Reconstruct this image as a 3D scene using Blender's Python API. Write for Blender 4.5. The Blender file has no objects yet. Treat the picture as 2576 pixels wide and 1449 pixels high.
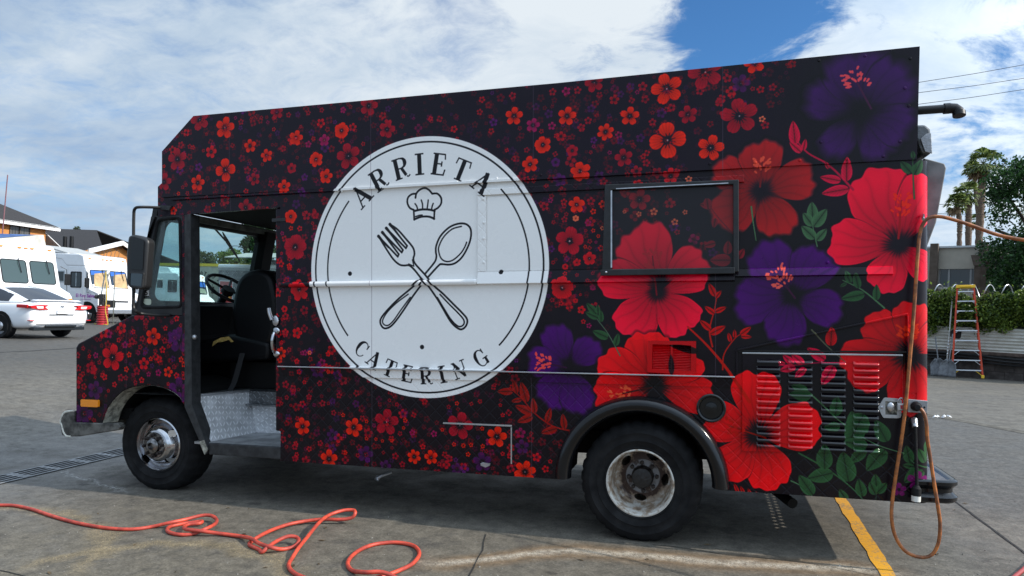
import bpy, bmesh, math, random
import numpy as np
from mathutils import Vector, Matrix

random.seed(7)
rng = np.random.default_rng(11)
PI = math.pi
scene = bpy.context.scene
col = scene.collection

# ---------------------------------------------------------------- viewpoint
# The lot slopes down towards the truck's nose, so the truck has a frame of its own ("lot frame":
# X along the truck, Y away from the viewer, Z off the lot) which is turned by BETA in the level world.
F, CX, HY, CAMH = 1745.0, 1288.0, 795.0, 1.53
PSI = math.atan(F / 6077.0)
CS, SN = math.cos(PSI), math.sin(PSI)
BETA = math.radians(2.1)
SLOPE = math.radians(1.7)
ROT = Matrix.Rotation(-BETA, 3, 'Y')
YS = 4.75                                      # plane of the truck's near side


def to_world(p):
    return ROT @ Vector(p)


def ray(u, v):
    r, up = (u - CX) / F, (HY - v) / F
    return Vector((CS * r - SN, SN * r + CS, up))


def on_side(u, v, y=YS):
    d = ray(u, v)
    t = y / d.y
    return Vector((d.x * t, y, CAMH + d.z * t))


def at(u, v, fwd):
    d = ray(u, v) * fwd
    return to_world((d.x, d.y, CAMH + d.z))


def smooth01(t):
    t = min(1.0, max(0.0, t))
    return t * t * (3 - 2 * t)


Z_PIV = -0.36 * math.tan(BETA)


def ground_z(x):
    near = lambda q: Z_PIV + (q + 0.36) * math.tan(SLOPE)
    if x < -6.75:
        return near(-6.75) + (0.27 - near(-6.75)) * smooth01((-6.75 - x) / 7.0)
    if x > 3.5:
        return near(3.5) + (0.135 - near(3.5)) * smooth01((x - 3.5) / 3.0)
    return near(x)


def on_ground(u, v):
    d = to_world(ray(u, v))
    o = to_world((0, 0, CAMH))
    t = 1.0
    for _ in range(60):
        p = o + d * t
        t += (p.z - ground_z(p.x)) / max(0.02, -d.z) * 0.8
        t = max(0.5, min(t, 400))
    p = o + d * t
    return Vector((p.x, p.y, ground_z(p.x)))


cam_data = bpy.data.cameras.new("camera")
cam = bpy.data.objects.new("camera", cam_data)
col.objects.link(cam)
cam_data.sensor_width = 36.0
cam_data.lens = F / 2576.0 * 36.0
cam_data.shift_y = (HY - 724.5) / 2576.0
cam_data.clip_start, cam_data.clip_end = 0.05, 3000.0
m3 = ROT @ Matrix(((CS, 0, SN), (SN, 0, -CS), (0, 1, 0)))
cam.matrix_world = Matrix.Translation(to_world((0, 0, CAMH))) @ m3.to_4x4()
scene.camera = cam

scene.view_settings.view_transform = 'Standard'
scene.view_settings.look = 'None'
scene.view_settings.exposure = 0.0
scene.view_settings.gamma = 1.0
scene.view_settings.use_curve_mapping = False
scene.render.engine = 'CYCLES'
scene.cycles.max_bounces = 7
scene.cycles.transparent_max_bounces = 16
scene.cycles.use_denoising = True

# ---------------------------------------------------------------- sun and sky
SUN_TRAVEL = to_world((-1.62, -0.006, -1.0)).normalized()
sun_to = -SUN_TRAVEL
SUN_EL = math.asin(sun_to.z)
SUN_AZ = math.atan2(sun_to.x, sun_to.y)
sd = bpy.data.lights.new("sun", 'SUN')
sd.energy = 5.0
sd.angle = math.radians(0.55)
sd.color = (1.0, 0.94, 0.85)
sun = bpy.data.objects.new("sun", sd)
col.objects.link(sun)
sun.rotation_euler = SUN_TRAVEL.to_track_quat('-Z', 'Y').to_euler()
sun.location = (0, 0, 30)


class NT:
    """small node-tree writer"""
    def __init__(self, tree):
        self.t = tree

    def n(self, kind, **kw):
        nd = self.t.nodes.new(kind)
        for k, v in kw.items():
            setattr(nd, k, v)
        return nd

    def link(self, a, b):
        self.t.links.new(a, b)

    def put(self, sock, v):
        if isinstance(v, bpy.types.NodeSocket):
            self.link(v, sock)
        elif v is not None:
            sock.default_value = v

    def math(self, op, a, b=None, c=None, clamp=False):
        nd = self.n('ShaderNodeMath', operation=op, use_clamp=clamp)
        for i, v in enumerate((a, b, c)):
            self.put(nd.inputs[i], v)
        return nd.outputs[0]

    def vmath(self, op, a, b=None, scale=None):
        nd = self.n('ShaderNodeVectorMath', operation=op)
        self.put(nd.inputs[0], a)
        self.put(nd.inputs[1], b)
        if scale is not None:
            self.put(nd.inputs['Scale'], scale)
        return nd.outputs['Value'] if op in ('DOT_PRODUCT', 'LENGTH', 'DISTANCE') else nd.outputs[0]

    def noise(self, vec, scale=5.0, detail=4.0, rough=0.55, distort=0.0, color=False):
        nd = self.n('ShaderNodeTexNoise')
        self.put(nd.inputs['Vector'], vec)
        for k, v in (('Scale', scale), ('Detail', detail), ('Roughness', rough), ('Distortion', distort)):
            nd.inputs[k].default_value = v
        return nd.outputs['Color' if color else 'Fac']

    def ramp(self, fac, stops):
        nd = self.n('ShaderNodeValToRGB')
        el = nd.color_ramp.elements
        while len(el) < len(stops):
            el.new(0.5)
        for e, (p, c) in zip(el, stops):
            e.position = p
            e.color = (*c, 1) if isinstance(c, tuple) else (c, c, c, 1)
        self.put(nd.inputs[0], fac)
        return nd.outputs[0]

    def mix(self, fac, a, b, blend='MIX'):
        nd = self.n('ShaderNodeMix', data_type='RGBA', blend_type=blend)
        self.put(nd.inputs['Factor'], fac)
        for s, v in ((nd.inputs['A'], a), (nd.inputs['B'], b)):
            if isinstance(v, tuple) and len(v) == 3:
                v = (*v, 1)
            self.put(s, v)
        return nd.outputs['Result']

    def rng(self, v, a, b, c=0.0, d=1.0, smooth=True):
        nd = self.n('ShaderNodeMapRange', interpolation_type='SMOOTHSTEP' if smooth else 'LINEAR')
        self.put(nd.inputs[0], v)
        for i, x in enumerate((a, b, c, d)):
            nd.inputs[1 + i].default_value = x
        return nd.outputs[0]

    def xyz(self, v):
        nd = self.n('ShaderNodeSeparateXYZ')
        self.link(v, nd.inputs[0])
        return nd.outputs

    def vec(self, x, y, z=0.0):
        nd = self.n('ShaderNodeCombineXYZ')
        for i, v in enumerate((x, y, z)):
            self.put(nd.inputs[i], v)
        return nd.outputs[0]

    def bump(self, h, strength=0.2, dist=0.01, normal=None):
        nd = self.n('ShaderNodeBump')
        nd.inputs['Strength'].default_value = strength
        nd.inputs['Distance'].default_value = dist
        self.put(nd.inputs['Height'], h)
        if normal is not None:
            self.link(normal, nd.inputs['Normal'])
        return nd.outputs[0]


world = bpy.data.worlds.new("World")
scene.world = world
world.use_nodes = True
wt = world.node_tree
wt.nodes.clear()
W = NT(wt)
out = W.n('ShaderNodeOutputWorld')
bg = W.n('ShaderNodeBackground')
W.link(bg.outputs[0], out.inputs[0])
sky = W.n('ShaderNodeTexSky', sky_type='NISHITA')
sky.sun_disc = False
sky.sun_elevation = SUN_EL
sky.sun_rotation = SUN_AZ
sky.air_density, sky.dust_density, sky.ozone_density = 1.0, 0.6, 1.6
tc = W.n('ShaderNodeTexCoord')
D = tc.outputs['Generated']
dx, dy, dz = W.xyz(D)
# clouds lie on a plane overhead, so they shrink and flatten towards the horizon
den = W.math('ADD', W.math('MAXIMUM', dz, 0.0), 0.20)
px, py = W.math('DIVIDE', dx, den), W.math('DIVIDE', dy, den)
P = W.vec(px, py, 0.37)
warp = W.noise(P, 1.3, 3, 0.5, color=True)
Pw = W.vmath('ADD', P, W.vmath('SCALE', W.vmath('SUBTRACT', warp, (0.5, 0.5, 0.5)), scale=0.55))
Ps = W.vec(W.math('MULTIPLY', W.xyz(Pw)[0], 1.0), W.math('MULTIPLY', W.xyz(Pw)[1], 1.5), 0.2)
big = W.noise(Ps, 0.9, 3, 0.5)
mid = W.noise(Ps, 3.0, 9, 0.60)
fine = W.noise(Pw, 10.0, 7, 0.66)


def dev(n, k):
    return W.math('MULTIPLY', W.math('SUBTRACT', n, 0.5), k)


churn = W.math('ADD', dev(mid, 1.10), dev(fine, 0.70))
cover = W.math('ADD', dev(big, 0.45), 0.76)


def toward(u, v, spread):
    d = to_world(ray(u, v)).normalized()
    c = W.vmath('DOT_PRODUCT', W.vmath('NORMALIZE', D), tuple(d))
    return W.rng(c, math.cos(spread), 1.0)


gap = 0.0
for u, v, spread, k in ((1915, 40, 0.125, 0.44), (1795, 150, 0.08, 0.34), (2010, -70, 0.11, 0.30), (1190, 25, 0.10, 0.20), (2420, 330, 0.06, 0.13), (2510, 215, 0.07, 0.10), (2330, 215, 0.05, 0.12), (300, 330, 0.16, 0.07)):
    gap = W.math('ADD', gap, W.math('MULTIPLY', toward(u, v, spread), k))
fill = W.math('ADD', W.math('MULTIPLY', toward(1450, 120, 0.20), 0.14), W.math('MULTIPLY', toward(2260, 60, 0.15), 0.24))
churn = W.math('MULTIPLY', churn, W.math('ADD', 0.85, W.math('MULTIPLY', toward(1980, 80, 0.42), 1.6)))
cover = W.math('ADD', W.math('ADD', W.math('SUBTRACT', cover, gap), fill), churn)
mask = W.rng(cover, 0.12, 0.84)
# thin high sheet: brighter where thick with light, blue grey where it is dense
tone = W.noise(W.vec(W.math('ADD', W.math('MULTIPLY', W.xyz(Pw)[0], 0.9), W.math('MULTIPLY', W.xyz(Pw)[1], 0.5)), W.math('MULTIPLY', W.xyz(Pw)[1], 1.9), 4.1), 1.3, 6, 0.55)
lit = W.math('ADD', W.math('ADD', W.math('MULTIPLY', toward(1400, 140, 0.48), 0.36), W.math('MULTIPLY', toward(2450, 420, 0.32), 0.26)), W.math('ADD', W.math('ADD', 0.47, dev(tone, 1.3)), dev(fine, 0.35)))
ccol = W.ramp(lit, [(0.20, (0.33, 0.46, 0.66)), (0.52, (0.51, 0.63, 0.77)), (0.95, (0.79, 0.86, 0.92))])
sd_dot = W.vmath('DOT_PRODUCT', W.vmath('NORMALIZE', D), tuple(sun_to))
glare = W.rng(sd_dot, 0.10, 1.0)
ccol = W.vmath('SCALE', ccol, scale=W.math('ADD', W.math('ADD', 1.0, W.math('MULTIPLY', glare, 1.3)), W.math('MULTIPLY', W.rng(dz, 0.45, 1.0), 1.1)))  # unseen sky brightened near the sun and overhead, added to lift the fill
low = W.rng(dz, 0.0, 0.30, 1.0, 0.0)
clear = W.vmath('MULTIPLY', sky.outputs[0], (0.054, 0.102, 0.148))
clear = W.mix(W.math('MULTIPLY', low, 0.45), clear, (0.42, 0.58, 0.78))
mask = W.math('MULTIPLY', mask, W.rng(dz, -0.02, 0.10, 0.45, 1.0))
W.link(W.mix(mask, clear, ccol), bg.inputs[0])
bg.inputs[1].default_value = 1.0


# ---------------------------------------------------------------- materials
MATS = {}


def mat(name, color, rough=0.5, metal=0.0, vary=0.0, vscale=8.0, bump=0.0, bscale=60.0, coat=0.0, spec=0.5,
        emit=None, vary2=None, stretch=None):
    if name in MATS:
        return MATS[name]
    m = bpy.data.materials.new(name)
    m.use_nodes = True
    T = NT(m.node_tree)
    b = m.node_tree.nodes['Principled BSDF']
    b.inputs['Roughness'].default_value = rough
    b.inputs['Metallic'].default_value = metal
    b.inputs['Specular IOR Level'].default_value = spec
    b.inputs['Coat Weight'].default_value = coat
    b.inputs['Coat Roughness'].default_value = 0.08
    tcn = T.n('ShaderNodeTexCoord')
    vec = tcn.outputs['Object']
    if stretch:
        mp = T.n('ShaderNodeMapping')
        mp.inputs['Scale'].default_value = stretch
        T.link(vec, mp.inputs[0])
        vec = mp.outputs[0]
    c = (*color, 1)
    if vary:
        nz = T.noise(vec, vscale, 6, 0.6)
        dark = vary2 or tuple(max(0, x * (1 - vary)) for x in color)
        T.link(T.mix(T.rng(nz, 0.35, 0.68), dark, color), b.inputs['Base Color'])
        T.link(T.rng(nz, 0.3, 0.7, min(1, rough * 1.25), rough * 0.85), b.inputs['Roughness'])
    else:
        b.inputs['Base Color'].default_value = c
    if bump:
        T.link(T.bump(T.noise(vec, bscale, 4, 0.6), bump, 0.01), b.inputs['Normal'])
    if emit:
        b.inputs['Emission Color'].default_value = (*emit[0], 1)
        b.inputs['Emission Strength'].default_value = emit[1]
    MATS[name] = m
    return m


def glass_mat(name, tint=(0.82, 0.93, 0.92), rough=0.02, refl=1.0, dirt=0.0):
    if name in MATS:
        return MATS[name]
    m = bpy.data.materials.new(name)
    m.use_nodes = True
    m.node_tree.nodes.clear()
    T = NT(m.node_tree)
    o = T.n('ShaderNodeOutputMaterial')
    tr = T.n('ShaderNodeBsdfTransparent')
    tr.inputs[0].default_value = (*tint, 1)
    gl = T.n('ShaderNodeBsdfGlossy')
    gl.inputs['Roughness'].default_value = rough
    fc_ = T.n('ShaderNodeLayerWeight').outputs['Facing']
    mx = T.n('ShaderNodeMixShader')
    T.link(T.math('ADD', 0.035, T.math('MULTIPLY', T.math('POWER', fc_, 5.0), 0.9 * refl)), mx.inputs[0])
    T.link(tr.outputs[0], mx.inputs[1])
    T.link(gl.outputs[0], mx.inputs[2])
    last = mx.outputs[0]
    if dirt:
        df = T.n('ShaderNodeBsdfDiffuse')
        df.inputs[0].default_value = (0.45, 0.48, 0.47, 1)
        m2 = T.n('ShaderNodeMixShader')
        nz = T.noise(T.n('ShaderNodeTexCoord').outputs['Object'], 6, 5, 0.6)
        T.link(T.rng(nz, 0.3, 0.75, dirt * 0.5, dirt), m2.inputs[0])
        T.link(last, m2.inputs[1])
        T.link(df.outputs[0], m2.inputs[2])
        last = m2.outputs[0]
    T.link(last, o.inputs[0])
    MATS[name] = m
    return m


# ---------------------------------------------------------------- mesh writer
class MB:
    def __init__(self, off=(0, 0, 0)):
        self.v, self.f, self.m, self.off = [], [], [], Vector(off)

    def add(self, vs, fs, mi=0, M=None):
        b = len(self.v)
        for p in vs:
            p = Vector(p)
            if M is not None:
                p = M @ p
            self.v.append(tuple(p - self.off))
        for f in fs:
            self.f.append(tuple(b + i for i in f))
            self.m.append(mi)
        return self

    def box(self, x0, x1, y0, y1, z0, z1, mi=0, M=None):
        vs = [(x, y, z) for x in (x0, x1) for y in (y0, y1) for z in (z0, z1)]
        fs = [(0, 1, 3, 2), (4, 6, 7, 5), (0, 4, 5, 1), (2, 3, 7, 6), (0, 2, 6, 4), (1, 5, 7, 3)]
        return self.add(vs, fs, mi, M)

    def prism(self, poly, a, b, axis='y', mi=0, M=None):
        """extrude a 2D outline from a to b along an axis (outline in the other two axes, in order)"""
        n = len(poly)
        def P(p, t):
            return {'y': (p[0], t, p[1]), 'x': (t, p[0], p[1]), 'z': (p[0], p[1], t)}[axis]
        vs = [P(p, a) for p in poly] + [P(p, b) for p in poly]
        fs = [tuple(range(n)), tuple(range(2 * n - 1, n - 1, -1))]
        fs += [(i, i + n, (i + 1) % n + n, (i + 1) % n) for i in range(n)]
        return self.add(vs, fs, mi, M)

    def cyl(self, p, q, r, n=12, r2=None, caps=True, mi=0):
        p, q = Vector(p), Vector(q)
        d = (q - p).normalized()
        a = d.orthogonal().normalized()
        b = d.cross(a)
        r2 = r if r2 is None else r2
        vs = [p + (a * math.cos(t) + b * math.sin(t)) * r for t in [2 * PI * i / n for i in range(n)]]
        vs += [q + (a * math.cos(t) + b * math.sin(t)) * r2 for t in [2 * PI * i / n for i in range(n)]]
        fs = [(i, (i + 1) % n, (i + 1) % n + n, i + n) for i in range(n)]
        if caps:
            fs += [tuple(range(n - 1, -1, -1)), tuple(range(n, 2 * n))]
        return self.add(vs, fs, mi)

    def tube(self, pts, r, n=8, closed=False, mi=0, caps=True, rr=None):
        pts = [Vector(p) for p in pts]
        N = len(pts)
        tang = []
        for i in range(N):
            a = pts[(i - 1) % N] if (closed or i > 0) else pts[i]
            b = pts[(i + 1) % N] if (closed or i < N - 1) else pts[i]
            tang.append((b - a).normalized() if (b - a).length > 1e-9 else Vector((0, 0, 1)))
        nrm = tang[0].orthogonal().normalized()
        vs = []
        for i in range(N):
            nrm = nrm - tang[i] * nrm.dot(tang[i])
            nrm = nrm.normalized() if nrm.length > 1e-6 else tang[i].orthogonal().normalized()
            bn = tang[i].cross(nrm)
            R = rr[i] if rr else r
            for k in range(n):
                t = 2 * PI * k / n
                vs.append(pts[i] + (nrm * math.cos(t) + bn * math.sin(t)) * R)
        fs = []
        for i in range(N if closed else N - 1):
            j = (i + 1) % N
            for k in range(n):
                fs.append((i * n + k, i * n + (k + 1) % n, j * n + (k + 1) % n, j * n + k))
        if not closed and caps:
            fs += [tuple(range(n - 1, -1, -1)), tuple(range((N - 1) * n, N * n))]
        return self.add(vs, fs, mi)

    def lathe(self, prof, n=32, axis='y', mi=0, M=None, closed=False):
        """prof: (radius, along) pairs turned about an axis"""
        vs, fs = [], []
        for r, s in prof:
            for k in range(n):
                t = 2 * PI * k / n
                c, d = r * math.cos(t), r * math.sin(t)
                vs.append({'y': (c, s, d), 'x': (s, c, d), 'z': (c, d, s)}[axis])
        L = len(prof)
        for i in range(L if closed else L - 1):
            j = (i + 1) % L
            for k in range(n):
                fs.append((i * n + k, j * n + k, j * n + (k + 1) % n, i * n + (k + 1) % n))
        return self.add(vs, fs, mi, M)

    def sphere(self, c, rx, ry=None, rz=None, n=12, m=8, mi=0):
        ry, rz = ry or rx, rz or rx
        vs, fs = [(c[0], c[1], c[2] + rz)], []
        for i in range(1, m):
            a = PI * i / m
            for k in range(n):
                t = 2 * PI * k / n
                vs.append((c[0] + rx * math.sin(a) * math.cos(t), c[1] + ry * math.sin(a) * math.sin(t), c[2] + rz * math.cos(a)))
        vs.append((c[0], c[1], c[2] - rz))
        for k in range(n):
            fs.append((0, 1 + k, 1 + (k + 1) % n))
            fs.append((len(vs) - 1, 1 + (m - 2) * n + (k + 1) % n, 1 + (m - 2) * n + k))
        for i in range(m - 2):
            for k in range(n):
                fs.append((1 + i * n + k, 1 + (i + 1) * n + k, 1 + (i + 1) * n + (k + 1) % n, 1 + i * n + (k + 1) % n))
        return self.add(vs, fs, mi)

    def mesh(self, name, mats, smooth=False, fix=True):
        me = bpy.data.meshes.new(name)
        me.from_pydata(self.v, [], self.f)
        for m in (mats if isinstance(mats, (list, tuple)) else [mats]):
            me.materials.append(m)
        if any(self.m):
            me.polygons.foreach_set('material_index', self.m)
        if fix:
            bm = bmesh.new()
            bm.from_mesh(me)
            bmesh.ops.recalc_face_normals(bm, faces=bm.faces)
            bm.to_mesh(me)
            bm.free()
        if smooth:
            me.polygons.foreach_set('use_smooth', [True] * len(me.polygons))
            me.set_sharp_from_angle(angle=math.radians(38 if smooth is True else smooth))
        me.update()
        return me

    def build(self, name, mats, parent=None, smooth=False, bevel=0.0, seg=2, fix=True, **props):
        o = bpy.data.objects.new(name, self.mesh(name, mats, smooth, fix))
        col.objects.link(o)
        if parent is not None:
            o.parent = parent
        if bevel:
            bv = o.modifiers.new("bevel", 'BEVEL')
            bv.width, bv.segments, bv.limit_method, bv.angle_limit = bevel, seg, 'ANGLE', math.radians(40)
            bv.harden_normals = False
        for k, v in props.items():
            o[k] = v
        return o


def thing(name, label, cat, loc=(0, 0, 0), rz=0.0, group=None):
    o = bpy.data.objects.new(name, None)
    o.empty_display_size = 0.2
    col.objects.link(o)
    o.location = loc
    o.rotation_euler = (0, 0, rz)
    o['label'], o['category'] = label, cat
    if group:
        o['group'] = group
    return o


def tag(o, label, cat, group=None):
    o['label'], o['category'] = label, cat
    if group:
        o['group'] = group
    return o


def place(src, parent, loc, name=None, rot=None, scale=None):
    """another copy of one mesh object, sharing its data"""
    c = src.copy()
    col.objects.link(c)
    c.parent = parent
    c.location = loc
    if rot is not None:
        c.rotation_euler = rot
    if scale is not None:
        c.scale = scale
    return c


def catmull(pts, per=6, closed=False):
    pts = [Vector(p) for p in pts]
    N = len(pts)
    outp = []
    for i in range(N if closed else N - 1):
        p0 = pts[(i - 1) % N] if closed or i > 0 else pts[i]
        p1, p2 = pts[i], pts[(i + 1) % N]
        p3 = pts[(i + 2) % N] if closed or i < N - 2 else p2
        for k in range(per):
            t = k / per
            outp.append(0.5 * ((2 * p1) + (p2 - p0) * t + (2 * p0 - 5 * p1 + 4 * p2 - p3) * t * t + (3 * p1 - p0 - 3 * p2 + p3) * t ** 3))
    if not closed:
        outp.append(pts[-1])
    return outp


def rounded(x0, x1, z0, z1, r, n=4):
    pts = []
    for cx, cz, a in ((x1 - r, z1 - r, 0), (x0 + r, z1 - r, 90), (x0 + r, z0 + r, 180), (x1 - r, z0 + r, 270)):
        for k in range(n + 1):
            t = math.radians(a + 90 * k / n)
            pts.append((cx + r * math.cos(t), cz + r * math.sin(t)))
    return pts


def round_poly(poly, r, n=4):
    out_ = []
    N = len(poly)
    for i in range(N):
        p0, p1, p2 = (Vector((*poly[k % N][:2], 0)) for k in (i - 1, i, i + 1))
        a, b = (p0 - p1), (p2 - p1)
        rr = min(r, a.length * 0.45, b.length * 0.45)
        s, e = p1 + a.normalized() * rr, p1 + b.normalized() * rr
        for k in range(n + 1):
            t = k / n
            q = s * (1 - t) ** 2 + p1 * 2 * t * (1 - t) + e * t * t
            out_.append((q.x, q.y))
    return out_


M_BLACKRUB = mat('tyre rubber', (0.013, 0.013, 0.014), 0.8, spec=0.22, bump=0.25, bscale=90, vary=0.35, vscale=7)
M_BLACK = mat('black paint', (0.009, 0.009, 0.010), 0.42, spec=0.35, vary=0.4, vscale=5, bump=0.05, bscale=25)
M_BLACKGLOSS = mat('glossy black paint', (0.006, 0.006, 0.007), 0.16, bump=0.03, bscale=9, spec=0.45)
M_DARK = mat('dark interior', (0.006, 0.006, 0.006), 0.7, spec=0.2)
M_VINYL = mat('black seat vinyl', (0.005, 0.005, 0.006), 0.42, spec=0.22, bump=0.12, bscale=18)
M_CHROME = mat('chrome', (0.58, 0.58, 0.60), 0.13, 1.0, vary=0.25, vscale=14)
M_STEEL = mat('galvanised steel', (0.55, 0.56, 0.58), 0.38, 0.9, vary=0.25, vscale=25)
M_ALU = mat('bare aluminium', (0.62, 0.63, 0.65), 0.32, 0.85, vary=0.25, vscale=10)
M_WHITE = mat('white vehicle paint', (0.80, 0.81, 0.82), 0.30, coat=0.4, vary=0.06, vscale=2)
M_GREYVAN = mat('pale grey vehicle paint', (0.50, 0.53, 0.56), 0.38, coat=0.2, vary=0.08, vscale=2)
M_DGLASS = mat('dark tinted glass', (0.012, 0.016, 0.020), 0.06, spec=0.8)
M_AMBER = mat('amber lens', (0.85, 0.26, 0.01), 0.18, bump=0.4, bscale=70, coat=0.5)
M_REDLENS = mat('red lens', (0.55, 0.012, 0.015), 0.15, coat=0.5)
M_GLASS = glass_mat('clear glass', (0.80, 0.92, 0.91), dirt=0.06)


# ---------------------------------------------------------------- the printed vinyl wrap (drawn here, metre by metre)
PPM, WX0, WZ0 = 440, -5.50, 0.28
WW, WH = int(6.92 * PPM), int(2.96 * PPM)
IMG = np.zeros((WH, WW, 3), np.float32)
IMG[:] = (0.062, 0.030, 0.064)
_yy, _xx = np.mgrid[0:WH, 0:WW]
# sky sheen painted into the black ground: bluish and lighter high up
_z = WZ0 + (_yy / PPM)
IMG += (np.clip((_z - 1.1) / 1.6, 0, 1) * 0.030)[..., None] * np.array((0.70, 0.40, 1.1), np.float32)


def win(x0, x1, z0, z1):
    a, b = max(0, int((x0 - WX0) * PPM) - 2), min(WW, int((x1 - WX0) * PPM) + 3)
    c, d = max(0, int((z0 - WZ0) * PPM) - 2), min(WH, int((z1 - WZ0) * PPM) + 3)
    if a >= b or c >= d:
        return None
    xs = WX0 + (np.arange(a, b, dtype=np.float32) + 0.5) / PPM
    zs = WZ0 + (np.arange(c, d, dtype=np.float32) + 0.5) / PPM
    return (slice(c, d), slice(a, b)), *np.meshgrid(xs, zs)


def lay(sl, alpha, colr):
    IMG[sl] = IMG[sl] * (1 - alpha[..., None]) + np.asarray(colr, np.float32) * alpha[..., None]


def XZ(u, v):
    p = on_side(u, v)
    return p.x, p.z


def pxm(u, v):
    """metres per photograph pixel on the truck's side"""
    return on_side(u, v).x - on_side(u - 1, v).x, on_side(u, v - 1).z - on_side(u, v).z


RED, RED2, DKR, MAG, PUR, ORG = (0.96, 0.22, 0.17), (0.86, 0.15, 0.18), (0.74, 0.10, 0.17), (0.66, 0.09, 0.33), (0.40, 0.10, 0.43), (0.99, 0.50, 0.38)
PAL = {'r': RED, 's': RED2, 'd': DKR, 'm': MAG, 'p': PUR, 'o': ORG}


def flower(x, z, R, c, n=5, rot=0.0, op=1.0, core=True):
    w = win(x - R * 1.1, x + R * 1.1, z - R * 1.1, z + R * 1.1)
    if w is None:
        return
    sl, X, Z = w
    X, Z = (X - x) / R, (Z - z) / R
    rho, th = np.hypot(X, Z), np.arctan2(Z, X)
    mask = np.zeros_like(X)
    aa = 1.3 / (R * PPM)
    shade = np.ones_like(X)
    for k in range(n):
        a = rot + 2 * PI * k / n
        s, t = X * math.cos(a) + Z * math.sin(a), -X * math.sin(a) + Z * math.cos(a)
        wd = 0.36 if n == 5 else (0.44 if n == 4 else 0.31)
        dd = np.hypot((s - 0.60) / 0.40, t / wd / (0.80 + 0.25 * np.clip(s, 0, 1)))
        dd = dd + 0.10 * np.exp(-(t / 0.06) ** 2) * (s > 0.7)
        mask = np.maximum(mask, np.clip((1 - dd) * 0.36 / aa + 0.5, 0, 1))
    if core:
        spk = 0.24 + 0.20 * np.abs(np.cos(th * n * 1.5 + rot)) ** 6 + 0.04 * np.cos(th * 13 + x * 9)
        dark = np.clip((spk - rho) / aa * 0.7 + 0.5, 0, 1)
        mask = mask * (1 - 0.93 * dark)
        shade = (0.68 + 0.36 * np.clip(rho, 0, 1)) * (1 - 0.10 * np.abs(np.cos(th * 14 + x * 5)) ** 4)
    lay(sl, mask * op, np.clip(shade[..., None] * np.asarray(c, np.float32), 0, 1))
    if core and R * PPM > 18:
        lay(sl, np.clip((0.045 - rho) / aa + 0.5, 0, 1) * 0.8 * op, (0.85, 0.72, 0.72))


def petal(bx, bz, tx, tz, half, c, seed, soft=0.02, op=1.0, hole=0.16, dim=0.74):
    L = math.hypot(tx - bx, tz - bz)
    a = math.atan2(tz - bz, tx - bx)
    w = win(bx - L * 1.15, bx + L * 1.15, bz - L * 1.15, bz + L * 1.15)
    if w is None:
        return
    sl, X, Z = w
    X, Z = X - bx, Z - bz
    r = np.hypot(X, Z) / L
    ph = np.arctan2(Z, X) - a
    ph = (ph + PI) % (2 * PI) - PI
    h = math.radians(half)
    q = np.clip(np.abs(ph) / h, 0, 1.4)
    ruffle = 0.020 * np.sin(ph * 19 + seed) + 0.014 * np.sin(ph * 31 + seed * 2.3) + 0.03 * np.sin(ph * 7 + seed)
    edge = (1 - np.clip(q, 0, 1) ** 3.2) ** 0.5 * (1.0 + ruffle) * (0.97 + 0.03 * np.cos(ph))
    sd = (edge - r)
    narrow = np.clip(1.0 - q * (0.30 + 0.70 * np.clip(1.15 - r, 0, 1) ** 0.6), -1, 1)
    sd = np.minimum(sd, narrow * h * np.maximum(r, 0.05))
    mask = np.clip(sd / soft + 0.5 * (soft < 0.03), 0, 1)
    hole = hole * (0.55 + 0.5 * np.abs(np.sin(ph * 13 / h * 0.7 + seed)) ** 2)
    core = np.clip((r - hole * 0.7) / 0.20, 0, 1)
    core = core * core * (3 - 2 * core)
    vein = np.abs(np.sin(ph * 10.5 / h * 0.8 + seed + 0.5 * np.sin(r * 9)))
    vein = 1 - 0.22 * (1 - vein) ** 3 * np.clip(1.3 - r, 0, 1)
    lo = dim + (1 - dim) * np.clip((r - 0.25) / 0.6, 0, 1)
    rim = 1 + 0.16 * np.clip(1 - sd / 0.05, 0, 1) * (r > 0.5)
    sh = (lo * vein * rim)[..., None] * np.asarray(c, np.float32)
    halo = np.clip(1 - np.abs(sd + 0.02) / 0.05, 0, 1) * (mask < 0.5) * 0.55 * (r > 0.3) * (q < 1.3)
    lay(sl, halo * op, (0.03, 0.02, 0.03))
    lay(sl, mask * core * op, np.clip(sh, 0, 1))


def capsule(ax, az, bx, bz, w, c, w2=None, op=1.0, butt=False):
    w2 = w if w2 is None else w2
    m = max(w, w2)
    ww = win(min(ax, bx) - m, max(ax, bx) + m, min(az, bz) - m, max(az, bz) + m)
    if ww is None:
        return
    sl, X, Z = ww
    dx_, dz_ = bx - ax, bz - az
    L2 = dx_ * dx_ + dz_ * dz_ + 1e-12
    t = ((X - ax) * dx_ + (Z - az) * dz_) / L2
    tc_ = np.clip(t, 0, 1)
    d = np.hypot(X - ax - tc_ * dx_, Z - az - tc_ * dz_) - (w + (w2 - w) * tc_) * 0.5
    if butt:
        d = np.maximum(d, np.maximum(-t, t - 1) * math.sqrt(L2))
    lay(sl, np.clip(0.5 - d * PPM, 0, 1) * op, c)


def stroke(pts, w, c, T=None, op=1.0, butt=False):
    """polyline; T maps a point to metres; w in metres (or a list, tapering)"""
    P_ = [T(*p) if T else p for p in pts]
    for i in range(len(P_) - 1):
        wa = w[i] if isinstance(w, list) else w
        wb = w[i + 1] if isinstance(w, list) else w
        capsule(*P_[i], *P_[i + 1], wa, c, wb, op, butt)


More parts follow.
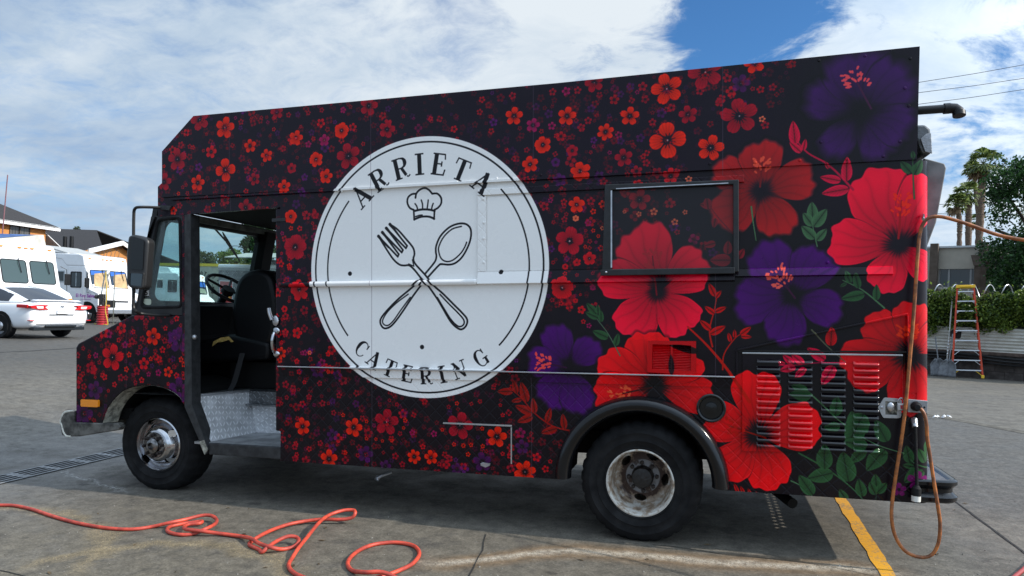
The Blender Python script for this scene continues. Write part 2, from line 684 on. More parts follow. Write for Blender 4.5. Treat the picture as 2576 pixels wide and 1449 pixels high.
def leaf(b, t, ratio, c, op=1.0, rib=True):
    (bx, bz), (tx, tz) = XZ(*b), XZ(*t)
    L = math.hypot(tx - bx, tz - bz)
    w = win(min(bx, tx) - L * ratio, max(bx, tx) + L * ratio, min(bz, tz) - L * ratio, max(bz, tz) + L * ratio)
    if w is None:
        return
    sl, X, Z = w
    ux, uz = (tx - bx) / L, (tz - bz) / L
    s = ((X - bx) * ux + (Z - bz) * uz) / L
    q = (-(X - bx) * uz + (Z - bz) * ux) / L
    sc = np.clip(s, 0, 1)
    half = ratio * 2.2 * np.sqrt(sc) * (1 - sc) ** 0.85
    mask = np.clip((half - np.abs(q)) * L * PPM * 0.8 + 0.3, 0, 1) * (s > 0) * (s < 1)
    sh = 0.72 + 0.28 * np.clip(np.abs(q) / (half + 1e-4), 0, 1)
    if rib:
        sh = sh - 0.30 * (np.abs(q) * L * PPM < 1.3) - 0.16 * (np.abs(np.sin((s - np.abs(q) * 1.2) * 22)) < 0.2)
    lay(sl, mask * op, np.clip(sh[..., None] * np.asarray(c, np.float32), 0, 1))


def sprig(pts, w, c, leaves, lc, ratio=0.20):
    P_ = [XZ(*p) for p in pts]
    cc = catmull([(p[0], p[1], 0) for p in P_], 6)
    for i in range(len(cc) - 1):
        k = 1 - 0.55 * i / len(cc)
        capsule(cc[i].x, cc[i].y, cc[i + 1].x, cc[i + 1].y, w * k, c, w * k)
    for b, t in leaves:
        leaf(b, t, ratio * 1.45, lc)


def stamen(b, t, spread, c, n=34, dots=(0.98, 0.45, 0.36), seed=1):
    (bx, bz), (tx, tz) = XZ(*b), XZ(*t)
    capsule(bx, bz, tx, tz, 0.012, tuple(0.75 * k for k in c), 0.009)
    r_ = random.Random(seed)
    L = math.hypot(tx - bx, tz - bz)
    ux, uz = (tx - bx) / L, (tz - bz) / L
    for i in range(n):
        s, q = r_.uniform(0.58, 1.18), r_.uniform(-1, 1) * spread
        x, z = bx + ux * L * s - uz * q, bz + uz * L * s + ux * q
        capsule(x, z, x + ux * 0.008 + (-uz) * q * 0.25, z + uz * 0.008 + ux * q * 0.25, 0.012, dots, 0.013)


def LT(x0, y0, s):
    return lambda x, y: (x0 + s * x, y0 + s * y)


RA, RB, RC, RD = LT(372, 152.2, .2684), LT(693.2, 321.3, .4901), LT(1268.1, 126.8, .3793), LT(1775.3, 101.4, .4552)
RE, RF, RG, RH = LT(1318.8, 591.8, .3501), LT(1775.3, 760.9, .3793), LT(676.3, 887.7, .2954), LT(135.3, 760.9, .3502)
RI, RJ = LT(1352.6, 422.7, .2333), LT(659.4, 473.4, .3152)

# --- seeding of the tiny blossoms, thinned out under the big hibiscus
BIG = [(2180, 270, 190), (1920, 470, 190), (2240, 590, 190), (1990, 735, 190), (1640, 720, 150), (1430, 900, 130), (1640, 960, 150),
       (1900, 1090, 190), (2260, 900, 170), (2150, 1150, 240), (1480, 1000, 120), (1800, 820, 150), (2140, 1000, 200), (1330, 1020, 60), (2050, 520, 150)]
r_ = random.Random(5)
BIGM = [(*XZ(a, b), c * 0.00262) for a, b, c in BIG]
for i in range(5200):
    x, z = r_.uniform(-5.4, 0.62), r_.uniform(0.32, 3.2)
    if any((x - a) ** 2 + (z - b) ** 2 < c * c for a, b, c in BIGM):
        continue
    k = r_.random()
    R = (0.012 + 0.020 * r_.random() ** 2) * (1.0 if k < .8 else 1.25)
    c = r_.choice([DKR, RED2, RED2, MAG, PUR, DKR, DKR, RED2, DKR, RED2])
    flower(x, z, R, c, r_.choice([4, 5, 5, 5]), r_.uniform(0, 6), op=r_.uniform(0.18, 0.55) if k < 0.78 else r_.uniform(0.6, 0.95))

FL = [
 (RA, '500 560 105 d;735 635 105 r;290 930 108 d;605 860 62 s;970 805 66 r;1125 895 64 r;740 1030 110 r4;480 1150 78 r;1010 1115 62 d;1400 730 74 r;1825 660 78 r;'
      '1665 750 57 m;1515 790 34 m;1585 935 70 r;1680 1095 66 r;1290 1185 68 r;1455 1240 46 p;1480 1100 36 p;1220 490 70 d;2080 430 95 d;2250 650 85 d;1890 900 125 d;'
      '725 1310 52 d;915 1380 82 d;1355 1015 46 d;165 1140 85 d;405 810 25 d;885 580 30 d;1415 510 28 p;300 1250 20 r;1225 685 28 p;1545 680 32 p;1280 830 32 d;'
      '340 1190 20 d;165 995 18 r;1075 540 20 d;1330 515 28 d;615 1350 22 s;240 1410 40 r;150 1360 26 p;1840 470 32 m;1515 495 25 d;1640 470 26 d'),
 (RC, '70 440 62 r;420 440 64 r;195 500 48 m;320 505 28 m;260 630 58 r;175 760 54 r;675 545 58 r;835 440 64 r;1080 260 105 r;1085 600 120 r4;1220 430 62 d;795 715 62 d;'
      '1335 150 115 d;600 220 65 d;515 805 66 r;370 860 46 p;345 745 32 p;1560 440 120 d;1570 225 62 p;1370 650 88 r;455 670 42 d;920 245 32 d;580 390 28 p;300 425 30 p;'
      '1045 420 34 p;1110 385 28 d;985 480 26 d;1430 350 30 d;1480 190 30 d;1300 275 28 d;840 245 28 p;775 295 24 p;560 470 26 d;515 515 28 d;775 605 26 p;905 585 30 p;'
      '945 750 26 d;1710 460 22 o;1660 90 70 r;415 275 30 m;325 280 26 d;490 270 26 d;60 305 26 d;880 805 40 d;1105 835 55 s;1225 855 24 o;890 890 35 s;660 870 28 d;'
      '1030 80 18 d;1730 500 28 d;1780 250 26 d;480 610 0 r'),
 (RI, '425 400 90 r;575 360 46 d;600 470 34 r;415 545 34 o;290 555 36 d;545 595 38 m;350 790 150 d;560 975 74 s;700 390 44 r;655 735 22 r;600 675 24 r;520 675 20 d;'
      '700 650 26 o;630 800 18 m;515 850 22 r;685 865 36 s;420 1020 38 s;300 1065 34 s;325 975 30 p;265 1290 118 s;570 100 0 r;600 1290 32 m;545 1215 24 d;'
      '1100 345 120 d;1425 385 56 d;1095 500 30 o;1255 475 42 o;1590 480 28 o;1480 585 38 o;1160 570 30 d;940 475 22 o;1505 695 32 d;140 350 30 m;205 510 26 d;'
      '430 1155 22 d;300 1140 26 s;600 1135 22 d;460 1365 16 s;405 1430 26 s;635 1220 20 o;75 415 50 d;250 130 0 p'),
 (RE, '325 45 105 d;470 170 46 s;375 200 26 d;295 225 22 s;275 380 82 s;490 375 22 m;410 535 26 r;370 470 18 s;265 490 18 s;425 620 18 s;465 650 20 m;200 465 18 d'),
 (RB, '110 55 40 r;255 68 30 m;345 18 40 r;215 165 40 r;265 250 38 r;90 210 28 d;48 305 36 r;155 255 20 p;140 330 24 p;78 455 34 r;100 615 66 d;120 825 48 s;70 710 16 r;'
      '45 930 18 s;110 1055 28 r;50 1050 20 s;150 1155 16 m;270 1160 14 r;1375 90 44 r;1310 190 44 r;1525 120 30 d;1440 180 24 p;1560 225 46 r;1465 270 30 p;1545 395 42 r;'
      '1510 580 74 d;1470 820 60 s;1540 465 16 o;1570 935 22 s;1550 690 20 s'),
 (RG, '285 625 76 r;720 635 84 r;1000 590 115 d;1625 620 120 d;1940 715 92 r;510 905 84 r;1235 885 64 r;1380 890 64 r;540 700 56 p;820 865 75 p;2155 800 64 p;1815 930 85 p;'
      '2180 1015 100 r;455 430 30 d;340 375 28 d;205 330 24 d;550 510 26 d;630 530 20 r;830 585 18 r;1025 405 18 d;1090 440 20 d;1160 575 22 r;1220 680 28 m;1405 690 30 m;'
      '1145 640 16 r;830 730 18 r;910 735 16 r;965 750 16 r;1045 748 18 r;1530 460 20 d;1600 430 20 r;1475 655 18 r;1575 780 20 r;1655 790 22 r;1720 785 20 r;1820 795 20 r;'
      '1815 645 20 r;1650 905 0 r;1310 800 26 s;1695 865 22 r;2050 880 26 s;1990 860 20 s;2280 890 40 s;2355 990 32 s;2395 925 20 s;220 900 30 d;310 920 40 d;650 850 20 r;'
      '435 770 28 d;220 800 30 d;1075 880 32 d;1535 900 32 d;740 435 34 p;540 410 30 p;990 965 55 p;1600 990 55 p;1135 950 28 d;1190 280 0 d;430 260 26 d;300 250 20 s;'
      '140 270 34 d;515 160 20 r;590 190 46 p;425 150 70 p;265 160 24 s;90 60 30 r;345 0 22 s;505 10 22 s;240 70 24 s;150 380 22 d;1920 275 18 d;1970 445 16 s;1990 530 20 s;1145 700 0 r'),
 (RH, '420 395 98 s;712 245 66 r;265 470 46 d;485 185 44 s;355 215 44 s;560 280 30 d;645 440 46 s;820 500 40 r;755 410 28 s;880 525 24 s;540 375 22 r;695 405 18 r;'
      '915 410 24 r;935 445 22 r;520 480 22 r;595 495 30 d;363 535 26 s;480 540 28 d;435 590 22 s;630 558 24 s;585 575 18 d;465 270 20 s;510 305 26 m;660 345 26 p;780 340 26 s;'
      '795 275 24 d;800 185 20 s;730 45 26 s;880 115 24 s;660 140 28 d;570 210 20 s;300 380 24 m;260 320 0 r;325 430 18 d;210 330 18 d;255 385 16 s;705 455 20 p;'
      '295 630 70 p;750 505 26 m;680 515 20 m;620 320 20 d;635 260 24 d;900 270 95 p;860 250 60 p;900 630 95 p;210 800 90 p;870 680 60 p;610 75 60 d;700 95 34 d;240 560 0 p;'
      '160 590 40 d;170 380 24 d;820 585 14 s;855 405 24 p'),
 (RJ, '228 228 58 r;230 320 20 r;300 322 24 s;265 470 104 d;300 820 84 s;280 1155 46 s;180 965 26 s;182 1165 28 d;220 635 24 s;292 658 18 s;150 605 30 s;320 1315 20 m;'
      '380 1312 18 o;527 1325 20 s;215 903 14 s;160 1045 14 s;155 1230 18 s;150 1315 50 r;215 1290 22 d;275 1385 22 s;425 215 34 d;160 360 18 m;155 520 14 s;105 580 28 s;'
      '120 835 38 s;100 300 12 s;110 1020 22 s'),
]
for T_, s_ in FL:
    for it in s_.split(';'):
        a_ = it.split()
        if len(a_) < 4 or float(a_[2]) == 0:
            continue
        u, v = T_(float(a_[0]), float(a_[1]))
        sc = T_(1, 0)[0] - T_(0, 0)[0]
        mz = pxm(u, v)[1]
        R = float(a_[2]) * sc * mz
        c = PAL[a_[3][0]]
        n = 4 if a_[3].endswith('4') else (6 if (int(float(a_[0])) % 7 == 3 and R < 0.12 and a_[3][0] == 'r') else 5)
        if n == 4:
            flower(*XZ(u, v), R, c, 4, PI / 2 + 0.08)
        else:
            flower(*XZ(u, v), R, c, n, PI / 2 + math.sin(float(a_[0]) * 1.7) * 0.28, op={'d': 0.88, 'p': 0.62}.get(a_[3][0], 1.0))


def hib(c, petals, colr, soft, seed, op=1.0, hole=0.16, dim=0.74):
    bx, bz = XZ(*c)
    for i, (u, v, h) in enumerate(petals):
        u, v, h = c[0] + (u - c[0]) * 1.02, c[1] + (v - c[1]) * 1.02, h * 1.0
        petal(bx, bz, *XZ(u, v), h, colr, seed + i * 1.7, soft, op, hole, dim)


VIO, VIO2 = (0.26, 0.105, 0.36), (0.285, 0.075, 0.39)
DUSK, HOT, BLOOD, SCAR = (0.74, 0.205, 0.21), (1.0, 0.04, 0.20), (0.84, 0.08, 0.11), (0.98, 0.12, 0.14)
GRN, GRNL = (0.20, 0.36, 0.21), (0.30, 0.45, 0.30)
for p_, q_ in (((1990, 690), 400), ((2150, 250), 330), ((2120, 1060), 420), ((1650, 900), 260)):
    x, z = XZ(*p_)
    w = win(x - 1, x + 1, z - 1, z + 1)
    d_ = np.hypot(w[1] - x, w[2] - z) / (q_ / 420)
    lay(w[0], np.clip(1.1 - d_ * 1.6, 0, 1) * 0.85, (0.045, 0.040, 0.050))
hib((2165, 285), [(2020, 240, 38), (2150, 120, 52), (2290, 170, 46), (2075, 395, 36), (2235, 400, 40), (2300, 330, 40)], VIO, 0.20, 3, 0.95, 0.14, 0.62)
hib((1915, 480), [(1800, 420, 38), (1915, 355, 44), (2050, 440, 40), (1975, 590, 42), (1800, 560, 46)], DUSK, 0.075, 8, 0.95, 0.16)
hib((1995, 745), [(1910, 615, 42), (2075, 625, 42), (1845, 765, 44), (1965, 868, 44), (2118, 790, 42)], VIO2, 0.09, 21, 1.0, 0.14)
hib((2263, 618), [(2195, 435, 42), (2345, 440, 30), (2088, 605, 36), (2215, 728, 42), (2350, 690, 36)], HOT, 0.016, 33, 1.0, 0.18)
hib((1664, 722), [(1600, 572, 46), (1775, 645, 40), (1512, 690, 32)], HOT, 0.05, 41, 1.0, 0.16)
hib((1655, 735), [(1572, 838, 44), (1735, 830, 46), (1776, 700, 22), (1514, 712, 24)], HOT, 0.016, 47, 1.0, 0.14)
hib((1432, 920), [(1385, 818, 40), (1505, 860, 44), (1325, 905, 36), (1370, 1020, 40), (1465, 1040, 40)], VIO2, 0.10, 51, 1.0, 0.12)
hib((1648, 968), [(1620, 838, 42), (1515, 905, 36), (1790, 1000, 36), (1760, 900, 30), (1500, 1010, 40)], SCAR, 0.018, 62, 0.95, 0.20)
hib((2290, 890), [(2185, 800, 40), (2120, 930, 44), (2300, 760, 36), (2380, 830, 40), (2300, 1040, 44)], BLOOD, 0.03, 71, 1.0, 0.24)
hib((1905, 1095), [(1775, 1045, 40), (1900, 935, 36), (2058, 1060, 42), (1945, 1226, 44), (1815, 1196, 36)], SCAR, 0.014, 85, 1.0, 0.20)
stamen((2190, 275), (2147, 195), 0.055, (0.35, 0.12, 0.30), 30, (0.93, 0.36, 0.38), 2)
stamen((1912, 470), (1917, 410), 0.045, (0.60, 0.16, 0.18), 34, (0.90, 0.36, 0.30), 3)
stamen((2260, 600), (2268, 505), 0.048, (0.85, 0.12, 0.16), 36, (0.96, 0.26, 0.22), 4)
stamen((2000, 750), (1955, 690), 0.055, (0.30, 0.08, 0.25), 38, (0.95, 0.42, 0.38), 5)
stamen((1652, 742), (1642, 645), 0.050, (0.62, 0.10, 0.16), 40, (0.75, 0.22, 0.24), 6)
stamen((1425, 925), (1358, 910), 0.050, (0.25, 0.06, 0.24), 40, (0.95, 0.36, 0.35), 7)
stamen((1640, 975), (1550, 993), 0.045, (0.30, 0.08, 0.08), 36, (0.93, 0.40, 0.30), 8)
stamen((1925, 1100), (1835, 1072), 0.045, (0.72, 0.15, 0.12), 34, (0.72, 0.12, 0.11), 9)
stamen((2285, 885), (2283, 830), 0.050, (0.55, 0.07, 0.09), 34, (0.90, 0.26, 0.18), 10)
ST, SR, SL = (0.62, 0.13, 0.15), (0.90, 0.18, 0.18), (0.95, 0.12, 0.27)
sprig([(2146, 477), (2090, 420), (2030, 385), (1998, 345), (1993, 318)], 0.014, (0.72, 0.13, 0.24),
      [((2000, 365), (1994, 305)), ((2015, 385), (1985, 358)), ((2130, 455), (2130, 395)), ((2115, 455), (2062, 445)), ((2135, 475), (2066, 487)), ((2085, 425), (2075, 408)), ((2020, 380), (2026, 350))], SL, 0.17)
sprig([(1885, 1010), (1830, 930), (1780, 870), (1730, 822)], 0.022, (0.75, 0.17, 0.15), [], SR)
sprig([(1792, 872), (1785, 830), (1797, 780), (1805, 735)], 0.012, (0.72, 0.17, 0.15),
      [((1799, 745), (1783, 712)), ((1800, 750), (1815, 730)), ((1798, 790), (1772, 770)), ((1799, 785), (1828, 772)), ((1788, 830), (1760, 805)), ((1787, 840), (1826, 820))], SR, 0.17)
sprig([(1818, 930), (1822, 890), (1850, 850), (1870, 838)], 0.010, (0.72, 0.17, 0.15), [((1838, 860), (1832, 836)), ((1862, 842), (1890, 822)), ((1864, 846), (1892, 848)), ((1848, 850), (1848, 828))], SR, 0.17)
sprig([(1440, 1085), (1390, 1072), (1345, 1040), (1310, 1000), (1280, 975)], 0.012, (0.60, 0.15, 0.14),
      [((1340, 1040), (1295, 1020)), ((1340, 1048), (1300, 1062)), ((1345, 1040), (1340, 1000)), ((1375, 1062), (1385, 1025)), ((1400, 1078), (1360, 1090)), ((1420, 1080), (1415, 1040)), ((1312, 1005), (1285, 1010)), ((1300, 990), (1290, 955)), ((1290, 985), (1250, 985)), ((1325, 1012), (1310, 960))], (0.66, 0.17, 0.16), 0.17)
sprig([(1845, 590), (1800, 540), (1775, 500)], 0.008, (0.45, 0.12, 0.16), [((1800, 550), (1795, 575)), ((1830, 640), (1832, 605)), ((1790, 520), (1760, 515)), ((1778, 500), (1782, 530)), ((1800, 612), (1770, 620)), ((1838, 655), (1785, 655)), ((1858, 650), (1872, 625))], (0.60, 0.16, 0.20), 0.24)
sprig([(1560, 895), (1530, 840), (1500, 800), (1480, 765)], 0.008, (0.30, 0.40, 0.30),
      [((1505, 800), (1472, 785)), ((1500, 790), (1475, 762)), ((1505, 790), (1503, 765)), ((1530, 850), (1490, 832)), ((1548, 870), (1556, 838)), ((1512, 810), (1512, 780))], GRN, 0.19)
sprig([(2056, 620), (2045, 570), (2042, 515)], 0.007, GRNL, [((2045, 555), (2042, 507)), ((2045, 568), (2020, 535)), ((2047, 570), (2080, 525)), ((2050, 600), (2016, 568)), ((2054, 605), (2080, 575))], GRNL, 0.22)
sprig([(2300, 500), (2297, 440), (2296, 390)], 0.010, GRN, [((2292, 435), (2265, 405)), ((2300, 440), (2320, 400)), ((2296, 400), (2294, 380))], GRN, 0.22)
sprig([(2225, 775), (2170, 730), (2120, 705)], 0.010, GRNL, [((2160, 725), (2150, 685)), ((2175, 740), (2115, 752)), ((2205, 755), (2205, 715)), ((2140, 712), (2125, 680)), ((2130, 712), (2112, 722))], GRN, 0.18)
sprig([(1890, 520), (1895, 560), (1902, 605)], 0.010, GRNL, [], GRN)
sprig([(2042, 830), (2080, 870), (2125, 910)], 0.010, (0.34, 0.34, 0.26), [((2090, 870), (2092, 822))], (0.84, 0.08, 0.11), 0.22)
sprig([(1960, 918), (2000, 918), (2060, 912), (2125, 912)], 0.010, (0.62, 0.10, 0.24),
      [((1995, 915), (1968, 892)), ((2020, 915), (1990, 890)), ((2075, 905), (2030, 875)), ((2000, 922), (1960, 932)), ((2025, 925), (1998, 950)), ((2096, 920), (2065, 968)), ((1975, 916), (1955, 910))], SL, 0.20)
sprig([(2010, 965), (2060, 1010), (2120, 1065), (2210, 1120), (2340, 1155)], 0.010, GRNL,
      [((2145, 1080), (2142, 1032)), ((2030, 985), (1990, 968)), ((2040, 995), (1985, 990)), ((2170, 1040), (2130, 1120)), ((2230, 1110), (2200, 1055)), ((2100, 1045), (2105, 995)), ((2112, 1070), (2070, 1075)), ((2180, 1120), (2120, 1110)),
       ((2225, 1130), (2180, 1185)), ((2175, 1130), (2140, 1165))], GRN, 0.23)
sprig([(2010, 1140), (2080, 1180), (2140, 1225), (2175, 1262)], 0.011, GRN,
      [((2095, 1190), (2030, 1205)), ((2135, 1212), (2120, 1135)), ((2075, 1180), (2073, 1115)), ((2130, 1262), (2112, 1230)), ((2170, 1250), (2160, 1205))], GRN, 0.23)
sprig([(1990, 1210), (2020, 1225), (2045, 1250)], 0.008, GRNL, [((2045, 1245), (2010, 1195))], GRN, 0.22)
sprig([(2203, 1270), (2205, 1235)], 0.006, (0.16, 0.24, 0.17), [((2206, 1232), (2202, 1192)), ((2203, 1245), (2188, 1212)), ((2207, 1240), (2232, 1215))], GRN, 0.24)
sprig([(2340, 1180), (2300, 1165), (2270, 1140)], 0.008, GRN, [((2290, 1165), (2280, 1120)), ((2315, 1180), (2275, 1215)), ((2325, 1185), (2290, 1212)), ((2340, 1110), (2335, 1150)), ((2300, 1175), (2270, 1170)), ((2330, 1165), (2310, 1128))], GRN, 0.22)
for u, v in ((1850, 1225), (1866, 1232), (1885, 1238), (1905, 1245)):
    leaf((u + 8, v + 16), (u - 4, v - 10), 0.20, SR)
for u, v, k in ((2310, 1210, 26), (2330, 1225, 18), (2322, 1245, 16), (2262, 1232, 18)):
    flower(*XZ(u, v), k * 0.0024, (0.50, 0.09, 0.40), 5, 0.3, 0.8, False)

# the vent grille carries its own red piece of the print
gx0, gz1 = XZ(1631, 857)
gx1, gz0 = XZ(1751, 941)
w = win(gx0, gx1, gz0, gz1)
lay(w[0], ((w[1] > gx0) & (w[1] < gx1) & (w[2] > gz0) & (w[2] < gz1)).astype(np.float32), (0.74, 0.13, 0.14))
leaf((1758, 885), (1684, 868), 0.14, (0.06, 0.03, 0.04), 0.9, False)
leaf((1690, 942), (1688, 890), 0.16, (0.10, 0.05, 0.09), 0.9, False)

# --- the round sign: ring, lettering, crossed cutlery and cap
(lx, lz), (hx, hz) = XZ(783, 690), XZ(1382, 690)
LCX, LRX = (lx + hx) / 2, (hx - lx) / 2
zt, zb = XZ(1088, 343)[1], XZ(1078, 1002)[1]
LCZ, LRZ = (zt + zb) / 2, (zt - zb) / 2
INK, PAPER = (0.075, 0.072, 0.090), (0.95, 0.942, 0.93)
sl, X, Z = win(LCX - LRX - .01, LCX + LRX + .01, LCZ - LRZ - .01, LCZ + LRZ + .01)
RN = np.hypot((X - LCX) / LRX, (Z - LCZ) / LRZ)
lay(sl, np.clip((1 - RN) * LRX * PPM + 0.5, 0, 1), PAPER)
ANG = np.degrees(np.arctan2((Z - LCZ) / LRZ, (X - LCX) / LRX))
lay(sl, np.clip(0.5 + (0.0066 - np.abs(RN - 0.958)) * LRX * PPM, 0, 1), INK)
band = np.clip(0.5 + (0.0058 - np.abs(RN - 0.848)) * LRX * PPM, 0, 1)
lay(sl, band * ((np.abs(ANG) > 180 - 39.5) & ((ANG > 0) | (np.abs(ANG) > 180 - 38.5))), INK)
lay(sl, band * ((ANG < 42.0) & (ANG > -44.0)), INK)
for u, v in ((880.4, 688.4), (1261.7, 684.5), (1061.7, 873)):
    capsule(*XZ(u, v), *XZ(u, v), 0.033, INK)

GL = {  # strokes: (width, points) in a unit-high cell
 'A': [(.068, [(.04, 0), (.40, 1)]), (.205, [(.66, 0), (.36, .98)]), (.068, [(.16, .33), (.58, .33)]), (.062, [(-.10, .02), (.20, .02)]), (.062, [(.48, .02), (.86, .02)])],
 'R': [(.205, [(.17, 0), (.17, 1)]), (.068, [(0, .98), (.42, .98)]), (.062, [(0, .02), (.36, .02)]), (.062, [(.17, .50), (.44, .50)]), ('b', [(.40, .975), (.56, .93), (.63, .83), (.64, .74), (.62, .64), (.55, .55), (.42, .505)]), (.15, [(.42, .49), (.58, .10)]), (.062, [(.60, .06), (.68, .01), (.78, .08)])],
 'I': [(.205, [(.22, 0), (.22, 1)]), (.068, [(0, .98), (.44, .98)]), (.068, [(0, .02), (.44, .02)])],
 'E': [(.205, [(.17, 0), (.17, 1)]), (.068, [(0, .98), (.62, .98)]), (.068, [(0, .02), (.66, .02)]), (.062, [(.2, .52), (.48, .52)]), (.06, [(.60, .98), (.63, .74)]), (.07, [(.63, .02), (.68, .28)]), (.068, [(.48, .40), (.48, .64)])],
 'T': [(.205, [(.36, 0), (.36, 1)]), (.062, [(0, .97), (.72, .97)]), (.062, [(.16, .02), (.56, .02)]), (.06, [(.03, .97), (.0, .70)]), (.06, [(.69, .97), (.72, .70)])],
 'C': [('c', [(.64, .72), (.60, .86), (.48, .97), (.34, .98), (.20, .90), (.11, .72), (.09, .5), (.11, .28), (.20, .10), (.34, .02), (.50, .04), (.62, .16), (.66, .26)]), (.062, [(.645, .98), (.645, .68)])],
 'G': [('c', [(.64, .72), (.60, .86), (.48, .97), (.34, .98), (.20, .90), (.11, .72), (.09, .5), (.11, .28), (.20, .10), (.34, .02), (.50, .05), (.60, .14)]), (.062, [(.645, .98), (.645, .68)]), (.15, [(.64, .02), (.64, .40)]), (.062, [(.46, .41), (.80, .41)])],
 'N': [(.062, [(.12, 0), (.12, .98)]), (.16, [(.10, .96), (.66, .04)]), (.062, [(.68, .0), (.68, .98)]), (.062, [(-.04, .02), (.28, .02)]), (.062, [(-.02, .98), (.16, .98)]), (.062, [(.54, .98), (.84, .98)])],
}
WID = {'A': .76, 'R': .72, 'I': .44, 'E': .68, 'T': .72, 'C': .72, 'G': .78, 'N': .80}


def letter(ch, ang, base, h, up=1):
    """ang: degrees clockwise from straight up (up=1) or anticlockwise from straight down (up=-1)"""
    a = math.radians(ang)
    if up == 1:
        rad, tan = (math.sin(a), math.cos(a)), (math.cos(a), -math.sin(a))
        upv = rad
    else:
        rad, tan = (math.sin(a), -math.cos(a)), (math.cos(a), math.sin(a))
        upv = (-rad[0], -rad[1])
    w = WID[ch]

    def T(x, y):
        ex = LRX * rad[0] * base + LRX * h * ((x - w / 2) * tan[0] * 1.02 + y * upv[0])
        ez = LRZ * rad[1] * base + LRZ * h * ((x - w / 2) * tan[1] * 1.02 + y * upv[1])
        return LCX + ex, LCZ + ez
    for wd, pts in GL[ch]:
        if wd in ('b', 'c'):
            cc = catmull([(p[0], p[1], 0) for p in pts], 5)
            n = len(cc)
            ws = []
            for i in range(n):
                k = i / (n - 1)
                if wd == 'b':
                    ws.append((0.05 + 0.13 * math.sin(PI * k) ** 1.3) * h * LRX)
                else:
                    ws.append((0.045 + 0.145 * math.exp(-((k - 0.46) / 0.17) ** 2)) * h * LRX)
            stroke([(p.x, p.y) for p in cc], ws, INK, T)
        else:
            stroke(pts, wd * h * LRX, INK, T, butt=True)


for ch, a in zip('ARRIETA', (-43.4, -29.3, -14.3, -2.4, 9.4, 23.4, 37.6)):
    letter(ch, a, 0.710, 0.162)
for ch, a in zip('CATERING', (-40.6, -31.2, -20.6, -9.9, 1.0, 10.6, 20.8, 34.2)):
    letter(ch, a, 0.893, 0.128, -1)

TL = lambda x, y: XZ(887.7 + .2625 * x, 465 + .2625 * y)
LW = 0.0136


def line(s, w=LW, curve=True, closed=False):
    v = [float(k) for k in s.replace(',', ' ').split()]
    p = [(v[i], v[i + 1], 0) for i in range(0, len(v), 2)]
    if curve:
        p = catmull(p, 5, closed)
    stroke([(q[0], q[1]) for q in p], w, INK, TL)


# spoon first, the fork lies over it
line('690,855 780,745 800,690 795,640 800,580 840,490 920,410 1000,375 1070,372 1115,400 1133,450 1125,530 1090,620 1040,700 980,750 920,765 850,760 820,775 715,890')
line('1040,398 950,425 870,500 825,590 825,650 850,710 900,735 960,720 1030,660 1070,600 1090,550', LW * .75)
line('650,905 560,990 440,1090 340,1190 275,1270 262,1320 285,1365 320,1375 370,1350 430,1280 500,1180 580,1060 670,940')
line('530,1048 420,1130 330,1220 285,1300 300,1340 340,1345 390,1300 460,1200 550,1078', LW * .7)
line('245,492 370,690 440,760 490,773 540,772 590,815 650,890 715,960 800,1080 860,1180 930,1300 985,1360 1040,1385 1085,1350 1095,1290 1050,1230 960,1140 860,1040 780,970 690,860 600,760 580,710 590,660 575,600 510,520 430,430 355,378')
line('835,1050 930,1150 1010,1230 1060,1290 1065,1330 1040,1355 1000,1350 940,1290 870,1180 810,1080', LW * .8)
for a, b, c in (((245, 492), (430, 688), (440, 665)), ((282, 455), (468, 648), (480, 625)), ((320, 415), (508, 608), (520, 585))):
    n_ = {245: (282, 455), 282: (320, 415), 320: (355, 378)}[a[0]]
    line(f'{a[0]},{a[1]} {b[0]},{b[1]} {c[0]},{c[1]} {n_[0]},{n_[1]}', LW, False)
for a in ((245, 492), (282, 455), (320, 415), (355, 378)):
    stroke([a, (a[0] + 95, a[1] + 112)], [LW * 1.7, LW * 0.5], INK, TL)
line('570,718 585,780 535,758', LW * .6, False)
line('588,335 583,240', LW, False)
line('583,240 545,220 522,170 530,120 565,90 605,85')
line('600,125 610,80 645,45 690,30 730,50 760,85')
line('760,85 810,85 845,125 845,180 815,220 783,238')
line('783,238 778,328', LW, False)
line('585,252 640,239 690,235 740,239 785,250', LW * 1.1)
line('588,332 640,310 690,303 740,308 780,326', LW * 1.1)
line('600,305 640,292 665,290', LW * .7)
for s in ('595,180 612,205 620,235', '655,145 667,185 668,230', '722,145 718,185 712,225', '770,178 760,205 755,230'):
    line(s, LW * .75)

# --- lapped joints of the vinyl sheets, ridge highlights painted as pale lines
for (u, v0, v1) in ((580, 292, 530), (935, 258, 1180), (1343, 217, 410), (1818, 165, 440), (317, 830, 985), (1800, 690, 960), (1337, 950, 1195)):
    a_, b_ = XZ(u, v0), XZ(u, v1)
    capsule(a_[0], a_[1], a_[0], b_[1], 0.004, (0.42, 0.36, 0.40), op=0.55)

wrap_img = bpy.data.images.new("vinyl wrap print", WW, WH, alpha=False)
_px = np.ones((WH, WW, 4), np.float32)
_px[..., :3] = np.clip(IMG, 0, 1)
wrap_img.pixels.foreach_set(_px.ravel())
wrap_img.update()
wrap_img.pack()
del _px

BASE = Vector((-1.95, YS + 1.12, 0.0))          # truck's base in the lot frame


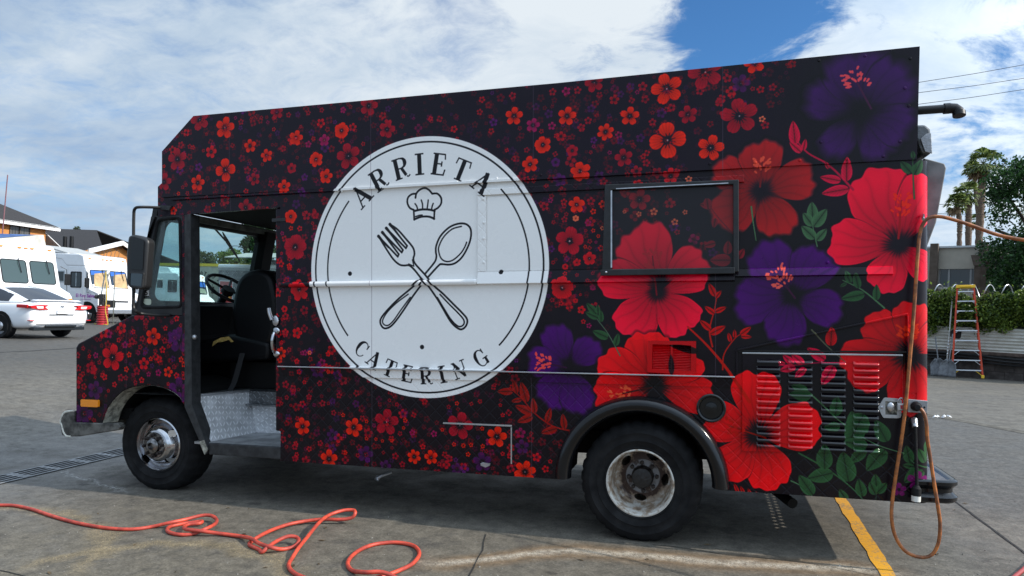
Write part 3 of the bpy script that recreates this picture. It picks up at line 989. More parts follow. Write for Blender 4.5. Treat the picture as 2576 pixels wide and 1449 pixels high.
def wrap_mat(name, rough=0.22, film=0.0, quilt=False, coat=0.0):
    m = bpy.data.materials.new(name)
    m.use_nodes = True
    T = NT(m.node_tree)
    b = m.node_tree.nodes['Principled BSDF']
    obj = T.n('ShaderNodeTexCoord').outputs['Object']
    x, y, z = T.xyz(obj)
    uv = T.vec(T.math('DIVIDE', T.math('SUBTRACT', x, WX0 - BASE.x), WW / PPM), T.math('DIVIDE', T.math('SUBTRACT', z, WZ0), WH / PPM))
    im = T.n('ShaderNodeTexImage', image=wrap_img, interpolation='Cubic', extension='EXTEND')
    T.link(uv, im.inputs[0])
    c = im.outputs[0]
    hs = T.n('ShaderNodeHueSaturation')
    hs.inputs['Saturation'].default_value = 1.06
    hs.inputs['Value'].default_value = 1.0
    T.link(c, hs.inputs['Color'])
    c = hs.outputs[0]
    if film:
        c = T.mix(film, c, (0.010, 0.012, 0.014))
    dust = T.noise(obj, 3.0, 6, 0.65)
    fine = T.noise(obj, 70, 3, 0.6)
    c = T.mix(T.math('MULTIPLY', T.rng(dust, 0.45, 0.8), 0.004), c, (0.55, 0.50, 0.45))
    grain = T.noise(obj, 190, 2, 0.6)
    c = T.vmath('SCALE', c, scale=T.rng(grain, 0.3, 0.7, 0.97, 1.03, False))
    T.link(c, b.inputs['Base Color'])
    T.link(T.rng(dust, 0.3, 0.75, rough, rough + 0.14), b.inputs['Roughness'])
    b.inputs['Coat Weight'].default_value = coat
    b.inputs['Coat Roughness'].default_value = 0.12
    b.inputs['Specular IOR Level'].default_value = 0.27
    h = T.math('ADD', T.math('MULTIPLY', T.noise(obj, 2.3, 3, 0.5), 1.0), T.math('MULTIPLY', fine, 0.02))
    n = T.bump(h, 0.20, 0.02)
    if quilt:
        k = 1 / 0.105
        d1 = T.math('PINGPONG', T.math('MULTIPLY', T.math('ADD', x, z), k), 0.5)
        d2 = T.math('PINGPONG', T.math('MULTIPLY', T.math('SUBTRACT', x, z), k), 0.5)
        q = T.math('MULTIPLY', T.rng(d1, 0.0, 0.10), T.rng(d2, 0.0, 0.10))
        n = T.bump(q, 0.24, 0.006, n)
    T.link(n, b.inputs['Normal'])
    return m


M_WRAP = wrap_mat('printed vinyl wrap')
M_WRAPL = wrap_mat('printed vinyl on pressed louvers', rough=0.20, coat=0.7)
M_WRAPQ = wrap_mat('printed vinyl over quilted sheet', quilt=True)
M_FILM = wrap_mat('perforated window film', rough=0.32, film=0.40, coat=0.2)


# ---------------------------------------------------------------- the wrapped food truck
from mathutils.geometry import tessellate_polygon

YB = YS + 2.25                                   # far side
truck = thing("food_truck", "black food truck wrapped in red and purple flowers with a round white sign", "food truck", to_world(BASE))
truck.rotation_euler = (0, -BETA, 0)


def TB():
    return MB(off=BASE)


def part(name, mb, m, parent=None, smooth=False, bevel=0.0, **kw):
    return mb.build(name, m, parent or truck, smooth, bevel, **kw)


def sheet(mb, outer, holes, a, b, axis='y', mi=0):
    """flat plate with openings: outlines in the plane across the axis, from a to b"""
    loops = [list(outer)] + [list(h) for h in holes]
    flat = [p for lp in loops for p in lp]
    tris = tessellate_polygon([[Vector((p[0], p[1], 0)) for p in lp] for lp in loops])
    P = (lambda p, t: (p[0], t, p[1])) if axis == 'y' else ((lambda p, t: (t, p[0], p[1])) if axis == 'x' else (lambda p, t: (p[0], p[1], t)))
    n = len(flat)
    vs = [P(p, a) for p in flat] + [P(p, b) for p in flat]
    fs = [tuple(t) for t in tris] + [tuple(i + n for i in reversed(t)) for t in tris]
    s = 0
    for lp in loops:
        k = len(lp)
        fs += [(s + i, s + (i + 1) % k, s + (i + 1) % k + n, s + i + n) for i in range(k)]
        s += k
    return mb.add(vs, fs, mi)


def S2(u, v, y=YS):
    p = on_side(u, v, y)
    return p.x, p.z


def SP(*uv, y=YS):
    return [S2(uv[i], uv[i + 1], y) for i in range(0, len(uv), 2)]


def sweep(mb, prof, path, mi=0):
    """profile (outward, up) carried along a plan path; outward is to the right of travel"""
    N, K = len(path), len(prof)
    vs = []
    for i in range(N):
        a, b = Vector(path[max(0, i - 1)]), Vector(path[min(N - 1, i + 1)])
        d = (b - a).normalized()
        o = Vector((d.y, -d.x))
        for q, z in prof:
            vs.append((path[i][0] + o.x * q, path[i][1] + o.y * q, z))
    fs = [(i * K + k, i * K + (k + 1) % K, (i + 1) * K + (k + 1) % K, (i + 1) * K + k) for i in range(N - 1) for k in range(K)]
    fs += [tuple(range(K - 1, -1, -1)), tuple(range((N - 1) * K, N * K))]
    return mb.add(vs, fs, mi)


# diamond tread plate
def plate_mat(name, color, rough=0.34, metal=0.9):
    m = mat(name, color, rough, metal)
    T = NT(m.node_tree)
    b = m.node_tree.nodes['Principled BSDF']
    x, y, z = T.xyz(T.n('ShaderNodeTexCoord').outputs['Object'])
    a = T.math('DIVIDE', T.math('ADD', y, T.math('MULTIPLY', x, 0.9)), 0.040)
    c = T.math('DIVIDE', T.math('ADD', z, T.math('MULTIPLY', x, 0.31)), 0.040)
    par = T.math('MODULO', T.math('ABSOLUTE', T.math('ADD', T.math('FLOOR', a), T.math('FLOOR', c))), 2.0)
    la, lc = T.math('SUBTRACT', T.math('FRACT', a), 0.5), T.math('SUBTRACT', T.math('FRACT', c), 0.5)
    sg = T.math('SUBTRACT', T.math('MULTIPLY', par, 2.0), 1.0)
    s = T.math('ADD', la, T.math('MULTIPLY', lc, sg))
    t = T.math('SUBTRACT', la, T.math('MULTIPLY', lc, sg))
    e = T.math('ADD', T.math('POWER', T.math('DIVIDE', s, 0.72), 2.0), T.math('POWER', T.math('DIVIDE', t, 0.24), 2.0))
    h = T.rng(e, 0.3, 1.1, 1.0, 0.0)
    T.link(T.bump(h, 0.8, 0.004), b.inputs['Normal'])
    nz = T.noise(T.vec(x, y, z), 9, 5, 0.6)
    cc = T.mix(T.rng(nz, 0.35, 0.7), tuple(k * 0.62 for k in color), tuple(k * 0.90 for k in color))
    T.link(T.mix(T.math('MULTIPLY', h, 0.85), cc, tuple(min(0.9, k * 1.15) for k in color)), b.inputs['Base Color'])  # raised treads coloured lighter: worn metal plus painted glint of the relief
    return m


M_PLATE = plate_mat('diamond tread plate', (0.74, 0.75, 0.77), 0.36, 0.30)
M_PLATED = plate_mat('dirty diamond tread plate', (0.20, 0.21, 0.22), 0.45)
M_CREAM = mat('bare worn cream paint', (0.46, 0.44, 0.36), 0.6, vary=0.75, vscale=22, bump=0.2, bscale=40)
M_WORN = mat('worn black flange', (0.030, 0.031, 0.033), 0.5, vary=0.6, vscale=14, bump=0.15, bscale=40)
M_WHITELIP = mat('chipped white edge', (0.72, 0.70, 0.62), 0.55, vary=0.4, vscale=30)
M_DIRTY = mat('dirty grey steel', (0.17, 0.165, 0.15), 0.5, 0.35, vary=0.7, vscale=9, vary2=(0.035, 0.033, 0.03))

# --- main body, printed sheets
XJ = S2(705, 800)[0]                             # rear edge of the door opening
XR = 1.205
ZBOT, ZLOW, ZROOF = 0.388, 1.145, 2.50
wc = on_side(1609.3, 1218.7, YS)                 # rear wheel
WCX, WCZ = wc.x, 0.398
RARCH = 0.525
arch = [(WCX + RARCH * math.cos(t), WCZ + 0.005 + RARCH * math.sin(t)) for t in [PI * k / 28 for k in range(29)]]
a_lo = [(p[0], max(p[1], ZBOT)) for p in arch]
skirt = [(XJ, ZBOT), (WCX - RARCH, ZBOT)] + list(reversed(a_lo)) + [(WCX + RARCH, ZBOT), (XR, ZBOT), (XR, 1.062), (XJ, 1.062)]
skirt = [p for i, p in enumerate(skirt) if i == 0 or (Vector(p) - Vector(skirt[i - 1])).length > 1e-4]
part("skirt_panel", sheet(TB(), skirt, [], YS + 0.004, YS + 0.034), M_WRAPQ)
part("side_panel", sheet(TB(), [(XJ, 1.062), (XR, 1.062), (XR, ZROOF), (XJ, ZROOF)], [], YS, YS + 0.03), M_WRAP)
fas = [S2(411, 497), S2(411, 382), S2(490, 293), S2(1400, 211), S2(2312, 119), S2(2305, 402)]
fas[4], fas[5] = (fas[4][0], fas[4][1]), (fas[5][0], fas[5][1])
part("fascia_panel", sheet(TB(), fas, [], YS - 0.016, YS + 0.012), M_WRAP)
part("roof_box", TB().prism([(p[0] + (0.012 if i < 3 else -0.012), p[1] - (0.004 if 0 < i < 5 else 0)) for i, p in enumerate(fas)], YS + 0.013, YB, 'y'), M_WRAP)
mb = TB()
cor = [(XR + 0.075 * math.sin(t), YS + 0.075 - 0.075 * math.cos(t)) for t in [PI / 2 * k / 8 for k in range(9)]]
cor = cor + [(XR + 0.05, YS + 0.10), (XR, YS + 0.04)]
mb.prism(cor, ZBOT, ZROOF - 0.02, 'z')
part("rear_corner", mb, M_WRAP, smooth=True)
part("rear_wall", TB().box(XR + 0.042, XR + 0.072, YS + 0.10, YB, 0.514, ZROOF), M_WRAP)
part("far_wall", TB().box(-4.4, XR + 0.04, YB - 0.03, YB, 0.45, 1.50).box(-3.2, XR + 0.04, YB - 0.03, YB, 1.503, ZROOF), M_BLACK)
part("bulkhead", TB().box(XJ + 0.03, XJ + 0.06, YS + 0.036, YB - 0.034, 0.45, ZROOF), M_DARK)
part("underbody", TB().box(XJ + 0.07, WCX - 0.62, YS + 0.10, YB - 0.1, 0.52, 0.72).box(WCX + 0.62, XR, YS + 0.10, YB - 0.1, 0.52, 0.72)
     .box(-5.0, XR, YS + 0.62, YS + 0.70, 0.46, 0.64).box(-5.0, XR, YB - 0.75, YB - 0.67, 0.46, 0.64)
     .box(WCX - 0.62, WCX + 0.62, YS + 0.45, YB - 0.45, 0.70, 1.05).box(WCX - 0.62, WCX + 0.62, YS + 0.036, YS + 0.45, 0.98, 1.05)
     .box(-2.6, -1.7, YS + 0.25, YS + 0.6, 0.42, 0.70).cyl((WCX, YS + 0.3, WCZ), (WCX, YB - 0.3, WCZ), 0.07).sphere((WCX, YS + 1.1, WCZ), 0.17), M_DARK)

# --- raised trims on the side
ZB = S2(705, 722)[1]
M_TRIM = M_WRAP
part("belt_moulding", sheet(TB(), [(XJ, ZB - 0.004), (S2(1203, 700)[0], ZB - 0.004), (S2(1203, 700)[0], ZB + 0.038), (XJ, ZB + 0.038)], [], YS - 0.040, YS - 0.001), M_TRIM, bevel=0.017)
xh0, xh1 = S2(1203, 600)[0], S2(1535, 600)[0]
zh0, zh1 = S2(1290, 683)[1], S2(1300, 488)[1]
part("window_sill_band", TB().prism([(YS - 0.001, ZB - 0.004), (YS - 0.036, ZB + 0.004), (YS - 0.014, zh0), (YS - 0.001, zh0)], xh0 + 0.002, S2(1848, 700)[0], 'x'), M_TRIM)
part("belt_ridge", TB().prism([(YS - 0.001, ZB + 0.022), (YS - 0.026, ZB + 0.030), (YS - 0.010, ZB + 0.075), (YS - 0.001, ZB + 0.080)], S2(1850, 700)[0], S2(2245, 700)[0], 'x'), M_TRIM)
# hatch beside the window: quilted trim along its head and side, a shut line under the head
part("hatch_head_trim", sheet(TB(), [(xh0, zh1), (S2(1872, 450)[0], zh1), (S2(1872, 450)[0], ZROOF - 0.055), (xh0, ZROOF - 0.055)], [], YS - 0.018, YS - 0.001), M_WRAPQ, bevel=0.004)
part("hatch_side_trim", sheet(TB(), [(xh0, zh0 + 0.002), (xh0 + 0.062, zh0 + 0.002), (xh0 + 0.062, zh1 - 0.002), (xh0, zh1 - 0.002)], [], YS - 0.013, YS - 0.001), M_WRAPQ, bevel=0.003)
part("hatch_panel", sheet(TB(), [(xh0 + 0.070, zh0 + 0.006), (xh1, zh0 + 0.006), (xh1, zh1 - 0.014), (xh0 + 0.070, zh1 - 0.014)], [], YS - 0.006, YS - 0.001), M_WRAP, bevel=0.002)
part("drip_rail", TB().box(S2(430, 480)[0], S2(1860, 440)[0], YS - 0.026, YS - 0.017, ZROOF - 0.012, ZROOF + 0.004), M_WRAP)
xl1 = S2(1848, 940)[0]
part("lower_moulding", TB().prism([(YS - 0.001, 1.066), (YS - 0.012, 1.066), (YS - 0.016, ZLOW - 0.024), (YS - 0.034, ZLOW - 0.016), (YS - 0.034, ZLOW - 0.004), (YS - 0.001, ZLOW + 0.004)], XJ, xl1, 'x'), M_WRAPQ)
part("moulding_lip", TB().box(XJ, xl1, YS - 0.040, YS - 0.0345, ZLOW - 0.014, ZLOW - 0.005), M_ALU, bevel=0.002)
for pts_, y in (([(2290, 147), (2276, 221), (2286, 266), (2264, 356), (2176, 140), (2060, 152), (2065, 357), (2222, 393), (2130, 400), (2012, 403), (1900, 408), (1785, 412),
                 (1640, 422), (1500, 430), (1360, 440), (1250, 449), (1150, 457), (1050, 466), (960, 474), (860, 480), (640, 488), (520, 494), (440, 492)], YS - 0.017),
                ([(1215, 500), (1217, 560), (1216, 600), (1217, 660), (1290, 697), (1330, 697), (1400, 694), (1450, 692), (1858, 420), (2082, 660)], YS - 0.015)):
    for u, v in pts_:
        q = on_side(u, v, y)
        part("rivet", TB().sphere((q.x, y, q.z), 0.010, 0.006, 0.010, 8, 4), M_WRAP, smooth=True)

# --- service window with its frame, pane and bright inner slips
fo = SP(1524, 467, 1858, 455, 1858, 685, 1517, 691)
fi = SP(1541, 481, 1844, 467, 1844, 675, 1541, 678)
M_FRAME = mat('black window frame', (0.016, 0.016, 0.018), 0.32, vary=0.4, vscale=20)
part("window_frame", sheet(TB(), fo, [fi], YS - 0.048, YS - 0.019), M_FRAME, bevel=0.005)
wp = part("window_pane", TB().prism([fi[0], fi[1], fi[2], fi[3]], YS - 0.0175, YS - 0.009, 'y'), M_FILM)
x0, x1, z0, z1 = fi[0][0], fi[1][0], fi[3][1], fi[0][1]
part("window_slip", TB().box(x0 - 0.006, x0 + 0.004, YS - 0.051, YS - 0.020, z0 + 0.01, z1 - 0.004), M_CHROME)
part("window_slip", TB().box(x0 + 0.03, x1 - 0.03, YS - 0.0505, YS - 0.0485, z1 + 0.004, z1 + 0.010), M_CHROME)
part("window_rail", TB().box(x0 - 0.075, x1 + 0.01, YS - 0.062, YS - 0.0485, z0 - 0.045, z0 - 0.004), M_FRAME, bevel=0.004)
part("window_hinge_bolt", TB().sphere((x0 - 0.035, YS - 0.064, z0 - 0.022), 0.009), M_CHROME)

# --- louvred access door
lo = [S2(1867, 885), S2(2269, 890), S2(2272, 1142), S2(1866, 1134)]
door = part("louvred_door", TB().prism([(p[0], p[1]) for p in lo], YS - 0.014, YS - 0.001, 'y'), M_WRAP, bevel=0.003)
part("door_top_edge", TB().box(lo[0][0], lo[1][0], YS - 0.022, YS - 0.0145, lo[0][1] - 0.012, lo[0][1] - 0.002), M_ALU, bevel=0.002)
lw, lh, ld = 0.148, 0.024, 0.022
LM = MB()
K = 8
vs = []
for i in range(K + 1):
    a = PI * i / K
    for k in range(5):
        s = k / 4
        # each end is rounded; the lip stands out at the bottom
        ex = -math.cos(a)
        w_ = lw / 2 - 0.016 + 0.016 * (abs(ex) ** 0.5)
        vs.append((math.copysign(1, ex) * min(1, abs(ex) ** 0.35) * lw / 2, -ld * (math.sin(a) ** 0.35 if 0 < i < K else 0) * min(1.0, s / 0.75), lh * 0.5 - lh * s))
fs = [(i * 5 + k, i * 5 + k + 1, (i + 1) * 5 + k + 1, (i + 1) * 5 + k) for i in range(K) for k in range(4)]
LM.add(vs, fs)


cols4 = [(345, 488, '387,436,480,518,562,602,650,693,738,783,820,863,905,943'), (558, 698, '390,438,482,525,568,610,655,700,745,790,828,873,910,952'),
         (778, 915, '400,443,487,530,573,615,660,707,752,797,838,882,925,967'), (992, 1135, '403,445,490,533,577,622,665,712,758,802,848,890,935,978')]
for xa, xb, ys in cols4:
    for k in ys.split(','):
        u, v = RF((xa + xb) / 2, float(k))
        q = on_side(u, v, YS - 0.02)
        L = MB(off=BASE)
        L.add([(q.x + p[0], YS - 0.0142 + p[1], q.z + p[2]) for p in LM.v], LM.f)
        part("louver", L, M_WRAPL, parent=door, smooth=60, fix=False)
part("crease_trim", sheet(TB(), SP(1853, 878, 2282, 787, 2282, 793, 1853, 884), [], YS - 0.024, YS - 0.001), M_WRAP, bevel=0.004)
part("crease_trim", sheet(TB(), SP(2279, 794, 2284, 794, 2284, 1003, 2279, 1003), [], YS - 0.024, YS - 0.001), M_WRAP, bevel=0.004)
part("crease_trim", sheet(TB(), SP(1850, 880, 1856, 880, 1856, 942, 1850, 942), [], YS - 0.016, YS - 0.001), M_WRAP, bevel=0.003)
part("door_head_strip", sheet(TB(), SP(1857, 880, 2278, 883, 2278, 887, 1857, 884), [], YS - 0.020, YS - 0.001), M_BLACK)
# storage locker outline low on the side
part("locker_edge", sheet(TB(), SP(1115, 1062, 1288, 1069, 1288, 1073, 1115, 1066), [], YS - 0.004, YS + 0.003), M_ALU)
part("locker_edge", sheet(TB(), SP(1285, 1075, 1288, 1075, 1288, 1167, 1285, 1167), [], YS - 0.003, YS + 0.003), M_ALU)
part("locker_latch", sheet(TB(), SP(1209, 1165, 1216, 1163, 1234, 1166, 1233, 1171, 1222, 1176, 1210, 1171), [], YS - 0.008, YS + 0.003), M_STEEL, bevel=0.003)

# --- vent grille with two columns of slats
gv = SP(1630, 856, 1752, 861, 1750, 942, 1628, 936)
grille = part("vent_grille", sheet(TB(), gv, [SP(1642, 866, 1688, 867, 1687, 930, 1641, 928), SP(1693, 867, 1739, 869, 1738, 932, 1692, 930)], YS - 0.022, YS - 0.001), M_WRAP, bevel=0.003)
for ua, ub in ((1642, 1688), (1693, 1739)):
    for k in range(15):
        v = 868.5 + k * 4.15 + (1 if ua > 1690 else 0)
        p0, p1 = S2(ua, v), S2(ub, v + 1.2)
        M_ = TB()
        M_.add([(p0[0], YS - 0.004, p0[1] + 0.005), (p1[0], YS - 0.004, p1[1] + 0.005), (p1[0], YS - 0.013, p1[1] - 0.005), (p0[0], YS - 0.013, p0[1] - 0.005),
                (p0[0], YS - 0.002, p0[1] + 0.003), (p1[0], YS - 0.002, p1[1] + 0.003), (p1[0], YS - 0.011, p1[1] - 0.007), (p0[0], YS - 0.011, p0[1] - 0.007)],
               [(0, 1, 2, 3), (7, 6, 5, 4), (0, 4, 5, 1), (2, 6, 7, 3), (1, 5, 6, 2), (0, 3, 7, 4)])
        part("slat", M_, M_WRAP, parent=grille)

# --- fuel filler
fc = on_side(1789, 1026)
Mf = Matrix.Translation((fc.x, YS, fc.z))
part("fuel_filler", TB().lathe([(0.094, 0.0), (0.094, -0.018), (0.086, -0.024), (0.076, -0.018), (0.070, -0.0005), (0.0, -0.0005)], 36, 'y', M=Mf), M_BLACKGLOSS, smooth=True)
part("fuel_cap", TB().lathe([(0.040, -0.001), (0.038, -0.024), (0.02, -0.027), (0.0, -0.028)], 20, 'y', M=Mf), M_BLACKGLOSS, smooth=True)

# --- rear wheel arch flare: a half round hoop
mb = TB()
hoop, NR = [], 30
for i in range(NR + 1):
    t = PI * i / NR
    rad = Vector((math.cos(t), 0, math.sin(t)))
    hoop.append((Vector((WCX, YS, WCZ + 0.01)), rad, t))
vs, KK = [], 10
for c, rad, t in hoop:
    for k in range(KK):
        a = PI * k / (KK - 1)
        d = 0.470 + 0.056 + 0.056 * math.cos(a)
        p = c + rad * d
        p.y = YS - 0.002 - 0.082 * math.sin(a)
        p.z = max(p.z, 0.375)
        vs.append(p)
fs = [(i * KK + k, i * KK + k + 1, (i + 1) * KK + k + 1, (i + 1) * KK + k) for i in range(NR) for k in range(KK - 1)]
fs += [tuple(range(KK)), tuple(range((NR + 1) * KK - 1, NR * KK - 1, -1))]
mb.add(vs, fs)
part("wheel_arch_flare", mb, M_BLACKGLOSS, smooth=True)
mb = TB()
wv = [(WCX + 0.523 * math.cos(PI * k / 24), WCZ + 0.523 * math.sin(PI * k / 24)) for k in range(25)]
mb.add([(x, YS + 0.036, z) for x, z in wv] + [(x, YS + 0.5, z) for x, z in wv], [(k, k + 1, 26 + k, 25 + k) for k in range(24)])
part("wheel_well", mb, M_DARK, fix=False)

# --- cab: header, quarter window frame, cowl side with its wheel arch
XD0 = S2(482, 800)[0]
hd = SP(397, 523, 397, 470, 411, 456, 411, 497, 705, 480, 705, 520, 690, 523, 482, 537)
part("door_header", sheet(TB(), [S2(397, 545), S2(397, 470), S2(411, 457), (S2(411, 457)[0], 2.52), (XJ, 2.52), S2(705, 521), S2(690, 523), S2(482, 538), S2(465, 540)], [], YS, YS + 0.03), M_WRAP)
qo = SP(386, 543, 466, 541, 468, 793, 336, 790, 347, 766)
qh = round_poly(SP(397, 552, 452, 547, 456, 772, 354, 774), 0.045, 5)
part("quarter_window_frame", sheet(TB(), qo, [qh], YS + 0.004, YS + 0.034), M_FRAME)
part("quarter_window_gasket", TB().tube([(p[0], YS + 0.002, p[1]) for p in qh], 0.012, 8, True), M_BLACKRUB, smooth=True)
part("quarter_window_glass", TB().prism(qh, YS + 0.016, YS + 0.020, 'y'), glass_mat('dusty side glass', (0.78, 0.90, 0.90), dirt=0.13))
fa = [(466, 1022), (443.5, 992), (401.5, 973), (359.4, 970), (317.4, 980), (289.4, 1002.6), (270, 1030.6), (258, 1065)]
farc = catmull([(*S2(*p), 0) for p in fa], 4)
cow = SP(190, 1063, 190, 874, 196, 864, 330, 793, 468, 793.5, 470, 1012) + [(p.x, p.y) for p in farc]
part("cowl_side", sheet(TB(), cow, [], YS + 0.002, YS + 0.032), M_WRAP, bevel=0.013)
mb = TB()
K = len(farc)
mb.add([(p.x, YS + 0.001, p.y) for p in farc] + [(p.x + 0.012, YS + 0.15, p.y - 0.006) for p in farc], [(i, i + 1, K + i + 1, K + i) for i in range(K - 1)])
part("fender_lip", mb, M_CREAM, fix=False)
part("front_wheel_well", TB().prism([(p.x, p.y + 0.004) for p in farc] + [(p.x + (p.x + 4.55) * 0.02, p.y + 0.03) for p in reversed(farc)], YS + 0.152, YS + 0.75, 'y'), M_DARK)
part("side_marker_light", sheet(TB(), round_poly(SP(208, 1004, 251, 1006, 251, 1024, 208, 1022), 0.012, 3), [], YS - 0.022, YS + 0.0015), M_AMBER, bevel=0.006)
# pillar flange down the front of the door opening, kinking back to the sill
pf = SP(466, 541, 481, 538, 484, 1016, 525, 1130, 518, 1143, 466, 1023)
part("door_pillar", sheet(TB(), pf, [], YS - 0.010, YS + 0.10), M_WORN, bevel=0.004)
part("pillar_print", sheet(TB(), SP(459, 541, 465.5, 541, 465.5, 1018, 459, 1010), [], YS - 0.006, YS + 0.003), M_WRAP)
part("pillar_foot", sheet(TB(), SP(504, 1110, 516, 1106, 526, 1130, 518, 1143), [], YS - 0.016, YS - 0.0105), M_CREAM)
xj0 = S2(691, 800)[0]
part("door_jamb", TB().box(xj0, XJ + 0.004, YS + 0.010, YS + 0.09, 0.62, S2(690, 523)[1]), M_WRAP, bevel=0.01)
part("door_sill", TB().box(S2(525, 1130)[0], XJ, YS + 0.002, YS + 0.10, 0.40, 0.494), M_WORN, bevel=0.006)
part("sliding_door_track", TB().box(xj0 - 0.02, XJ + 0.05, YS - 0.008, YS - 0.001, 2.275, 2.30), M_FRAME)
# nose, hood, scuttle and roof of the cab
pn, ph_, pt = S2(190, 1063), S2(196, 864), S2(330, 793)
YC1 = YB - 0.05
part("nose_panel", TB().prism([(pn[0] - 0.004, pn[1]), (pn[0] - 0.004, S2(190, 874)[1]), (ph_[0], ph_[1] + 0.004), (ph_[0] + 0.03, ph_[1] - 0.03), (pn[0] + 0.03, pn[1])], YS + 0.033, YC1, 'y'), M_WRAP)
part("hood", TB().prism([(ph_[0] - 0.004, ph_[1] + 0.003), (pt[0], pt[1] + 0.006), (pt[0] + 0.30, pt[1] + 0.02), (pt[0] + 0.30, pt[1] - 0.02), (pt[0], pt[1] - 0.025), (ph_[0], ph_[1] - 0.03)], YS + 0.033, YC1, 'y'), M_WRAP)
part("cab_ceiling", TB().box(S2(411, 480)[0] - 0.06, XJ + 0.02, YS + 0.031, YB - 0.04, 2.44, 2.495), M_DARK)
# windscreen: raked frame with two openings
XWB, XWT, ZWB, ZWT = -4.70, -4.52, 1.60, 2.44


def ws(y, z, off=0.0):
    k = (z - ZWB) / (ZWT - ZWB)
    return Vector((XWB + (XWT - XWB) * k + off, y, z))


def raked(mb, outer, holes, off0, off1):
    loops = [list(outer)] + [list(h) for h in holes]
    flat = [p for lp in loops for p in lp]
    tris = tessellate_polygon([[Vector((p[0], p[1], 0)) for p in lp] for lp in loops])
    n = len(flat)
    vs = [ws(*p, off0) for p in flat] + [ws(*p, off1) for p in flat]
    fs = [tuple(t) for t in tris] + [tuple(i + n for i in reversed(t)) for t in tris]
    s = 0
    for lp in loops:
        k = len(lp)
        fs += [(s + i, s + (i + 1) % k, s + (i + 1) % k + n, s + i + n) for i in range(k)]
        s += k
    return mb.add(vs, fs)


w1 = rounded(YS + 0.16, 6.18, 1.665, 2.350, 0.085, 5)
w2 = rounded(6.36, YB - 0.20, 1.665, 2.350, 0.085, 5)
part("windscreen_frame", raked(TB(), [(YS + 0.033, ZWB), (YB - 0.05, ZWB), (YB - 0.05, ZWT), (YS + 0.033, ZWT)], [w1, w2], 0.0, 0.05), M_BLACK)
part("windscreen", raked(TB(), w1, [], 0.018, 0.023), M_GLASS)
part("windscreen", raked(TB(), w2, [], 0.018, 0.023), M_GLASS)
part("header_reflection", TB().box(-4.47, -4.44, YS + 0.10, 6.25, 2.375, 2.425), mat('grey green reflection', (0.30, 0.33, 0.30), 0.5, vary=0.5, vscale=10))  # bar added to draw the roof edge's reflection above the windscreen
part("windscreen_pillar", TB().add([ws(6.18, 1.62, .051), ws(6.37, 1.62, .051), ws(6.37, 2.40, .051), ws(6.18, 2.40, .051), ws(6.20, 1.62, .12), ws(6.35, 1.62, .12), ws(6.35, 2.40, .12), ws(6.20, 2.40, .12)],
     [(0, 1, 2, 3), (7, 6, 5, 4), (0, 4, 5, 1), (2, 6, 7, 3), (1, 5, 6, 2), (0, 3, 7, 4)]), M_DARK)


def on_ws(u, v, off=-0.03):
    d = ray(u, v)
    t = 4.6 / -d.x
    for _ in range(5):
        p = Vector((0, 0, CAMH)) + d * t
        k = ws(p.y, p.z, off)
        t = k.x / d.x
    return Vector((0, 0, CAMH)) + d * t


wip = part("wiper_arm", TB().tube([on_ws(520, 556), on_ws(532, 566), on_ws(568, 606)], 0.009, 6), M_BLACKRUB)
part("wiper_blade", TB().tube([on_ws(560, 584), on_ws(572, 608), on_ws(604, 658)], 0.013, 6, rr=[0.006, 0.018, 0.006]), M_BLACKRUB, parent=wip)
part("dashboard", TB().prism([(-4.78, 1.645), (-4.42, 1.66), (-4.40, 1.60), (-4.46, 1.30), (-4.78, 1.20)], YS + 0.06, YB - 0.1, 'y').box(-4.80, -4.70, YS + 0.06, YB - 0.1, 0.92, 1.22), M_BLACK, bevel=0.015)
part("instrument_cluster", TB().prism([(-4.42, 1.63), (-4.38, 1.62), (-4.43, 1.36), (-4.46, 1.36)], 5.0, 5.62, 'y').lathe([(0.055, -0.002), (0.055, -0.012), (0.045, -0.012), (0.0, -0.006)], 18, 'x', M=Matrix.Translation((-4.395, 5.16, 1.50))), M_VINYL, smooth=True)
# steering wheel
sc_ = Vector((-4.41, 5.60, 1.79))
sax = Vector((0.62, -0.10, 0.78)).normalized()
sa = sax.orthogonal().normalized()
sb = sax.cross(sa)
sw = part("steering_wheel", TB().tube([sc_ + sa * 0.215 * math.cos(t) + sb * 0.215 * math.sin(t) for t in [2 * PI * k / 40 for k in range(40)]], 0.016, 8, True), M_VINYL, smooth=True)
part("steering_column", TB().cyl(sc_ - sax * 0.03, sc_ - sax * 0.45, 0.035).cyl(sc_ + sax * 0.0, sc_ - sax * 0.05, 0.06)
     .tube([sc_ + sa * 0.22, sc_ - sax * 0.02, sc_ - sa * 0.22], 0.012, 6).tube([sc_ + sb * 0.22, sc_ - sax * 0.02], 0.012, 6), M_VINYL, parent=sw, smooth=True)
# driver's seat
seat = part("seat_back", TB().prism(round_poly([(-4.15, 1.30), (-4.18, 1.60), (-4.10, 1.93), (-3.76, 1.96), (-3.67, 1.60), (-3.75, 1.22)], 0.16, 6), 5.32, 5.82, 'y'), M_VINYL, smooth=50, bevel=0.05, seg=3)
part("seat_cushion", TB().prism(round_poly([(-4.60, 1.18), (-4.58, 1.28), (-4.20, 1.37), (-3.75, 1.30), (-3.75, 1.14), (-4.52, 1.10)], 0.06, 5), 5.30, 5.84, 'y'), M_VINYL, smooth=50, bevel=0.04, seg=3)
part("torn_foam", sheet(TB(), [(-4.345, 1.255), (-4.33, 1.30), (-4.25, 1.335), (-4.17, 1.345), (-4.12, 1.30), (-4.145, 1.295), (-4.165, 1.318), (-4.22, 1.300), (-4.29, 1.292)], [], 5.288, 5.297), mat('yellow seat foam', (0.62, 0.42, 0.12), 0.9, vary=0.4, vscale=40))
part("seat_pedestal", TB().box(-4.25, -3.75, 5.42, 5.76, 0.875, 1.11), M_DARK)
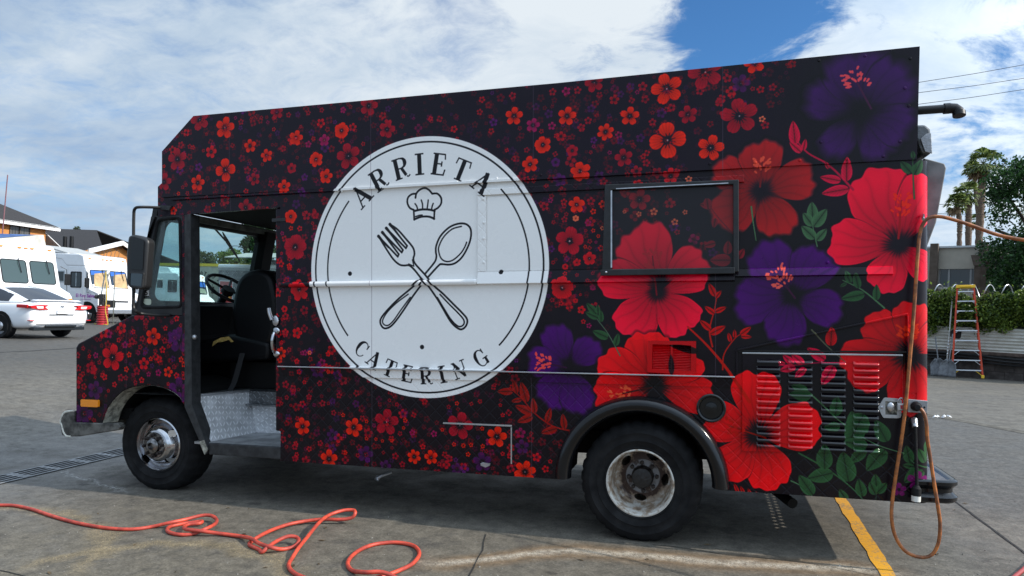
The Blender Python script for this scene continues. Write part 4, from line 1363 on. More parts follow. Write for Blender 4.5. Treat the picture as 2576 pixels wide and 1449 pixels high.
sbp = catmull([(-4.02, 5.285, 1.20), (-4.05, 5.27, 1.07), (-4.08, 5.25, 0.94), (-4.10, 5.22, 0.872), (-4.10, 5.20, 0.84)], 4)
part("seat_belt", TB().add([tuple(p + Vector((-0.028, 0, 0))) for p in sbp] + [tuple(p + Vector((0.028, 0, 0))) for p in sbp], [(i, i + 1, len(sbp) + i + 1, len(sbp) + i) for i in range(len(sbp) - 1)]), mat('black webbing', (0.015, 0.015, 0.016), 0.8), fix=False)
# step well and engine platform in tread plate
part("step_riser", TB().add([(-4.16, 4.782, 0.865), (-3.95, 5.29, 0.865), (-3.88, 5.29, 0.497), (-3.955, 4.80, 0.497), (-3.93, 4.785, 0.40), (-4.2, 4.782, 0.40)], [(0, 1, 2, 3)]), M_PLATE, fix=False)
part("step_back", TB().add([(-3.95, 5.291, 0.74), (XJ + 0.02, 5.291, 0.74), (XJ + 0.02, 5.291, 0.497), (-3.88, 5.291, 0.497)], [(0, 1, 2, 3)]), M_PLATE, fix=False)
part("step_ledge", TB().box(-3.94, XJ + 0.02, 5.22, 5.29, 0.742, 0.756).box(-3.94, XJ + 0.02, 5.27, 5.29, 0.757, 0.864), M_PLATED)
part("step_floor", TB().box(-4.1, XJ + 0.02, YS + 0.03, 5.288, 0.476, 0.496), mat('worn aluminium step', (0.42, 0.43, 0.44), 0.42, 0.7, vary=0.4, vscale=7))
part("platform", TB().add([(-4.75, 4.80, 0.867), (-4.165, 4.80, 0.867), (-3.95, 5.285, 0.867), (XJ + 0.02, 5.285, 0.867), (XJ + 0.02, YB - 0.06, 0.867), (-4.75, YB - 0.06, 0.867)], [(0, 1, 2, 3, 4, 5)]), M_PLATED, fix=False)
part("platform_edge", TB().tube([(-4.16, 4.785, 0.866), (-3.95, 5.286, 0.866)], 0.012, 6), M_ALU)
part("wheelhouse", TB().box(-4.78, -4.2, YS + 0.76, YS + 0.80, 0.45, 0.866), M_DARK)
part("heater_box", TB().box(-4.70, -4.35, 5.7, 6.5, 0.88, 1.25), M_DARK, bevel=0.03)
part("grab_knob", TB().sphere(tuple(on_side(489, 848, YS + 0.02)), 0.022).cyl(tuple(on_side(484, 840, YS + 0.03)), tuple(on_side(489, 848, YS + 0.02)), 0.012), M_STEEL, smooth=True)
# door handles on the jamb
q = [on_side(u, v, YS - 0.03) for u, v in ((676, 775), (678, 788), (684, 805))]
part("door_handle", TB().tube(catmull(q, 5), 0.014, 8, rr=None), M_CHROME, smooth=True)
part("door_handle_rose", TB().sphere(tuple(on_side(693, 807, YS - 0.004)), 0.028, 0.016, 0.042), M_STEEL, smooth=True)
q = [on_side(u, v, y) for u, v, y in ((695, 833, YS), (689, 840, YS - .045), (685, 858, YS - .06), (687, 878, YS - .045), (694, 889, YS))]
part("grab_handle", TB().tube(catmull(q, 5), 0.013, 8).sphere(tuple(on_side(695, 832, YS - 0.004)), 0.03, 0.014, 0.028).sphere(tuple(on_side(695, 890, YS - 0.004)), 0.03, 0.014, 0.024), M_CHROME, smooth=True)
# number card and disc on the quarter glass
nc = SP(355, 728, 373, 728, 373, 746, 356, 746)
part("number_card", TB().prism(nc, YS + 0.0135, YS + 0.0150, 'y'), mat('white card', (0.62, 0.62, 0.60), 0.6))
part("number_border", sheet(TB(), nc, [[(p[0] + (0.006 if i in (0, 3) else -0.006), p[1] + (-0.006 if i < 2 else 0.006)) for i, p in enumerate(nc)]], YS + 0.0125, YS + 0.0134), M_BLACK)
part("oval_sticker", TB().prism(round_poly(SP(356, 751, 377, 752, 377, 767, 364, 767, 357, 761), 0.02, 4), YS + 0.0135, YS + 0.0150, 'y'), mat('pale green card', (0.55, 0.62, 0.50), 0.6))


def text_mesh(name, s, size, m, M, parent=None, extrude=0.0005, bold=0.0, shear=0.0, align='CENTER'):
    cu = bpy.data.curves.new(name, 'FONT')
    cu.body, cu.size, cu.extrude, cu.offset, cu.shear = s, size, extrude, bold, shear
    cu.align_x, cu.align_y = align, 'CENTER'
    cu.resolution_u = 3
    tmp = bpy.data.objects.new(name, cu)
    col.objects.link(tmp)
    dg_ = bpy.context.evaluated_depsgraph_get()
    me = bpy.data.meshes.new_from_object(tmp.evaluated_get(dg_))
    bpy.data.objects.remove(tmp)
    me.transform(M)
    me.materials.clear()
    me.materials.append(m)
    o = bpy.data.objects.new(name, me)
    col.objects.link(o)
    o.parent = parent
    return o


FACE = Matrix(((1, 0, 0, 0), (0, 0, -1, 0), (0, 1, 0, 0), (0, 0, 0, 1)))   # text read from the viewer's side
c15 = on_side(364.5, 737, YS + 0.0124)
text_mesh("number_digits", "15", 0.062, M_BLACK, Matrix.Translation(c15 - BASE) @ FACE, truck, bold=0.002)

# --- mirror and its arm
ym = YS - 0.16
arm = [on_side(u, v, y) for u, v, y in ((412, 523, YS), (398, 522, YS - .03), (352, 521, ym), (339, 526, ym), (336.5, 545, ym), (336, 600, ym), (336, 735, ym), (336, 772, ym), (342, 783, ym), (356, 789, YS - .1), (395, 793, YS - .03), (428, 793, YS))]
part("mirror_arm", TB().tube(catmull(arm, 4), 0.012, 8), M_BLACK, smooth=True)
part("mirror_arm_bracket", sheet(TB(), SP(402, 516, 434, 519, 430, 530, 404, 527), [], YS - 0.02, YS - 0.001), M_WORN)
mh = SP(333, 594, 348, 591, 378, 601, 382, 610, 374, 722, 366, 729, 334, 724, 328, 712, 328, 640, y=ym)
mh = round_poly(mh, 0.03, 3)
part("mirror_housing", TB().prism(mh, ym - 0.045, ym + 0.045, 'y'), mat('mirror plastic', (0.014, 0.014, 0.015), 0.42, bump=0.1, bscale=60), smooth=40, bevel=0.018)
part("convex_mirror", sheet(TB(), round_poly(SP(341, 687, 374, 689, 370, 722, 340, 719, y=ym), 0.014, 3), [], ym - 0.056, ym - 0.0455), mat('dark mirror', (0.10, 0.11, 0.12), 0.08, 0.9), bevel=0.004)
part("mirror_rim", sheet(TB(), round_poly(SP(340, 684, 376, 687, 372, 725, 339, 722, y=ym), 0.014, 3), [round_poly(SP(342, 688, 373, 690, 369, 721, 341, 718, y=ym), 0.012, 3)], ym - 0.060, ym - 0.0455), M_WORN)
part("front_mirror_glass", sheet(TB(), round_poly(SP(342, 600, 374, 607, 371, 680, 340, 678, y=ym), 0.014, 3), [], ym - 0.050, ym - 0.0455), M_BLACKGLOSS)
part("windscreen_post", sheet(TB(), SP(383, 545, 392, 545, 371, 600, 364, 640), [], YS - 0.012, YS + 0.003), M_FRAME)

# --- front bumper, with a return along the side
bp = [(0.0, 0.0), (0.07, 0.005), (0.075, 0.03), (0.045, 0.08), (0.06, 0.14), (0.045, 0.185), (0.0, 0.19)]
zb0 = S2(190, 1098)[1]
xb0 = S2(153, 1060)[0]
part("front_bumper", sheet(TB(), SP(158, 1094, 152, 1062, 156, 1046, 163, 1037, 188, 1033, 188, 1062, 258, 1064, 300, 1064, 306, 1074, 300, 1082, 200, 1098, 168, 1098), [], YS - 0.012, YS + 0.05), M_DIRTY, bevel=0.010)
part("bumper_bar", TB().prism(SP(160, 1092, 153, 1062, 157, 1046, 165, 1038, 188, 1035, 188, 1096), YS + 0.051, YC1, 'y'), M_DIRTY)
ed = [on_side(u, v, YS - 0.010) for u, v in ((186, 1033), (164, 1037), (156.5, 1046), (152, 1060), (156, 1070), (160, 1086), (167, 1096), (178, 1098))]
part("bumper_edge", TB().tube(catmull(ed, 3), 0.009, 6, rr=None), M_WHITELIP)
part("front_valance", TB().box(-5.2, -4.9, YS + 0.2, YC1, 0.62, 0.72), M_DARK)

# --- tail: step bumper, vent pipe, crumpled cowl, hatch edge, exhaust
zt0, zt1 = 0.398, 0.535
xo = 1.435
path = [(1.20, YS - 0.012), (1.33, YS - 0.012)] + [(1.345 + 0.09 * math.sin(a), YS + 0.078 - 0.09 * math.cos(a)) for a in [PI / 2 * k / 8 for k in range(1, 9)]] + [(xo, YS + 0.3), (xo, YB - 0.1)]
prof = [(-0.05, zt0), (-0.006, zt0), (0.008, zt0 + 0.012), (0.010, zt0 + 0.034), (-0.004, zt0 + 0.046), (-0.016, zt0 + 0.060), (-0.016, zt0 + 0.082), (-0.002, zt0 + 0.098), (0.010, zt0 + 0.108), (0.010, zt0 + 0.128), (0.0, zt1), (-0.012, zt1 + 0.003), (-0.03, zt1 - 0.004), (-0.05, zt1 - 0.012)]
part("rear_bumper", sweep(TB(), prof, path), M_BLACKGLOSS, smooth=True)
perf = []
for k in range(13):
    for j in range(2):
        cx_, cy_ = XR + 0.110 + j * 0.050, YS + 0.62 + k * 0.088 + j * 0.044
        perf.append([(cx_ + 0.019 * math.cos(-2 * PI * i / 8), cy_ + 0.019 * math.sin(-2 * PI * i / 8)) for i in range(8)])
part("step_plate", sheet(TB(), [(XR + 0.074, YS + 0.05), (xo - 0.045, YS + 0.05), (xo - 0.045, YB - 0.1), (XR + 0.074, YB - 0.1)], perf, zt1 - 0.014, zt1 - 0.010, 'z'), mat('dark grey step tread', (0.11, 0.11, 0.125), 0.45, vary=0.3, vscale=20))
q0, q1 = on_side(2300, 279, 4.86), on_side(2388, 279, 4.86)
pipe = part("vent_pipe", TB().cyl((q0.x - .1, 4.86, q0.z), (q1.x, 4.86, q0.z), 0.026, 16), M_BLACK, smooth=True)
part("pipe_elbow", TB().cyl((q1.x - 0.03, 4.86, q0.z), (q1.x + 0.002, 4.86, q0.z), 0.033, 16)
     .tube([(q1.x, 4.86, q0.z), (q1.x + 0.03, 4.86, q0.z - 0.004), (q1.x + 0.046, 4.855, q0.z - 0.020), (q1.x + 0.048, 4.845, q0.z - 0.048)], 0.031, 16)
     .tube([(q1.x + 0.048, 4.846, q0.z - 0.030), (q1.x + 0.048, 4.840, q0.z - 0.056)], 0.036, 16), M_BLACK, parent=pipe, smooth=True)
cz = [S2(u, v) for u, v in ((2306, 312), (2330, 311), (2343, 322), (2346, 345), (2345, 386), (2322, 384), (2306, 345))]
mb = TB()
mb.prism(cz, YS + 0.02, YS + 0.5, 'y')
part("crumpled_cowl", mb, mat('crumpled grey sheet', (0.13, 0.135, 0.14), 0.33, 0.5, bump=0.9, bscale=12), bevel=0.012)
part("cowl_flap", sheet(TB(), SP(2316, 348, 2330, 336, 2343, 334, 2346, 386, 2328, 382), [], YS + 0.002, YS + 0.012), mat('bent grey flashing', (0.30, 0.30, 0.31), 0.30, 0.6, bump=1.0, bscale=15), bevel=0.004)
hp = [(XR + 0.074, S2(2345, 398, 4.9)[1]), *SP(2374, 413, 2378, 424, 2368, 480, 2353, 560, y=4.9), (XR + 0.074, S2(2346, 642, 4.9)[1])]
part("awning_arm_panel", TB().prism(hp, 4.88, 4.92, 'y'), mat('grey hatch plate', (0.20, 0.20, 0.20), 0.5, vary=0.45, vscale=6), bevel=0.006)
ex = on_side(1992, 1262, 5.2)
part("exhaust_pipe", TB().tube([(ex.x - 0.35, 5.75, ex.z + 0.10), (ex.x - 0.10, 5.40, ex.z + 0.03), (ex.x, 5.15, ex.z)], 0.036, 14), M_DARK, smooth=True)
part("drain_valve", TB().tube([on_side(985, 1188, 4.95), on_side(962, 1196, 4.90), on_side(950, 1203, 4.88)], 0.012, 8).cyl(tuple(on_side(952, 1199, 4.9)), tuple(on_side(947, 1208, 4.88)), 0.018), M_STEEL)

# --- latch plate, power inlet and pigtail by the rear corner
RZ = LT(2164.2, 980.7, .2333)


def ZP(*xy, y=YS):
    return [S2(*RZ(xy[i], xy[i + 1]), y) for i in range(0, len(xy), 2)]


lp = part("latch_plate", sheet(TB(), round_poly(ZP(180, 185, 250, 78, 415, 92, 440, 115, 430, 290, 400, 303, 240, 298), 0.008, 3), [ZP(262, 118, 392, 128, 388, 268, 262, 262)], YS - 0.020, YS - 0.0145), M_STEEL, bevel=0.002)
part("latch_recess", TB().prism(ZP(258, 114, 396, 124, 392, 272, 258, 266), YS - 0.0144, YS - 0.012, 'y'), mat('greasy steel', (0.30, 0.29, 0.25), 0.4, 0.7, vary=0.85, vscale=40), parent=lp)
part("latch_bolt", TB().sphere((*ZP(320, 180)[0][:1], YS - 0.018, ZP(320, 180)[0][1]), 0.022, 0.012, 0.03).sphere((ZP(222, 185)[0][0], YS - 0.021, ZP(222, 185)[0][1]), 0.009, 0.004, 0.009), M_STEEL, parent=lp, smooth=True)
inl = part("power_inlet", sheet(TB(), ZP(500, 95, 716, 115, 706, 248, 498, 234), [], YS - 0.030, YS - 0.001), mat('grey outlet plate', (0.36, 0.37, 0.38), 0.4, 0.5, vary=0.2, vscale=30), bevel=0.003)
part("plate_screw", TB().sphere((ZP(675, 182)[0][0], YS - 0.031, ZP(675, 182)[0][1]), 0.006, 0.003, 0.006).sphere((ZP(535, 170)[0][0], YS - 0.031, ZP(535, 170)[0][1]), 0.005, 0.003, 0.005), M_DARK, parent=inl)
g = [on_side(*RZ(x, y), YS - d) for x, y, d in ((580, 330, .01), (588, 360, .03), (592, 400, .045), (598, 560, .045), (600, 720, .045), (606, 900, .045), (610, 1040, .045))]
pig = part("pigtail_cable", TB().tube(catmull(g, 4), 0.0095, 8), M_BLACKRUB, smooth=True)
ga = [on_side(*RZ(x, y), YS - d) for x, y, d in ((578, 318, .0), (588, 378, .035))]
part("cable_gland", TB().cyl(tuple(ga[0]), tuple(ga[1]), 0.020, 12, 0.016).cyl(tuple(on_side(*RZ(588, 372), YS - .036)), tuple(on_side(*RZ(590, 402), YS - .045)), 0.016, 12), M_STEEL, parent=pig)
c0, c1, c2, c3 = (on_side(*RZ(x, y), YS - .045) for x, y in ((611, 1030), (606, 1062), (602, 1140), (600, 1200)))
part("plug_body", TB().cyl(tuple(c0), tuple(c1), 0.012, 14, 0.026).cyl(tuple(c1), tuple(c2), 0.0265, 14), M_BLACKRUB, parent=pig, smooth=True)
part("plug_face", TB().cyl(tuple(c2), tuple(c3), 0.0255, 14), mat('white plug', (0.72, 0.71, 0.66), 0.5), parent=pig, smooth=True)

# --- wheels


def tyre_mb(R, rin, w, n=120):
    prof = [(rin, 0.012), (rin + 0.010, -0.008), (rin + 0.016, -0.010), (rin + 0.020, -0.005), (rin + 0.060, -0.018), (rin + 0.064, -0.022), (rin + 0.070, -0.018), (R - 0.075, -0.024), (R - 0.070, -0.027), (R - 0.064, -0.024), (R - 0.040, -0.016), (R - 0.018, 0.004), (R - 0.004, 0.030), (R, 0.045), (R, w / 2)]
    prof = prof + [(r, w - y) for r, y in reversed(prof[:-1])]
    mb = MB()
    vs, fs = [], []
    for i, (r, y) in enumerate(prof):
        tread = r > R - 0.03
        for k in range(n):
            rr = r - (0.010 if tread and (k % 4 == 0) else 0.0)
            t = 2 * PI * (k + (0.5 if y > w / 2 else 0)) / n
            vs.append((rr * math.cos(t), y, rr * math.sin(t)))
    for i in range(len(prof) - 1):
        for k in range(n):
            fs.append((i * n + k, (i + 1) * n + k, (i + 1) * n + (k + 1) % n, i * n + (k + 1) % n))
    return mb.add(vs, fs)


def disc(prof, holes, n=128, sub=6, k_=0.875):
    """turned disc with oval openings: faces inside an oval are left out"""
    prof = [(r * k_, y) for r, y in prof]
    holes = [(a, hr * k_, er * k_, et * k_) for a, hr, er, et in holes]
    pts = []
    for i in range(len(prof) - 1):
        for k in range(sub):
            t = k / sub
            pts.append((prof[i][0] * (1 - t) + prof[i + 1][0] * t, prof[i][1] * (1 - t) + prof[i + 1][1] * t))
    pts.append(prof[-1])
    mb = MB().lathe(pts, n, 'y')
    keep = []
    for f in mb.f:
        c = sum((Vector(mb.v[i]) for i in f), Vector()) / len(f)
        r, a = math.hypot(c.x, c.z), math.atan2(c.z, c.x)
        cut = False
        for ha, hr, er, et in holes:
            da = (a - ha + PI) % (2 * PI) - PI
            if ((r - hr) / er) ** 2 + (da * hr / et) ** 2 < 1:
                cut = True
        if not cut:
            keep.append(f)
    mb.f = keep
    mb.m = [0] * len(keep)
    return mb


def rusty_rim():
    m = mat('rusty white rim paint', (0.70, 0.71, 0.70), 0.5)
    T = NT(m.node_tree)
    b = m.node_tree.nodes['Principled BSDF']
    ob = T.n('ShaderNodeTexCoord').outputs['Object']
    x, y, z = T.xyz(ob)
    r = T.vmath('LENGTH', T.vec(x, 0.0, z))
    nz = T.noise(ob, 14, 7, 0.65)
    k = T.math('ADD', T.math('SUBTRACT', T.rng(r, 0.085, 0.235, 1.0, 0.0, False), 0.27), T.math('MULTIPLY', T.math('SUBTRACT', nz, 0.5), 2.2))
    c = T.mix(T.rng(k, -0.25, 0.05), (0.60, 0.58, 0.53), (0.33, 0.25, 0.18))
    c = T.mix(T.rng(k, 0.05, 0.38), c, (0.055, 0.030, 0.022))
    ring = T.math('MULTIPLY', T.rng(r, 0.122, 0.115), T.rng(nz, 0.42, 0.55))
    c = T.mix(T.math('MULTIPLY', ring, 0.8), c, (0.34, 0.34, 0.35))
    T.link(c, b.inputs['Base Color'])
    T.link(T.bump(nz, 0.25, 0.004), b.inputs['Normal'])
    return m


M_RUSTRIM = rusty_rim()
M_GREASE = mat('greasy hub', (0.020, 0.017, 0.016), 0.38, vary=0.5, vscale=40, bump=0.6, bscale=60)
M_NUT = mat('dull wheel nut', (0.075, 0.060, 0.055), 0.4, 0.5, vary=0.6, vscale=60)
M_CHROMED = mat('scuffed chrome hub', (0.36, 0.35, 0.35), 0.25, 1.0, vary=0.75, vscale=28)


def add_at(mb, name, m, parent, smooth=False, bevel=0.0):
    return mb.build(name, m, parent, smooth, bevel)


RT = 0.411
tyre_me = tyre_mb(RT, 0.224, 0.235).mesh("tyre", M_BLACKRUB, 50)
rear_rim = disc([(0.258, 0.012), (0.262, -0.006), (0.252, -0.010), (0.243, 0.004), (0.236, 0.05), (0.230, 0.190), (0.212, 0.222), (0.19, 0.228), (0.14, 0.215), (0.088, 0.203)], [(math.radians(a), 0.178, 0.028, 0.050) for a in (-88, 2, 73, 148)]).mesh("rim", M_RUSTRIM, 50)
rear_hub = MB().lathe([(0.079, 0.202), (0.074, 0.155), (0.068, 0.138), (0.05, 0.132), (0.0, 0.130)], 28, 'y').mesh("hub", M_GREASE, True)
front_rim = disc([(0.258, 0.012), (0.262, -0.004), (0.252, -0.010), (0.243, 0.006), (0.232, 0.045), (0.222, 0.060), (0.208, 0.048), (0.190, 0.010), (0.165, -0.022), (0.142, -0.040), (0.128, -0.045)], [(math.radians(a), 0.192, 0.024, 0.038) for a in (46, 136, 226, 316)]).mesh("rim", M_CHROME, 50)
front_hub = MB().lathe([(0.113, -0.044), (0.108, -0.052), (0.070, -0.054), (0.064, -0.075), (0.05, -0.085), (0.030, -0.088), (0.028, -0.07), (0.0, -0.07)], 28, 'y').mesh("hub", M_CHROMED, True)
nut_me = MB().cyl((0, 0, 0), (0, -0.026, 0), 0.0145, 6).cyl((0, -0.026, 0), (0, -0.034, 0), 0.009, 8).mesh("lug_nut", M_NUT)


def wheel(name, c, rim, hub, nuts, rn, yn, flip=False):
    e = bpy.data.objects.new(name, None)
    col.objects.link(e)
    e.parent = truck
    e.location = Vector(c) - BASE
    e.rotation_euler = (0, 0.15, PI if flip else 0)
    for nm, me in (("tyre", tyre_me), ("rim", rim), ("hub", hub)):
        if me is not None:
            o = bpy.data.objects.new(nm, me)
            col.objects.link(o)
            o.parent = e
    for k in range(nuts):
        a = 2 * PI * k / nuts + 0.2
        o = bpy.data.objects.new("lug_nut", nut_me)
        col.objects.link(o)
        o.parent = e
        o.location = (rn * math.cos(a), yn, rn * math.sin(a))
    return e


wheel("rear_wheel", (WCX, YS + 0.012, RT - 0.013), rear_rim, rear_hub, 8, 0.098, 0.207)
wheel("rear_wheel", (WCX, YS + 0.30, RT - 0.013), rear_rim, None, 0, 0, 0)
wheel("rear_wheel", (WCX, YB - 0.012, RT - 0.013), rear_rim, rear_hub, 0, 0, 0, True)
YF = YS + 0.17
fw = on_side(398.7, 1114.6, YF)
wheel("front_wheel", (fw.x, YF, RT + (ground_z(fw.x) - Z_PIV - (fw.x + 0.36) * math.tan(BETA)) - 0.020), front_rim, front_hub, 8, 0.088, -0.054)
wheel("front_wheel", (fw.x, YB - 0.12, RT + 0.03), front_rim, front_hub, 0, 0, 0, True)


# ---------------------------------------------------------------- ground
def ground_material():
    m = bpy.data.materials.new('weathered yard concrete')
    m.use_nodes = True
    T = NT(m.node_tree)
    b = m.node_tree.nodes['Principled BSDF']
    ob = T.n('ShaderNodeTexCoord').outputs['Object']
    x, y, z = T.xyz(ob)
    P2 = T.vec(x, y, 0.0)
    n1 = T.noise(P2, 0.55, 6, 0.6, 0.4)
    n2 = T.noise(P2, 3.0, 7, 0.66, 0.3)
    n3 = T.noise(P2, 26, 6, 0.72)
    n4 = T.noise(P2, 120, 3, 0.7)
    dv = lambda n, q: T.math('MULTIPLY', T.math('SUBTRACT', n, 0.5), q)
    base = T.mix(T.rng(n1, 0.35, 0.65), (0.165, 0.160, 0.152), (0.225, 0.212, 0.185))
    # the near slab is browner and dustier
    near = T.math('MULTIPLY', T.rng(y, 3.2, 5.6, 1.0, 0.0), T.rng(x, -5.6, -4.2))
    base = T.mix(T.math('MULTIPLY', near, T.rng(n2, 0.22, 0.55)), base, (0.215, 0.195, 0.155))
    # bluish shade past the nose painted into the colour, slicker there too
    nose_shade = T.math('MULTIPLY', T.rng(x, -4.4, -6.2), T.rng(x, -9.5, -7.0))
    base = T.mix(T.math('MULTIPLY', nose_shade, 0.55), base, (0.150, 0.158, 0.175))
    base = T.mix(T.math('MULTIPLY', T.rng(n2, 0.50, 0.66), 0.75), base, (0.105, 0.100, 0.095))
    base = T.mix(T.math('MULTIPLY', T.rng(n3, 0.53, 0.70), 0.60), base, (0.085, 0.080, 0.072))
    base = T.mix(T.math('MULTIPLY', T.rng(n3, 0.45, 0.30), 0.60), base, (0.36, 0.335, 0.285))
    base = T.mix(0.25, base, T.ramp(n4, [(0.3, (0.06, 0.058, 0.054)), (0.7, (0.34, 0.33, 0.30))]))
    # oil spots
    vo = T.n('ShaderNodeTexVoronoi', feature='F1')
    T.link(T.vec(T.math('MULTIPLY', x, 0.75), y, 0.0), vo.inputs['Vector'])
    vo.inputs['Scale'].default_value = 2.3
    dd = T.math('ADD', vo.outputs['Distance'], T.math('MULTIPLY', T.math('SUBTRACT', n3, 0.5), 0.12))
    size = T.math('MULTIPLY', T.xyz(vo.outputs['Color'])[0], 0.14)
    spot = T.rng(T.math('SUBTRACT', dd, size), -0.03, 0.02, 1.0, 0.0)
    base = T.mix(T.math('MULTIPLY', spot, 0.62), base, (0.050, 0.046, 0.043))
    # dried run-off: a crusty pale streak with rusty margins, snaking under the tail
    yc = T.math('ADD', 4.50, T.math('ADD', T.math('MULTIPLY', T.math('SINE', T.math('MULTIPLY', x, 1.9)), 0.035), T.math('MULTIPLY', T.math('SUBTRACT', n2, 0.5), 0.16)))
    yc = T.math('SUBTRACT', yc, T.math('MULTIPLY', T.rng(x, -0.75, -1.75, 0.0, 1.0), 0.55))
    yc = T.math('ADD', yc, T.math('MULTIPLY', T.rng(x, 0.0, 1.0), 0.10))
    e = T.math('ABSOLUTE', T.math('SUBTRACT', y, yc))
    along = T.math('MULTIPLY', T.rng(x, -1.85, -1.45), T.rng(x, 1.3, 0.75))
    rust = T.math('MULTIPLY', T.rng(T.math('ADD', e, T.math('MULTIPLY', n3, 0.10)), 0.06, 0.27, 1.0, 0.0), along)
    base = T.mix(T.math('MULTIPLY', rust, 0.75), base, (0.30, 0.185, 0.085))
    crust = T.math('MULTIPLY', T.rng(T.math('ADD', e, T.math('MULTIPLY', n3, 0.14)), 0.07, 0.17, 1.0, 0.0), along)
    base = T.mix(T.math('MULTIPLY', crust, T.rng(T.math('ADD', n4, dv(n3, 0.5)), 0.36, 0.58, 0.12, 0.95)), base, (0.66, 0.64, 0.58))
    # coarse aggregate showing along two worn arcs near the hose
    for cx_, cy_, r0, w_ in ((-3.05, 2.9, 0.95, 0.05), (-5.0, 2.6, 1.55, 0.05)):
        q = T.math('ABSOLUTE', T.math('SUBTRACT', T.vmath('LENGTH', T.vmath('SUBTRACT', P2, (cx_, cy_, 0))), T.math('ADD', r0, T.math('MULTIPLY', T.math('SUBTRACT', n2, 0.5), 0.5))))
        mk = T.math('MULTIPLY', T.rng(q, 0.0, w_ * 2.6, 1.0, 0.0), T.rng(y, 3.0, 3.4))
        base = T.mix(T.math('MULTIPLY', mk, T.rng(n4, 0.45, 0.58, 0.1, 0.95)), base, (0.42, 0.34, 0.20))
    # pale splash line by the front wheel
    sp = T.math('ABSOLUTE', T.math('SUBTRACT', T.math('ADD', T.math('MULTIPLY', x, 0.35), y), T.math('ADD', 2.93, T.math('MULTIPLY', n2, 0.35))))
    mk = T.math('MULTIPLY', T.rng(sp, 0.0, 0.06, 1.0, 0.0), T.math('MULTIPLY', T.rng(x, -6.3, -5.6), T.rng(x, -4.6, -5.0)))
    base = T.mix(T.math('MULTIPLY', mk, T.rng(n3, 0.42, 0.60)), base, (0.46, 0.48, 0.50))
    # roadway asphalt beyond the truck's tail, blue grey
    asph = T.math('MULTIPLY', T.rng(T.math('ADD', T.math('MULTIPLY', x, 0.8), T.math('ADD', y, T.math('MULTIPLY', n2, 0.5))), 7.6, 8.6), T.rng(T.math('ADD', T.math('MULTIPLY', x, 1.8), y), 18.15, 18.0))
    base = T.mix(T.math('MULTIPLY', asph, 0.75), base, T.mix(T.rng(n3, 0.3, 0.7), (0.105, 0.107, 0.110), (0.150, 0.150, 0.150)))
    lotm = T.rng(x, -9.5, -13.0)
    base = T.mix(T.math('MULTIPLY', lotm, 0.8), base, T.mix(T.rng(n2, 0.3, 0.7), (0.075, 0.075, 0.074), (0.120, 0.118, 0.113)))
    # grit and pitting, from hand size down to a few millimetres
    n5 = T.noise(P2, 9, 7, 0.70)
    n6 = T.noise(P2, 62, 4, 0.70)
    lin = lambda v, a, b_, c, d: T.rng(v, a, b_, c, d, False)
    k = T.math('MULTIPLY', T.math('MULTIPLY', lin(n5, 0.36, 0.64, 0.72, 1.28), lin(n3, 0.36, 0.64, 0.76, 1.26)), lin(n6, 0.36, 0.64, 0.74, 1.28))
    base = T.vmath('SCALE', base, scale=k)
    base = T.vmath('MULTIPLY', base, (0.575, 0.540, 0.490))
    T.link(base, b.inputs['Base Color'])
    rr = T.math('ADD', T.rng(n2, 0.3, 0.7, 0.62, 0.88), T.math('MULTIPLY', nose_shade, -0.16))
    T.link(rr, b.inputs['Roughness'])
    b.inputs['Specular IOR Level'].default_value = 0.4
    h = T.math('ADD', T.math('MULTIPLY', n3, 0.6), T.math('MULTIPLY', n4, 0.5))
    T.link(T.bump(h, 0.30, 0.006), b.inputs['Normal'])
    return m


xs = sorted(set([-900, -300, -120, -60, -40, -25] + [-18 + 0.5 * k for k in range(23)] + [-6.75, -6.5, -4, -2, 0, 2, 3, 3.5] + [3.5 + 0.5 * k for k in range(7)] + [9, 14, 25, 60, 200, 900]))
ys = [-400, -60, -10, 0, 4, 8, 12, 16, 20, 30, 60, 150, 500, 1500]
g = MB()
g.add([(x, y, ground_z(x)) for y in ys for x in xs], [(j * len(xs) + i, j * len(xs) + i + 1, (j + 1) * len(xs) + i + 1, (j + 1) * len(xs) + i) for j in range(len(ys) - 1) for i in range(len(xs) - 1)])
g.build("ground", ground_material(), None, smooth=60, kind='structure')


def strip(name, pts, w, m, lift=0.004, jitter=0.0, **kw):
    """a flat band laid along points of the ground"""
    pts = [Vector(p) for p in pts]
    vs = []
    for i, p in enumerate(pts):
        d = (pts[min(i + 1, len(pts) - 1)] - pts[max(i - 1, 0)])
        n = Vector((-d.y, d.x, 0)).normalized()
        ww = w[i] if isinstance(w, list) else w
        for s in (-1, 1):
            q = p + n * s * (ww / 2 + random.uniform(-jitter, jitter))
            vs.append((q.x, q.y, ground_z(q.x) + lift))
    fs = [(2 * i, 2 * i + 1, 2 * i + 3, 2 * i + 2) for i in range(len(pts) - 1)]
    o = MB().add(vs, fs).build(name, m, None, fix=False)
    for k, v in kw.items():
        o[k] = v
    return o


def lerp_pts(a, b, n):
    a, b = Vector(a), Vector(b)
    return [a + (b - a) * (i / n) for i in range(n + 1)]


def worn_paint(name, color):
    m = mat(name, color, 0.7)
    T = NT(m.node_tree)
    ob = T.n('ShaderNodeTexCoord').outputs['Object']
    nz = T.noise(ob, 45, 6, 0.75)
    n2 = T.noise(ob, 5, 4, 0.6)
    k = T.rng(T.math('ADD', nz, T.math('MULTIPLY', T.math('SUBTRACT', n2, 0.5), 0.6)), 0.36, 0.50, 0.25, 1.0)
    b = m.node_tree.nodes['Principled BSDF']
    T.link(T.mix(k, (0.17, 0.15, 0.11), color), b.inputs['Base Color'])
    return m


